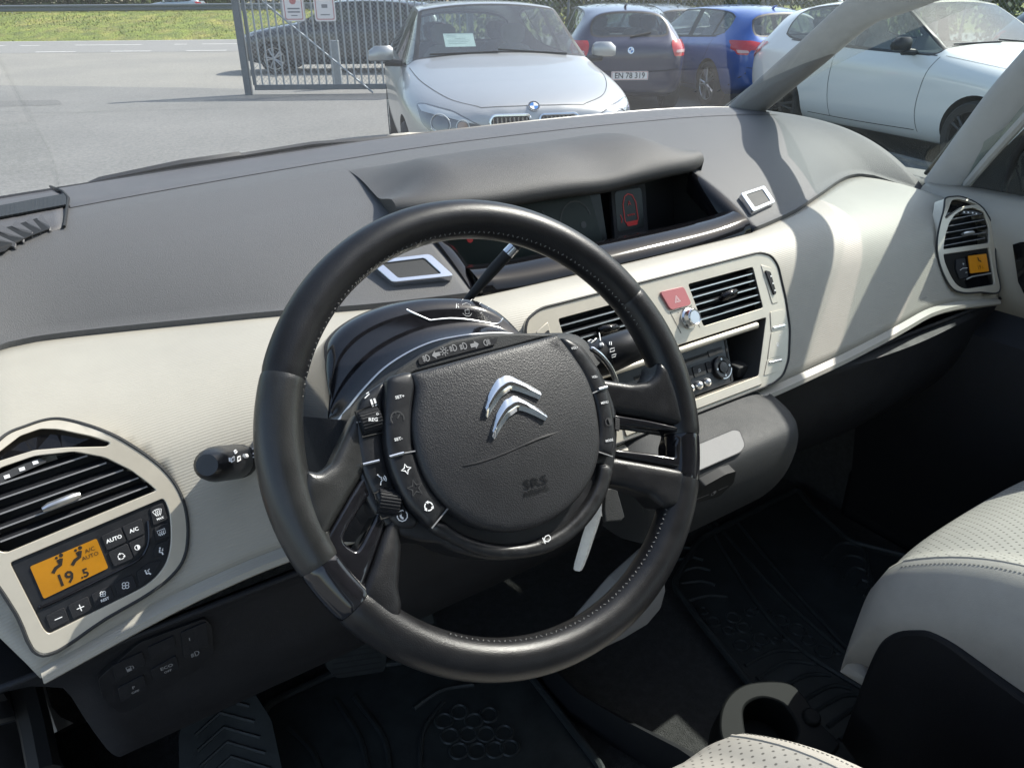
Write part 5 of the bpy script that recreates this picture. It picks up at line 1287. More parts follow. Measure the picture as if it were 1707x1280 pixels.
for r, n in [(15, -16), (15, -12), (13.5, -11), (9, -11.5), (8.5, -13), (7.5, -13), (7, -10), (0, -9.5)]: rows.append([CF.p(73+r*math.cos(q), -121+r*math.sin(q), n) for q in [2*math.pi*i/30 for i in range(30)]])
grid(bm, rows, cv=True); dl = build('radio_dial', bm, 'satin_black', ra, smooth=30)
bm = BM()
for x, y in ((73, -110), (73, -132), (62, -121), (84, -121)): symbols(bm, CF, -10.6, [('plus' if False else 'half', x, y, 1.1, 0)])
strip(bm, [(73+14.6*math.cos(q), -121+14.6*math.sin(q)) for q in np.linspace(-1.9, -.3, 10)], 1.6, CF, -11.4); build('mark', bm, 'silver_satin', dl, smooth=0, norm=False)
for x0, x1 in ((-3, 22), (24, 45), (48, 57)):
    bm = BM(); poly(bm, fillet(rect(x0, -122, x1, -108), 2), (), CF, -16, -14.6); b_ = build('button', bm, 'trim_mid' if x0 < 40 else 'trim_dark', ra, bevel=.0006)
    if x0 < 40:
        bm = BM(); symbols(bm, CF, -14.2, [('note', (x0+x1)/2, -115, 2.2, 0)]); build('symbol', bm, 'print_white', b_, smooth=0, norm=False)
bm = BM(); poly(bm, fillet(rect(-92, -128, -68, -112), 2), (), CF, -16, -14.6); b_ = build('button', bm, 'trim_dark', ra, bevel=.0006)
bm = BM(); symbols(bm, CF, -14.2, [('tri', -80, -120, 2.4, 0)]); build('symbol', bm, 'print_white', b_, smooth=0, norm=False)
bm = BM(); poly(bm, fillet([(58, -103), (84, -103), (84, -95), (58, -95)], 1.5), (), CF, -16, -15); text(bm, 'CD', CF, 71, -99, 4, -14.6); build('badge_plate', bm, 'trim_mid', ra, smooth=0)
bm = BM(); tube(bm, [CF.p(x, -81.5+.0*x, 3) for x in np.linspace(-136, 137, 20)], .0042, 10); build('recess_lip', bm, 'champagne', cpz)
bm = BM(); box(bm, CF.p(116, -132, -30), (.02, .02, .016)); build('storage_clip', bm, 'trim_mid', cpz, bevel=.002)
# seat-heater style keys on the right edge
for sg in (1, -1):
    bm = BM(); X = lambda P: [(sg*x, y) for x, y in P]
    poly(bm, fillet(X([(172, -70), (200, -72), (192, -98), (164, -96)]), 2), (), CF, -1, 1.1); poly(bm, fillet(X([(163, -97.5), (191, -99.5), (171, -131), (143, -129)]), 2), (), CF, -1, 1.1); poly(bm, fillet(X([(142, -130), (170, -132.5), (158, -150), (128, -148)]), 2), (), CF, -1, 1.1)
    kb = build('key_pad', bm, 'champagne', cpz, bevel=.0008)
    for (x0, y0), (x1, y1) in (((168, -92), (191, -93.5)), ((143, -134.5), (166, -136.5))):
        bm = BM(); tube(bm, [CF.p(sg*x0, y0, 1.6), CF.p(sg*x1, y1, 1.6)], .0017, 8); build('chrome_bar', bm, 'silver_trim', kb)
    bm = BM(); symbols(bm, CF, 1.5, [('belt', sg*168, -115, 3.2, 0), ('minus', sg*177, -104, 2.2, 0)]); build('symbol', bm, 'print_white', kb, smooth=0, norm=False)
bm = BM(); grid(bm, [[CF.p(x, y, n) for y, n in [(-147, -14), (-147, 1.5), (-157, 2.5), (-159, 0), (-160, -12)]] for x in np.linspace(-118, 118, 40)]); build('recess_sill', bm, 'champagne', cpz)
# small moulded mark on the passenger side
AF = None
def fas(px, py, up=0.):
    d = ray(px, py); prev = None
    for s in np.linspace(.3, 1.9, 1600):
        P = C0+d*s
        if abs(P[0]) < .775:
            pr_ = fprof(P[0]); ys = [q[0] for q in pr_]; zs = [q[1] for q in pr_]
            if P[2] < 1.131 and P[1] > float(np.interp(P[2], zs, ys))-up: return P
    return P
P0, P1 = fas(1530, 503), fas(1548, 493); f_ = Fr((P0+P1)/2, P1-P0, (0, .54, 1)); bm = BM(); text(bm, 'AIRBAG', f_, 0, 0, 5.2, 1.2); build('lettering', bm, 'pillar_grey', dash, smooth=0, norm=False)

# --- lower dash: knee panel, glove box, centre stowage
KP = [(.128, .958), (.136, .945), (.142, .915), (.150, .86), (.175, .80), (.235, .735), (.34, .69), (.50, .66)]
rows = []
for x in np.linspace(-.765, .765, 60):
    XL = lambda z: float(np.interp(z, [.66, .777, .843, .926, .945, .958], [.692, .699, .705, .714, .735, .765]))
    rows.append([(x/.765*(XL(z) if x < 0 else .765), y-(.018*math.exp(-((x-.47)/.2)**2) if .72 < z < .95 else 0), z) for y, z in cat(KP, 3, False)])
bm = BM(); grid(bm, rows); build('lower_dash', bm, 'trim_dark', dash, smooth=70, solid=.005)
bm = BM(); grid(bm, [[(p[0], p[1], p[2]) for p in rows[0]], [(p[0]+.004, p[1]+.02, p[2]) for p in rows[0]], [(p[0]+.06, .55, p[2]) for p in rows[0]]]); build('lower_end', bm, 'trim_dark', dash, smooth=60)
LF = Fr(aty(270, 1110, .138), (1, 0, 0), (0, -.12, 1))
swp = LF.invs([(163, 1128), (232, 1068), (340, 1028), (352, 1040), (355, 1085), (335, 1110), (215, 1183), (197, 1186), (170, 1160)])
bm = BM(); poly(bm, fillet(swp, 4), (), LF, -4, 2); sw = build('switch_panel', bm, 'satin_black', dash, bevel=.002)
for pts, it, tx in [([(185, 1105), (235, 1082), (242, 1100), (192, 1130)], [('pump', 215, 1108)], []), ([(245, 1075), (288, 1055), (291, 1072), (250, 1094)], [], []), ([(195, 1142), (238, 1120), (243, 1140), (200, 1165)], [], [('P', 221, 1140, 4.6), ('OFF', 224, 1147, 3.6)]),
                    ([(250, 1112), (292, 1088), (296, 1108), (255, 1130)], [], [('ECO', 276, 1106, 5.2), ('OFF', 278, 1113, 3.6)]), ([(300, 1050), (342, 1032), (346, 1070), (305, 1092)], [('lamp', 324, 1084)], [('1', 314, 1060, 5)])]:
    bm = BM(); poly(bm, fillet(LF.invs(pts), 2), (), LF, 1, 3.6); b_ = build('button', bm, 'trim_dark', sw, bevel=.001)
    bm = BM()
    for k, x, y in it: q = LF.inv(x, y); symbols(bm, LF, 4., [(k, q[0], q[1], 3.6, .05)], .7)
    for s, x, y, z in tx: q = LF.inv(x, y); text(bm, s, LF, q[0], q[1], z, 4., bold=.02)
    if it or tx: build('symbol', bm, 'print_grey', b_, smooth=0, norm=False)
    else: bm.free()
# stowage unit under the radio
rows = []
US = [(.150, .972), (.112, .962), (.066, .948), (.052, .936), (.047, .915), (.049, .89), (.058, .862), (.076, .836), (.11, .822), (.19, .82)]
for x in np.linspace(-.134, .134, 31):
    e = (abs(x)/.134)**8; rows.append([(x*(1-.14*max(0., min(1., (.93-z)/.11))), y+.03*e, z-.012*e*(i < 4)) for i, (y, z) in enumerate(cat(US, 3, False))])
bm = BM(); grid(bm, rows); st = build('stowage_unit', bm, 'trim_mid', dash, smooth=70, solid=.004)
for sx in (1, -1):
    bm = BM(); e = rows[-1 if sx > 0 else 0]; add_faces(bm, [tuple(p) for p in e]+[(sx*.134, .2, .97)], [tuple(range(len(e)+1))]); build('unit_cheek', bm, 'trim_mid', st, smooth=0)
QF = Fr((.03, .0495, .925), (1, 0, 0), (0, .05, 1)); QF = Fr((0, .055, .94), (1, 0, 0), (0, .45, .35)); 
QF = Fr((0, .0885, .9557), (1, 0, 0), (0, .046, .014)); INL_ = [(-120, -35), (0, -35), (14, -29), (26, -8), (20, -3), (-120, -3)]
bm = BM(); poly(bm, fillet(INL_, 6), (), QF, .2, 1.0); pdl = build('rubber_inlay', bm, 'trim_light' if 'trim_light' in MATS else 'pillar_grey', st, bevel=.0008)
bm = BM(); strip(bm, fillet(sc_(INL_, 1.01), 6), 1.1, QF, 1.3, True); build('inlay_rim', bm, 'trim_dark', st, smooth=0, norm=False)
GF = Fr((-.0, .0545, .868), (1, 0, 0), (0, -.34, 1))
bm = BM(); poly(bm, fillet([(max(-100, x_), y_) for x_, y_ in GF.invs([(1080, 845), (1205, 785), (1222, 780), (1218, 800), (1195, 822), (1080, 868)])], 3), (), GF, -6, 5); so_ = build('socket_panel', bm, 'matt_black', st, bevel=.002)
bm = BM(); q = GF.inv(1184, 816); symbols(bm, GF, 5.6, [('half', q[0], q[1], 3.6, .6)], .9); strip(bm, GF.invs([(1150, 828), (1176, 818)]), 1.0, GF, 5.6); strip(bm, GF.invs([(1192, 811), (1208, 804)]), 1.0, GF, 5.6); build('symbol', bm, 'print_grey', so_, smooth=0, norm=False)
# side wall of the centre column below, seen past the wheel rim
rows = [[(x, y, z) for x, y, z in [(-.16, .14, .80), (-.155, .10, .76), (-.13, .075, .735), (-.06, .066, .728), (.0, .09, .745)]]]
GQ = [aty(x, y, .085) for x, y in [(985, 1092), (1040, 1066), (1080, 1042), (1103, 1015), (1111, 985), (1108, 955), (1095, 930), (1040, 980), (980, 1050)]]
bm = BM(); add_faces(bm, GQ, [tuple(range(9))]); build('column_foot', bm, 'pillar_grey', dash, smooth=0, solid=.03, bevel=.004)
# ================================================================== STEERING COLUMN
WC = np.array([-.37, 0, 1.126]); WT = R(34.284); WY = R(-1.7)
_X = np.array([math.cos(WY), math.sin(WY), 0]); _N = np.array([0, -math.cos(WT), math.sin(WT)]); _U = np.array([0, math.sin(WT), math.cos(WT)])
WF = Fr(WC, _X, _U)
colm = empty('steering_column', tuple(WC-WF.N*.10), 0, 'steering column shroud with gloss black gear display arch and control stalks', 'steering column')
def wl(pts, n): return [np.array(WF.p(*WF.inv(x, y, n), n)) for x, y in pts]
# gloss arch: outer edge (traced at 95 mm behind the wheel), front edge lower and nearer
OUT = [(541, 700), (538, 640), (538, 600), (546, 565), (575, 534), (625, 510), (685, 496), (740, 492.5), (785, 497), (815, 512), (838, 532), (862, 558)]
INN = [(549, 712), (562, 703), (580, 680), (606, 648), (640, 614), (680, 588), (722, 570), (765, 561), (800, 557), (830, 556), (850, 557), (864, 560)]
def blend(P, Q, t): return [p*(1-t)+q*t for p, q in zip(P, Q)]
o0 = [np.array(v) for v in cat(wl(OUT, -95), 5, False)]; i0 = [np.array(v) for v in cat(wl(INN, -62), 5, False)]
nn = WF.N
rows = []
for t, dn in [(-.0, -.085), (0., -.018), (.02, -.006), (.07, .002), (.18, .007), (.40, .004), (.62, -.004), (.82, -.006), (1., 0.)]:
    rows.append([p+nn*dn for p in blend(o0, i0, t)])
bm = BM(); grid(bm, rows); arch = build('gear_display', bm, 'gloss_dusty', colm, smooth=70)
bm = BM(); tube(bm, [p+nn*.0015 for p in i0[2:]], .0011, 6); build('edge_trim', bm, 'silver_satin', arch)
# chrome line and gear letters on the arch (drawn on its own surface plane)
AFc = None
def archp(px, py, up=.0015):
    d = ray(px, py); h = ABV.ray_cast(Vector(tuple(C0)), Vector(tuple(d)))
    if h[0] is None: return on(px, py, WC-WF.N*.085, WF.N)
    n = h[1] if h[1].dot(Vector(tuple(d))) < 0 else -h[1]; return np.array(h[0]+n*up)
tb = BM(); grid(tb, rows); ABV = BVHTree.FromBMesh(tb); tb.free()
bm = BM(); tube(bm, [archp(*p) for p in cat([(678, 516), (683, 519), (714, 533), (722, 533.5), (750, 531), (780, 533), (810, 538), (826, 540.5), (834, 537), (838, 531)], 3, False)], .0009, 6)
build('chrome_line', bm, 'silver_satin', arch)
def px_text(bm, s, px, py, h, slope, fnp, asp=1.):
    """letters laid on a surface: baseline direction slope in the picture, height h pixels"""
    c, sn = math.cos(slope), math.sin(slope)
    text(bm, s, None, 0, 0, h*1.35, 0, fn=lambda a, b, n: fnp(px+a*asp*c+b*sn, py+a*asp*sn-b*c), bold=.015)
bm = BM()
for s, x, y, h, sl in [('R', 763, 510, 8.5, .05), ('N', 777.5, 511.5, 8, .10), ('A', 791, 514, 8.5, .25), ('M', 805, 520, 8.5, .35)]: px_text(bm, s, x, y, h, sl, archp)
def ptube(bm, pts, r, fnp): tube(bm, [fnp(*p) for p in pts], r, 5)
ptube(bm, [(771, 507), (772, 523), (777, 527), (783, 527), (786, 523), (784, 508), (778, 505), (771, 507)], .0002, archp)
ptube(bm, [(775, 517), (782, 517), (782, 523), (776, 523), (775, 517)], .0002, archp)
for x, y in [(770, 502), (785, 502), (800, 507), (813, 514)]: ptube(bm, [(x-1, y), (x+2, y-3)], .0003, archp)
build('gear_letters', bm, 'print_white', arch, smooth=0, norm=False)
# textured shroud round the hub, below the arch
SH0 = [(549, 714), (562, 704), (580, 681), (606, 649), (640, 615), (680, 589), (722, 571), (765, 562), (800, 558), (850, 558), (900, 556), (960, 560), (1000, 600)]
SH1 = [(556, 780), (580, 740), (600, 716), (620, 690), (650, 655), (690, 625), (730, 600), (770, 586), (810, 580), (860, 578), (900, 580), (950, 588), (985, 620)]
s0 = [np.array(v) for v in cat(wl(SH0, -63), 4, False)]; s1 = [np.array(v) for v in cat(wl(SH1, -38), 4, False)]
rows = [[p-nn*.10 for p in s0], s0]+[[p+nn*d for p in blend(s0, s1, t)] for t, d in ((.05, .004), (.3, .006), (.7, .003), (1., 0.))]+[[p-nn*.03 for p in s1]]
bm = BM(); grid(bm, rows); build('upper_shroud', bm, 'trim_mid', colm, smooth=60)
# left cheek of the shroud and lower column cover
lc = [(-0.168, 45), (-.165, -20)]
rows = []
for n in (-150, -95, -64, -45):
    k = 1 if n < -60 else .93
    rows.append([WF.p(a*k, b*k, n) for a, b in [(-150, 60), (-148, 20), (-138, -20), (-112, -52), (-60, -72), (0, -78), (60, -72), (112, -40), (128, 10), (120, 50)]])
rows.append([WF.p(a, b, -40) for a, b in [(-100, 40), (-98, 10), (-90, -15), (-75, -35), (-40, -48), (0, -50), (40, -48), (75, -30), (88, 5), (80, 30)]])
bm = BM(); grid(bm, rows); build('lower_shroud', bm, 'trim_dark', colm, smooth=60)
bm = BM(); cyl(bm, WF.p(0, 0, -30), WF.p(0, 0, -330), .05, .06, 24); build('column_tube', bm, 'trim_dark', colm)
# stalks
def stalk(p0, p1, radii, m='satin_black'):
    a, b = np.array(p0), np.array(p1); bm = BM(); n = len(radii); tube(bm, [a+(b-a)*t for t, r in radii], [r for t, r in radii], 20); return build('stalk', bm, m, colm, smooth=50)
sA, sB = atx(440, 764, -.500), atx(333, 777, -.572)
sB = atx(345, 775, -.575)
ls = stalk(sA-(sB-sA)*.8, sB, [(0, .009), (.5, .010), (.56, .0145), (.75, .0155), (.752, .0150), (.758, .0155), (.94, .0145), (.985, .0120), (1., .0085)])
ax = (sB-sA)/np.linalg.norm(sB-sA)
KF = Fr((sA*.55+sB*.45), ax*-1, np.cross(ax, [0, -.55, .83]))
def cylp(px, py, A, B, r):   # point on the stalk barrel under a pixel
    d = ray(px, py); d = d/np.linalg.norm(d); u = (B-A)/np.linalg.norm(B-A); w = C0-A
    a_ = d-u*(d@u); b_ = w-u*(w@u); qa, qb, qc = a_@a_, 2*a_@b_, b_@b_-r*r; D = qb*qb-4*qa*qc
    s = (-qb-math.sqrt(max(D, 0)))/(2*qa); return C0+d*s
def lsp(px, py): return cylp(px, py, sA, sB, .0162)
bm = BM(); ptube(bm, [(386, 764), (390, 761), (391, 767), (386, 770), (386, 764)], .0005, lsp); ptube(bm, [(396, 762), (400, 760), (401, 766), (396, 769), (396, 762)], .0005, lsp)
for x in (382, 383.5): ptube(bm, [(x, 763), (x+.5, 769)], .0004, lsp)
ptube(bm, [(390, 752), (393, 750), (395, 753), (392, 756), (390, 752)], .0005, lsp)
for x, y in [(409, 759), (410, 760.5)]: ptube(bm, [(x-2, y), (x+2, y)], .0016, lsp)
ptube(bm, [(421, 748), (424, 747)], .0007, lsp); ptube(bm, [(422, 756), (425, 755)], .0007, lsp); ptube(bm, [(422, 762), (425, 761)], .0006, lsp)
build('symbol', bm, 'print_white', ls, smooth=0, norm=False)
rA, rB = atx(975, 606, -.232), atx(1095, 560, -.150)
rs = stalk(rA, rB, [(0, .0165), (.24, .0185), (.25, .0175), (.27, .0185), (.8, .0165), (1., .010)])
def rsp(px, py): return cylp(px, py, rA, rB, .0192)
bm = BM(); ptube(bm, [(980, 569), (985, 566), (990, 568), (986, 571), (980, 569)], .0005, rsp); ptube(bm, [(991, 567), (994, 564)], .0007, rsp); ptube(bm, [(1016, 570), (1019, 570), (1019, 575), (1016, 575), (1016, 570)], .0005, rsp)
ptube(bm, [(1017, 582), (1024, 580), (1024, 585), (1017, 587), (1017, 582)], .0005, rsp); ptube(bm, [(1020, 592), (1027, 590), (1026, 594), (1020, 596), (1020, 592)], .0004, rsp); ptube(bm, [(1002, 573), (1003.5, 577)], .0022, rsp)
ptube(bm, [(999, 555), (1001, 568)], .0005, rsp)
build('symbol', bm, 'print_white', rs, smooth=0, norm=False)
# gear lever on top of the column
g0, g1, g2 = on(786, 492, WC-WF.N*.105, WF.N), on(822, 450, WC-WF.N*.085, WF.N), on(866, 402, WC-WF.N*.065, WF.N)
bm = BM(); tube(bm, [g0-(g1-g0)*.5, g0, g1, g1+(g2-g1)*.55], [.0036, .0042, .0056, .0058], 12); gl = build('gear_lever', bm, 'trim_dark', colm)
gu = (g2-g1)/np.linalg.norm(g2-g1); bm = BM(); tube(bm, [g1+(g2-g1)*.55, g1+(g2-g1)*.80], [.0060, .0057], 12); build('lever_band', bm, 'silver_trim', gl)
bm = BM(); tube(bm, [g1+(g2-g1)*.80, g2, g2+gu*.01], [.0056, .0058, .003], 12); build('lever_tip', bm, 'trim_dark', gl)
# chrome shift paddle edge on the right
bm = BM(); tube(bm, [np.array(c) for c in cat(wl([(984, 580), (1000, 592), (1015, 610), (1025, 630), (1030, 652)], -24), 4, False)], [.0016]+[.0026]*15+[.0016], 8); build('shift_paddle', bm, 'silver_trim', colm)
bm = BM(); Q = wl([(1004, 816), (1022, 812), (1036, 862), (1030, 868), (1004, 870), (1002, 850)], -70); add_faces(bm, Q, [tuple(range(6))]); build('column_lever', bm, 'trim_mid', colm, smooth=0, solid=.006, bevel=.0012)

# ================================================================== STEERING WHEEL
sw_ = empty('steering_wheel', tuple(WC), 0, 'black leather steering wheel with fixed hub, many buttons and double chevron emblem', 'steering wheel')
RC, RT = 174.4, 15.9
def rim_pt(a, b, rr=RT, RCc=RC, flat=1.0):     # a: angle round the wheel, b: angle round the section
    r = RCc+rr*math.cos(b); return WF.p(r*math.cos(a), r*math.sin(a), rr*flat*math.sin(b))
def rim_seg(a0, a1, m, name='rim_leather', rr=RT, n=60, b0=0, b1=2*math.pi, nb=28, bulge=0):
    bm = BM(); rows = []
    for i in range(n+1):
        t = i/n; a = a0+(a1-a0)*t; k = rr*(1+bulge*math.sin(math.pi*t)); e = min(1, min(t, 1-t)*n/1.2); k *= (.965+.035*e)
        rows.append([rim_pt(a, b0+(b1-b0)*j/nb, k) for j in range(nb)])
    grid(bm, rows, cv=True); return build(name, bm, m, sw_, smooth=80)
A_L, A_R = R(152.2), R(26.)           # seams where the plain upper arc meets the grips
rim_seg(A_R, A_L, 'leather', n=90)
rim_seg(A_L, R(196.5), 'leather_worn', bulge=.07)
rim_seg(R(-18), A_R, 'leather', bulge=.05)
rim_seg(R(208.8), R(329), 'leather', n=90)
rim_seg(R(196.5), R(208.8), 'gloss_dusty', 'rim_gloss', rr=RT*.97, n=20); rim_seg(R(-31), R(-18), 'gloss_dusty', 'rim_gloss', rr=RT*.97, n=20)
# stitches along the inner edge
for d0, d1 in ((6, 166), (233, 322)):
  bm = BM()
  for i in range(230):
    a = 2*math.pi*i/230; dg = math.degrees(a) % 360
    if not d0 <= dg <= d1: continue
    zig = .10 if i % 2 else -.10
    P = [rim_pt(a+.003*k, math.pi-.50+zig*k*.5, RT+.1) for k in (-1, 1)]; tube(bm, P, .0004, 5)
  build('stitching', bm, 'stitch_grey', sw_, smooth=0)
from mathutils.geometry import delaunay_2d_cdt
def pillow(name, P, m, top, inset=5., nbase=-14, step=5., parent=None, smooth=75, r=3, holes=(), frame=None):
    """cushioned solid over an outline in wheel millimetres; top = height, or a function (x, y) -> height"""
    fr = frame or WF; P = fillet(P, r, 3) if r else list(P); loops = [P]+[fillet(h, 2, 3) for h in holes]
    dense = []
    for lp in loops:
        o = []
        for i in range(len(lp)):
            q0, q1 = np.array(lp[i]), np.array(lp[(i+1) % len(lp)]); k = max(1, int(np.linalg.norm(q1-q0)/(step*.6)))
            o += [tuple(q0+(q1-q0)*t/k) for t in range(k)]
        dense.append(o)
    seg = np.array([(o[i], o[(i+1) % len(o)]) for o in dense for i in range(len(o))])
    def dist(p):
        A, B = seg[:, 0], seg[:, 1]; d = B-A; t = np.clip(((p-A)*d).sum(1)/((d*d).sum(1)+1e-9), 0, 1); return float(np.sqrt((((A+d*t[:, None])-p)**2).sum(1)).min())
    def inside(p): return inpoly(p, dense[0]) and not any(inpoly(p, h) for h in dense[1:])
    pts = [q for o in dense for q in o]; es = []; b0 = 0
    for o in dense: es += [(b0+i, b0+(i+1) % len(o)) for i in range(len(o))]; b0 += len(o)
    bx = np.array(dense[0]); lo, hi = bx.min(0), bx.max(0); nb = len(pts)
    for d_ in (inset*.12, inset*.35, inset*.7):          # rings that follow the edge
        for o in dense:
            A = sum(o[i][0]*o[(i+1) % len(o)][1]-o[(i+1) % len(o)][0]*o[i][1] for i in range(len(o))); sg = (1 if A > 0 else -1)*(1 if o is dense[0] else -1)
            for i in range(0, len(o), 1):
                a, b_, c_ = np.array(o[i-1]), np.array(o[i]), np.array(o[(i+1) % len(o)]); t = (c_-a)/(np.linalg.norm(c_-a)+1e-9); q = b_+np.array([-t[1], t[0]])*sg*d_
                if inside(q) and dist(q) > d_*.93: pts.append(tuple(q))
    x = lo[0]; kk = 0
    while x < hi[0]:
        y = lo[1]+(step/2 if kk % 2 else 0)
        while y < hi[1]:
            p = np.array([x, y])
            if inside(p) and dist(p) > inset*.95: pts.append((x, y))
            y += step
        x += step; kk += 1
    ov, oe, of, _, _, _ = delaunay_2d_cdt([Vector(q) for q in pts], es, [], 0, 1e-4)
    ht = top if callable(top) else (lambda x, y: top)
    bm = BM(); nv = []
    for v in ov:
        d_ = min(1, dist(np.array(v))/inset); h = ht(v.x, v.y)
        nv.append(bm.verts.new(tuple(fr.p(v.x, v.y, h-inset*.8*(1-math.sqrt(max(0, 1-(1-d_)**2)))))))
    for f in of:
        cpt = (sum(ov[i].x for i in f)/len(f), sum(ov[i].y for i in f)/len(f))
        if inside(cpt):
            try: bm.faces.new([nv[i] for i in f])
            except ValueError: pass
    be = [e_ for e_ in bm.edges if len(e_.link_faces) == 1]
    ex = bmesh.ops.extrude_edge_only(bm, edges=be); vs = [g for g in ex['geom'] if isinstance(g, bmesh.types.BMVert)]
    for v in vs:
        q = np.array(v.co)-fr.O; v.co = Vector(tuple(fr.O+q-fr.N*(q@fr.N-nbase*.001)))
    bmesh.ops.delete(bm, geom=[v for v in bm.verts if not v.link_faces], context='VERTS')
    return build(name, bm, m, parent or sw_, smooth=smooth)
def dome_plate(name, P, m, n_edge, n_top, inset=5., nbase=-14, r=3): return pillow(name, P, m, n_top, min(inset, 6), nbase, 5., r=r)
def spoke_h(x, y):
    t = max(0., min(1., (math.hypot(x, y)-92)/78)); t = t*t*(3-2*t); return 1.+12.5*t
# spokes (traced in the wheel plane, millimetres)
LU = [(-84, 56), (-100, 50), (-114, 42), (-129, 26), (-141, 13), (-152, 9.5), (-160, 14), (-166, 4), (-169, -14), (-169, -30), (-166, -42), (-160, -33), (-137, -13.5), (-121, -1), (-92, 18)]
LG = [(-92, 17), (-121, -1.5), (-137, -14), (-160, -33.5), (-166, -43), (-160, -62), (-152, -76), (-149, -77), (-118, -42), (-86, -6)]
LGH = [(-122, -17), (-142, -31.5), (-149, -38), (-149, -43), (-143, -50), (-137, -46), (-116, -27)]
LL = [(-86, -10), (-118, -42.5), (-149, -77.5), (-151, -81), (-145, -94), (-139, -103), (-130, -106), (-124, -97), (-122, -84), (-110, -60), (-107, -49), (-84, -30)]
RU = [(84, 24), (110, 12), (128, 3.5), (143, .5), (152, 4), (160, 15), (167, 6), (169, -20), (164, -49), (160, -46), (132, -30), (106, -17), (84, -8)]
RG = [(84, -9), (106, -17.5), (132, -30.5), (160, -46.5), (164, -50), (158, -66), (149, -82), (128, -71), (91, -51), (78, -45)]
RGH = [(96, -26), (120, -34), (156, -50), (148, -59), (144, -69), (120, -57), (94, -45)]
RL = [(76, -46), (91, -51.5), (128, -71.5), (149, -83), (143, -96), (136, -106), (127, -110), (114, -105), (107, -92), (90, -79), (72, -70), (60, -62)]
for P_, m_ in ((LU, 'leather_worn'), (LL, 'leather'), (RU, 'leather'), (RL, 'leather')): pillow('spoke_leather', P_, m_, spoke_h, 7, -15, 5)
for G, H in ((LG, LGH), (RG, RGH)):
    pillow('spoke_gloss', G, 'gloss_dusty', lambda x, y: spoke_h(x, y)-2.5, 3.5, -15, 5, holes=[H])
# hub base, control strips, airbag pad
HUB = [(-104, 52), (-114, 36), (-122, 13), (-125, -17), (-116, -43), (-95, -60), (-82, -66), (-69, -78), (-38, -95), (9, -104), (51, -91), (80, -69), (104, -25), (106, 8), (99, 36), (88, 52), (60, 54), (0, 52), (-60, 52)]
dome_plate('hub_base', cat(HUB, 4), 'satin_black', -4, 3, 8, -46, r=0)
def wz(pts, n): return [WF.inv(x, y, n) for x, y in pts]
def zc(x, y): return (560+x/4.267, 600+y/4.267)
RING = cat([WF.inv(*p, 8) for p in [(733, 864), (770, 888), (810, 902), (850, 907), (890, 902), (930, 884), (962, 856), (986, 822), (998, 790), (1001, 772), (1022, 778), (1018, 806), (1004, 842), (978, 878), (945, 906), (905, 924), (850, 931), (800, 925), (752, 903), (716, 882)]], 3)
dome_plate('hub_ring', RING, 'satin_worn', 5, 10, 7, -20, r=0)
INL = [zc(*p) for p in [(375, 130), (450, 95), (530, 84), (556, 115), (570, 180), (556, 290), (549, 400), (553, 530), (565, 650), (640, 840), (720, 960), (800, 1045), (745, 1120), (685, 1195), (600, 1120), (500, 1010), (420, 850), (372, 700), (352, 560), (348, 400), (360, 220)]]
dome_plate('button_strip', cat(wz(INL, 13), 3), 'satin_black', 8, 14.5, 7, -12, r=0)
OUTL = [zc(*p) for p in [(165, 300), (230, 225), (355, 150), (352, 250), (338, 400), (340, 560), (360, 700), (405, 850), (490, 1010), (590, 1125), (560, 1195), (490, 1200), (420, 1180), (310, 1050), (230, 900), (180, 770), (150, 600), (140, 440)]]
dome_plate('button_strip', cat(wz(OUTL, 4), 3), 'satin_black', 0, 6, 6, -14, r=0)
def q4(x, y): return (800+x/4.2675, 600+y/4.2675)
INR = [(936, 563), (955, 566), (975, 582), (992, 606)]+[q4(*p) for p in [(850, 60), (890, 150), (930, 260), (955, 380), (968, 470), (970, 560), (955, 650), (940, 684), (835, 648), (845, 540), (843, 430), (825, 320), (790, 215), (740, 120), (690, 40)]]+[(952, 596), (944, 580)]
dome_plate('button_strip', cat(wz(INR, 13), 3), 'satin_black', 8, 14, 6, -12, r=0)
AIR = [(690, 621), (760, 602), (850, 578), (915, 560.5), (928, 557), (938, 566), (958, 592), (978, 624), (991, 662), (998, 705), (1000, 745), (993, 780), (978, 812), (955, 840), (925, 864), (885, 881), (845, 887), (803, 880), (768, 862), (738, 838), (714, 806), (698, 770), (690, 735), (687, 700), (691, 668), (693, 645), (688, 628)]
apx = [np.array(p) for p in wz(AIR, 15)]; apx = [np.array(p) for p in cat(apx, 5)]; ac = np.array([-4., -8.])
def pad_h(x, y): return 15.5+8.5*(1-min(1., ((x+5)/92)**2+((y+9)/82)**2))
ab = pillow('airbag_cover', [tuple(p) for p in apx], 'airbag_skin', pad_h, 5.5, -8, 4., r=0)
bm = BM(); bm.from_mesh(ab.data); bm.transform(wm(ab))
HBV = BVHTree.FromBMesh(bm); bm.free()
def airp(px, py, up=.0006):
    d = ray(px, py); h = HBV.ray_cast(Vector(tuple(C0)), Vector(tuple(d)))
    if h[0] is None: return on(px, py, WC+WF.N*.02, WF.N)
    return np.array(h[0])+WF.N*up
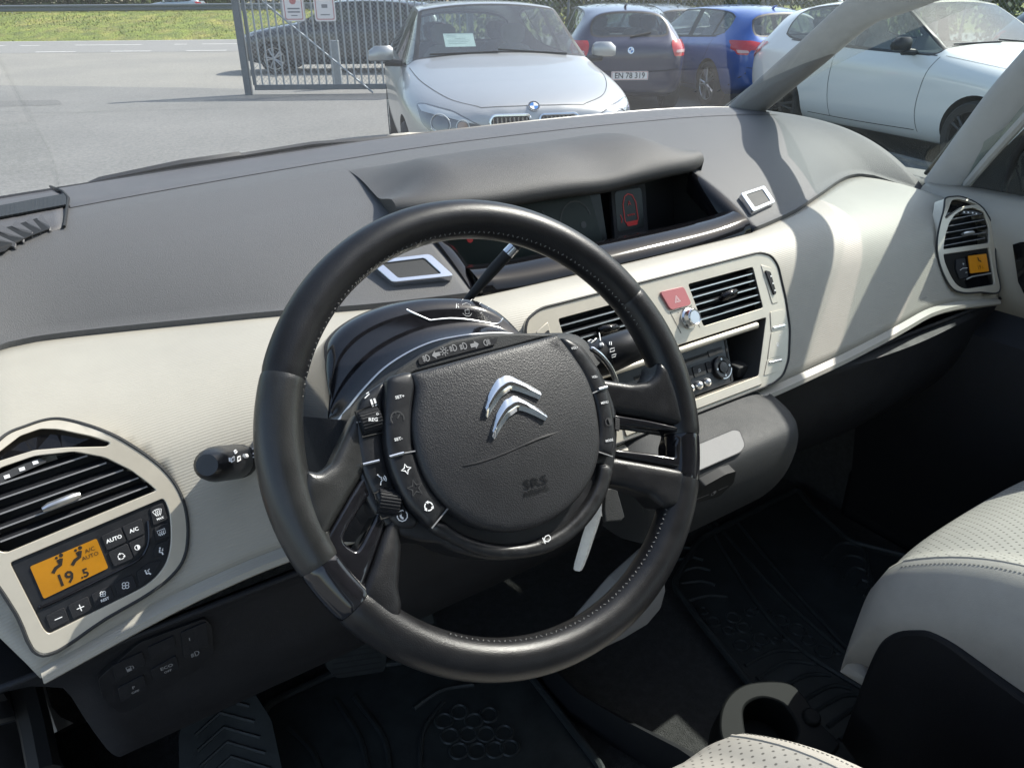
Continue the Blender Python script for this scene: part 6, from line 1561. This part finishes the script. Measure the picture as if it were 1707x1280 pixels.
# double chevron emblem, raised and domed
CH1 = [(840, 627), (850, 628), (872, 638), (899, 653), (900.5, 667), (893, 666), (868, 654), (851, 651), (836, 660), (822, 680), (812, 696), (808, 693), (806.5, 678), (816, 652), (827, 634)]
CH2 = [(853, 661), (861, 662), (884, 673), (909, 691), (910.5, 703), (903, 701), (880, 688), (863, 685), (847, 695), (834, 714), (823, 732), (819.5, 727), (818, 717), (827, 690), (839, 669)]
for CH in (CH1, CH2):
    O_ = [np.array(WF.inv(x, y, 23)) for x, y in CH]; cen = [(O_[i]+O_[-i % len(O_)])/2 for i in range(len(O_))]
    bm = BM(); base = [airp(x, y, -.002) for x, y in CH]; up = [airp(x, y, .0016) for x, y in CH]
    n = len(CH)
    # ridge: pair points of the upper edge with the lower edge
    half = n//2; top_i = list(range(12-3, n))+[0]+list(range(1, 5)); 
    ut = [11, 12, 13, 14, 0, 1, 2, 3, 4]; lt = [11, 10, 9, 8, 7, 6, 5.5, 5, 4]
    def gp(L_, i):
        a = int(math.floor(i)); f = i-a; return L_[a % n]*(1-f)+L_[(a+1) % n]*f
    ut = [12, 13, 14, 14.5, 0, .5, 1, 2, 3]; lt = [11, 10, 9, 8.2, 7.5, 7, 6.4, 5.6, 4.4]
    U_ = [gp(up, i) for i in ut]; L__ = [gp(up, i) for i in lt]; UB = [gp(base, i) for i in ut]; LB_ = [gp(base, i) for i in lt]
    U_, L__, UB, LB_ = [[np.array(c) for c in cat(q, 4, False)] for q in (U_, L__, UB, LB_)]
    rows = [UB, U_, [u*.72+l*.28+WF.N*.0018 for u, l in zip(U_, L__)], [u*.5+l*.5+WF.N*.0023 for u, l in zip(U_, L__)], [u*.28+l*.72+WF.N*.0016 for u, l in zip(U_, L__)], L__, LB_]
    grid(bm, rows)
    for e in (0, -1): add_faces(bm, [r[e] for r in rows], [tuple(range(7))])
    em = build('chevron_emblem', bm, 'chrome', sw_, smooth=35)
# moulded line and lettering on the pad
bm = BM(); rows = []
L1 = [np.array(c) for c in [(768, 777), (800, 770), (835, 758), (870, 743), (900, 730), (940, 717)]]
tube(bm, [airp(p[0], p[1], -.0002) for p in cat(L1, 3, False)], [.0003]+[.0009]*9+[.0013]*4+[.0003]*2, 6); build('moulded_crease', bm, 'satin_black', ab)
bm = BM(); px_text(bm, 'SRS', 892, 804, 15, -.27, airp, 1.35); px_text(bm, 'AIRBAG', 893, 819, 9, -.30, airp, 1.05); build('lettering', bm, 'leather', ab, smooth=0, norm=False)
# button lettering on the strips
def planep(n): return lambda px, py: np.array(WF.p(*WF.inv(px, py, n), n))
s13 = planep(15.0); s5 = planep(6.6); s11 = planep(10.5)
def sym_px(bm, kind, px, py, s, n, w): q = WF.inv(px, py, n); symbols(bm, WF, n, [(kind, q[0], q[1], s, 0)], w)
for s_, p_ in (('SET+', (455, 262)), ('SET-', (445, 562))): bm = BM(); px_text(bm, s_, *zc(*p_), 5.2, -.22, s13, 1.05); build('lettering', bm, 'print_white', sw_, smooth=0, norm=False)
for k_, p_, z_ in (('star4', (500, 775), 3.4), ('recycle', (660, 1040), 3.0)): bm = BM(); sym_px(bm, k_, *zc(*p_), z_, 15., .9); build('symbol', bm, 'print_white', sw_, smooth=0, norm=False)
bm = BM(); sym_px(bm, 'gauge', *zc(438, 415), 5., 15., .8); build('engraved_symbol', bm, 'print_engraved', sw_, smooth=0, norm=False); bm = BM(); sym_px(bm, 'star5', *zc(565, 910), 5., 15., .8); build('engraved_symbol', bm, 'print_engraved', sw_, smooth=0, norm=False)
for k_, p_, z_ in (('talk', (325, 845), 4.), ('phone', (472, 1107), 3.9), ('pause', (268, 302), 3.4)): bm = BM(); sym_px(bm, k_, *zc(*p_), z_, 6.6, .8); build('symbol', bm, 'print_white', sw_, smooth=0, norm=False)
bm = BM(); strip(bm, wz([zc(205, 272), zc(238, 240)], 6.6), .8, WF, 6.6); strip(bm, wz([zc(215, 240), zc(234, 228)], 6.6), .7, WF, 6.6)
build('lettering', bm, 'print_white', sw_, smooth=0, norm=False)
bm = BM(); q = WF.inv(911, 898, 10.4); symbols(bm, WF, 10.8, [('horn', q[0], q[1], 3.2, .15)], .8)
build('horn_symbol', bm, 'print_white', sw_, smooth=0, norm=False)
for s, x, y, h in [('VOL+', 958, 580, 4.2), ('VOL-', 992, 628, 4.2), ('MENU', 1008, 671, 4.2), ('MODE', 1016, 734, 4.2)]: bm = BM(); px_text(bm, s, x, y, h, -.2, planep(14.8), .8); build('lettering', bm, 'print_white', sw_, smooth=0, norm=False)
bm = BM(); sym_px(bm, 'half', 1015, 703, 3.2, 14.8, .7); build('engraved_symbol', bm, 'print_engraved', sw_, smooth=0, norm=False)
# bright dividers and gaps
for (a, b, n, r) in [(zc(192, 744), zc(308, 716), 7.2, .0012), (zc(380, 690), zc(482, 662), 15.2, .0013), ((998, 649), (1012, 645), 14.6, .0014)]:
    bm = BM(); tube(bm, [planep(n)(*a), planep(n)(*b)], r, 8); build('bright_divider', bm, 'silver_trim', sw_)
bm = BM()
for a, b, n in [(zc(488, 662), zc(566, 648), 14.7), (zc(805, 1045), zc(682, 1196), 13.), (q4(800, 238), q4(850, 215), 14.2), (q4(832, 650), q4(945, 688), 13), ((601, 703), (594, 704), 6.4)]:
    tube(bm, [planep(n)(*a), planep(n)(*b)], .0006, 6)
build('button_gap', bm, 'print_grey', sw_)
# thumb wheels
for (cx_, cy_, n, rr, wdt, ang, tx) in [(245, 432, 3., 9.5, 16, .0, 'REG'), (375, 1008, 3., 9.5, 16, -.45, None)]:
    q = WF.inv(*zc(cx_, cy_), 6); c0 = np.array(q); axd = np.array([math.cos(ang), math.sin(ang)]); prp = np.array([-axd[1], axd[0]])
    bm = BM(); rows = []
    for i in range(41):
        th = math.pi*(.12+.76*i/40); rr_ = rr+(.5 if i % 4 < 2 else -.35)
        rows.append([WF.p(*(c0+axd*s*wdt/2+prp*rr*1.05*math.cos(th)), n+(rr_ if abs(s) < .99 else rr_-1)*math.sin(th)-rr+ 8.2) for s in (-1, -.9, -.3, .3, .9, 1)])
    grid(bm, rows); tw = build('thumb_wheel', bm, 'trim_dark', sw_, smooth=30)
    bm = BM(); tube(bm, [WF.p(*(c0+np.array(p)), 6.6) for p in [(-9, 9), (9, 11), (9, -11), (-9, -10)]], .0009, 6, closed=True); build('wheel_slot', bm, 'matt_black', tw)
    if tx: bm = BM(); px_text(bm, tx, *zc(265, 424), 6.3, -.03, planep(12.4), 1.02); px_text(bm, 'O', *zc(295, 384), 4, -.03, planep(11.5), 1.); build('lettering', bm, 'print_white', tw, smooth=0, norm=False)
# ridged wheel at the right edge
bm = BM()
for k in range(7): p = q4(975, 420+k*12); tube(bm, [planep(4)(p[0]-4, p[1]-1), planep(4)(p[0]+3, p[1]+1)], .0014, 6)
build('thumb_ridges', bm, 'trim_dark', sw_)
# indicator window above the airbag, fixed to the hub
TO = [(645, 636), (668, 612), (705, 588), (755, 566), (810, 556), (870, 554), (935, 557), (915, 562), (850, 580), (760, 603), (690, 622), (660, 640)]
bm = BM(); P0_ = wl(TO, -2); poly(bm, [WF.inv(x, y, -2) for x, y in TO], (), WF, -40, -2); build('indicator_shroud', bm, 'trim_mid', sw_, bevel=.003)
bm = BM(); poly(bm, fillet([WF.inv(x, y, 0) for x, y in [(697, 597), (740, 578), (790, 567), (831, 563), (826, 574), (790, 583), (740, 596), (700, 608)]], 1.5), (), WF, -2, -.6); iw = build('indicator_window', bm, 'satin_black', sw_, smooth=0)
bm = BM()
for kd, x, y, s in [('fog', 711, 597, 3.0), ('arrowl', 727, 591, 3.4), ('side', 740.5, 585.5, 3.2), ('lamp', 756, 580, 3.2), ('lamp', 773, 577, 3.2), ('arrowr', 791, 575, 3.6), ('fogr', 811, 571, 3.0)]:
    q = WF.inv(x, y, -.2); symbols(bm, WF, -.2, [(kd, q[0], q[1], s, 0)], .75)
build('symbol', bm, 'print_grey', iw, smooth=0, norm=False)

# ================================================================== KEY STRAP
ks = empty('key_strap', tuple(atx(985, 880, -.235)), 0, 'white braided strap hanging from the ignition below the steering wheel hub', 'key strap')
bm = BM(); rows = []
for px, py, h in [(1003, 838, 2.5), (996, 852, 6), (988, 872, 8), (980, 896, 8), (972, 922, 7.5), (966, 940, 6.5), (963, 949, 5)]:
    A, B = atx(px-h, py-2, -.235), atx(px+h, py+2, -.235); off = np.array([.0035, 0, 0]); rows.append([A-off*.5, A+off*.5, (A+B)/2+off, B+off*.5, B-off*.5, (A+B)/2-off])
grid(bm, rows, cv=True); build('strap', bm, 'card_white', ks, smooth=50)
bm = BM()
for k in range(9):
    y = 858+k*9; x = 993-(y-858)*.37; tube(bm, [atx(x-8, y+5, -.2295), atx(x, y, -.2285), atx(x+8, y-2, -.2295)], .0009, 5)
build('weave_line', bm, 'trim_mid', ks)
bm = BM(); tube(bm, [atx(998, 845, -.232), atx(1003, 852, -.23), atx(1006, 859, -.229)], [.0022, .0028, .0022], 8); build('tie_end', bm, 'card_white', ks)

# ================================================================== PEDALS, FLOOR MATS, CUP HOLDER
pd_ = empty('pedal_set', (-.40, .60, .45), 0, 'dark ribbed brake and accelerator pedals under the steering wheel', 'pedals')
PF_ = Fr(aty(592, 1092, .50), (1, 0, 0), (0, .5, 1))
bm = BM(); poly(bm, fillet(PF_.invs([(540, 1072), (625, 1056), (645, 1078), (640, 1118), (560, 1130), (542, 1110)]), 8), (), PF_, -8, 4); b_ = build('brake_pedal', bm, 'rubber_mat', pd_, bevel=.004)
bm = BM()
for k in range(6): a, c = PF_.inv(553, 1078+k*9), PF_.inv(634, 1066+k*9); strip(bm, [a, c], 2.4, PF_, 5.)
build('tread', bm, 'trim_mid', b_, smooth=0, norm=False)
bm = BM(); tube(bm, [PF_.p(40, 20, -8), PF_.p(30, 120, -60), PF_.p(30, 200, -60)], .012, 8); build('pedal_arm', bm, 'trim_dark', pd_)
bm = BM(); box(bm, (-.22, .56, .48), (.06, .02, .16), Matrix.Rotation(R(-35), 3, 'X')); build('accelerator', bm, 'rubber_mat', pd_, bevel=.006)
FF = Fr((-.66, .40, .47), (1, 0, 0), (0, .75, .5))
fr_ = empty('foot_rest', (-.66, .40, .45), 0, 'black ribbed foot rest left of the pedals below the switch panel', 'foot rest')
bm = BM(); poly(bm, fillet(FF.invs([(310, 1180), (420, 1150), (452, 1200), (480, 1330), (300, 1330), (298, 1230)]), 8), (), FF, -10, 6); build('pad', bm, 'rubber_mat', fr_, bevel=.005)
for k in range(5):
    bm = BM(); q0, q1 = FF.inv(322+k*4, 1200+k*26), FF.inv(415+k*9, 1178+k*26); tube(bm, [FF.p(*q0, 6), FF.p((q0[0]+q1[0])/2, q0[1]+14, 6), FF.p(*q1, 6)], .003, 6); build('rib', bm, 'rubber_mat', fr_)
def mat_ground(name, outline, label, z, rim=True):
    t = empty(name, tuple(np.mean([np.array(p) for p in outline], axis=0)), 0, label, 'floor mat')
    F_ = Fr((0, 0, z), (1, 0, 0), (0, 1, 0)); P = [(p[0]*1000, p[1]*1000) for p in outline]
    bm = BM(); poly(bm, fillet(P, 20), (), F_, -4, 4); build('mat', bm, 'rubber_mat', t, bevel=.002)
    bm = BM(); tube(bm, [F_.p(x, y, 8) for x, y in fillet(P, 20)], .007, 8, closed=True); build('rim', bm, 'rubber_mat', t)
    return t, F_
zf = lambda x, y, z=FZ+.012: atz(x, y, z)
PM = [zf(1122, 975), zf(1165, 900), zf(1330, 815), zf(1352, 845), zf(1420, 905), zf(1520, 930), zf(1560, 1180), zf(1440, 1300), zf(1280, 1180), zf(1170, 1040)]
pm, F_ = mat_ground('floor_mat', PM, 'black rubber passenger floor mat with raised ribs and bubbles', FZ+.006)
fi = lambda x, y: F_.inv(x, y, 6)
bm = BM()
for (x0, y0), (xm, ym), (x1, y1) in [((1242, 1108), (1290, 1084), (1332, 1084)), ((1262, 1130), (1310, 1102), (1360, 1106)), ((1300, 1146), (1345, 1124), (1386, 1124)), ((1340, 1165), (1385, 1142), (1420, 1146)), ((1358, 1185), (1405, 1158), (1450, 1160)), ((1380, 1210), (1425, 1180), (1470, 1182)), ((1120, 935), (1150, 928), (1172, 932)), ((1128, 955), (1160, 945), (1184, 950)), ((1135, 972), (1168, 968), (1192, 974)), ((1148, 1000), (1180, 992), (1212, 994)), ((1118, 918), (1140, 912), (1160, 914)), ((1400, 1232), (1445, 1205), (1480, 1207))]:
    q = [fi(x0, y0), fi(xm, ym), fi(x1, y1)]; bm = BM(); tube(bm, [F_.p(*p, 5) for p in cat(q, 6, False)], .0042, 6); build('rib', bm, 'rubber_mat', pm)
bm = BM()
for P in [[(1180, 870), (1260, 1000), (1340, 1085), (1480, 1170)], [(1230, 870), (1330, 990), (1460, 1130)], [(1185, 860), (1300, 990), (1440, 1115)]]:
    tube(bm, [F_.p(*fi(*p), 5) for p in cat(P, 5, False)], .0055, 6)
for k in range(6): tube(bm, [F_.p(*fi(x, y), 5) for x, y in cat([(1370+k*18, 930+k*16), (1400+k*12, 905+k*20), (1440+k*6, 915+k*22), (1445+k*4, 960+k*20)], 4, False)], .004, 6)
build('channel', bm, 'rubber_mat', pm)
for x, y, r in [(1190, 1035, 11), (1222, 1028, 12), (1250, 1020, 8), (1215, 1050, 9), (1240, 1045, 12), (1268, 1064, 13), (1236, 1074, 12), (1302, 1033, 13), (1330, 1048, 14), (1348, 1066, 11), (1374, 1084, 14), (1400, 1085, 7), (1258, 1015, 6), (1278, 1018, 6), (1292, 1067, 7), (1172, 1017, 8), (1310, 1062, 6), (1262, 1078, 6)]:
    q = fi(x, y); bm = BM(); tube(bm, [F_.p(q[0]+r*1.05*math.cos(t), q[1]+r*1.05*math.sin(t), 5) for t in [2*math.pi*i/18 for i in range(18)]], .0028, 6, closed=True); build('bubble', bm, 'rubber_mat', pm)
DM = [zf(440, 1178), zf(560, 1120), zf(760, 1090), zf(880, 1120), zf(1010, 1290), zf(900, 1400), zf(420, 1400)]
dm, F_ = mat_ground('floor_mat', DM, 'black rubber driver floor mat with bubble pattern below the wheel', FZ+.006)
bm = BM()
for P in [[(690, 1180), (735, 1150), (790, 1140)], [(700, 1290), (705, 1220), (740, 1170)], [(560, 1165), (600, 1230), (615, 1290)], [(590, 1160), (640, 1230), (650, 1290)], [(480, 1210), (520, 1250), (540, 1300)]]: tube(bm, [F_.p(*fi(*p), 5) for p in cat(P, 5, False)], .0045, 6)
build('channel', bm, 'rubber_mat', dm)
for x, y in [(740, 1200), (765, 1185), (790, 1200), (815, 1190), (750, 1225), (780, 1222), (810, 1222), (840, 1220), (765, 1250), (795, 1250), (825, 1248), (850, 1245)]:
    q = fi(x, y); bm = BM(); tube(bm, [F_.p(q[0]+14*math.cos(t), q[1]+14*math.sin(t), 5) for t in [2*math.pi*i/16 for i in range(16)]], .0028, 6, closed=True); build('bubble', bm, 'rubber_mat', dm)
# plastic edge between the driver's mat and the middle carpet
ce = empty('floor_trim', tuple(zf(1050, 1200)), 0, 'dark plastic floor trim running back from under the dash past the driver mat', 'floor trim')
bm = BM(); rows = []
for px, py, w in [(900, 1090, 22), (925, 1130, 26), (965, 1170, 30), (1040, 1215, 36), (1130, 1262, 42), (1230, 1330, 46)]:
    L_, R__ = atz(px-w*.55, py+w*.35, FZ+.02), atz(px+w*.45, py-w*.3, FZ+.055); rows.append([L_-np.array([0, 0, .02]), L_, (L_+R__)/2+np.array([0, 0, .022]), R__, R__-np.array([0, 0, .05])])
grid(bm, rows); build('rail', bm, 'trim_dark', ce, smooth=60)
# cup holder
ch = empty('cup_holder', tuple(atz(1275, 1180, .60)), 0, 'dark plastic cup holder between the two seats', 'cup holder')
HF = Fr(atz(1283, 1185, .575), (1, 0, 0), (0, 1, .22))
O_ = cat(HF.invs([(1200, 1195), (1212, 1162), (1240, 1140), (1285, 1134), (1320, 1140), (1345, 1165), (1372, 1208), (1400, 1245), (1330, 1290), (1240, 1290), (1205, 1235)]), 4)
H_ = cat(HF.invs([(1240, 1195), (1246, 1172), (1272, 1162), (1305, 1172), (1324, 1196), (1330, 1225), (1300, 1260), (1255, 1250)]), 4)
bm = BM(); poly(bm, O_, [H_], HF, -60, 0); build('holder', bm, 'cup_black', ch, bevel=.004)
bm = BM(); poly(bm, sc_(H_, 1.02), (), HF, -70, -58); build('base', bm, 'matt_black', ch, smooth=0)
bm = BM(); c = HF.inv(1352, 1196); tube(bm, [HF.p(c[0], c[1], 0), HF.p(c[0], c[1], 7)], [.013, .011], 16); build('lid_button', bm, 'cup_black', ch, bevel=.002)

# ================================================================== SEATS
def seat(name, xc, w, y0, ztop, label):
    t = empty(name, (xc, y0-.25, FZ), 0, label, 'seat')
    hw = w/2; L_ = .50
    def top(u, v):         # u -1..1 across, v 0 (front) .. 1 (rear): seat surface height
        side = abs(u); b = max(0, side-.66)/.34
        front = (1-min(1, v/.42))**2.1
        return ztop+.012*math.sin(math.pi*min(1, v*1.3))+.030*b*(1-b*.9)*2-.052*b**3-.085*front-.020*v
    def edge(u): return y0-.035*abs(u)**3.
    us = np.linspace(-1, 1, 41); vs = np.linspace(0, 1, 30)
    # perforated middle and smooth bolsters as separate panels with a sewn seam between
    def surf(u, v): return (xc+hw*u*(1-.02*v), edge(u)-L_*v, top(u, v))
    for nm, uu, m in (('cushion', np.linspace(-.78, .78, 35), 'seat_perforated'), ('bolster', np.linspace(-1, -.785, 12), 'seat_bolster'), ('bolster', np.linspace(.785, 1, 12), 'seat_bolster')):
        bm = BM(); rows = [[surf(u, v) for v in vs] for u in uu]
        for r, u in zip(rows, uu):          # roll over the front edge and go down
            x, y, z = r[0]; sc = 1-.10*abs(u)
            r[:0] = [(x, y-.035, ztop-.26), (x, y+.004, ztop-.235), (x, y+.036, z-.12), (x, y+.032, z-.07), (x, y+.018, z-.028)][(2 if nm == 'zz' else 0):]
        if nm == 'bolster':
            s_ = -1 if uu[0] < 0 else 1
            edge_r = rows[0] if s_ < 0 else rows[-1]
            sk = []
            for dx, dz in [(.002, -.020), (-.001, -.06), (-.010, -.11), (-.024, -.15), (-.040, -.18)]:
                sk.append([(x+s_*dx*max(0, min(1, (z-ztop+.24)/.14)), y, z+dz*max(0, min(1, (z-ztop+.25)/.2))) for x, y, z in edge_r])
            rows = (sk[::-1]+rows) if s_ < 0 else (rows+sk)
        grid(bm, rows); build(nm, bm, m, t, smooth=70)
    for s_ in (-1, 1):
        bm = BM(); tube(bm, [np.array(surf(s_*.783, v))+[0, 0, -.001] for v in vs], .0022, 6); build('seam', bm, 'seat_bolster', t)
        bm = BM()
        for k in range(110):
            v = k/110; tube(bm, [np.array(surf(s_*.83, v))+[0, 0, .0006], np.array(surf(s_*.83, v+.005))+[0, 0, .0003]], .0005, 5)
        build('stitching', bm, 'stitch', t)
    # cross seam near the front
    bm = BM(); tube(bm, [np.array(surf(u, .30+.05*(1-u*u)))+[0, 0, .0004] for u in np.linspace(-.77, .77, 24)], .0018, 6); build('seam', bm, 'seat_bolster', t)
    # plastic side panel
    for s_ in (-1, 1):
        ys = [(-.06, .10), (-.10, .17), (-.18, .20), (-.30, .19), (-.50, .15)]
        bm = BM(); x = xc+s_*(hw+.006)
        P = cat([(x, y0-.025, ztop-.36), (x, y0-.035, ztop-.20), (x, y0-.048, ztop-.145), (x, y0-.075, ztop-.112), (x, y0-.11, ztop-.098), (x, y0-.20, ztop-.108), (x, y0-.52, ztop-.14)], 5, False)+[(x, y0-.52, ztop-.40), (x, y0-.1, ztop-.40)]
        add_faces(bm, P, [tuple(range(len(P)))]); build('side_panel', bm, 'trim_dark', t, smooth=0, solid=.02, bevel=.006)
    bm = BM(); box(bm, (xc, y0-.28, ztop-.30), (w-.02, .50, .16)); build('seat_base', bm, 'trim_dark', t, bevel=.02)
    # backrest and headrest, behind the camera
    bm = BM(); rows = []
    for z, yy, th in [(0, -.46, .10), (.2, -.52, .11), (.4, -.58, .10), (.56, -.63, .08), (.62, -.645, .04)]: rows.append([(xc+hw*.96*math.copysign(abs(math.cos(q))**.6, math.cos(q))*(1-.25*(z/.62)**3), y0+yy+th*math.copysign(abs(math.sin(q))**.6, math.sin(q)), ztop-.02+z) for q in [2*math.pi*k/28 for k in range(28)]])
    grid(bm, rows, cv=True); build('backrest', bm, 'seat_cloth', t, smooth=70)
    for s_ in (-1, 1):
        bm = BM(); tube(bm, [(xc+s_*(hw-.03), y0-.60+k*.12-.0, .40) for k in range(5)], .014, 8); build('slide_rail', bm, 'trim_dark', t)
    return t
seat('passenger_seat', .40, .52, -.055, .850, 'light grey cloth passenger seat with perforated cushion on the right')
seat('driver_seat', -.385, .52, -.105, .838, 'light grey cloth driver seat whose cushion edge shows below the wheel')
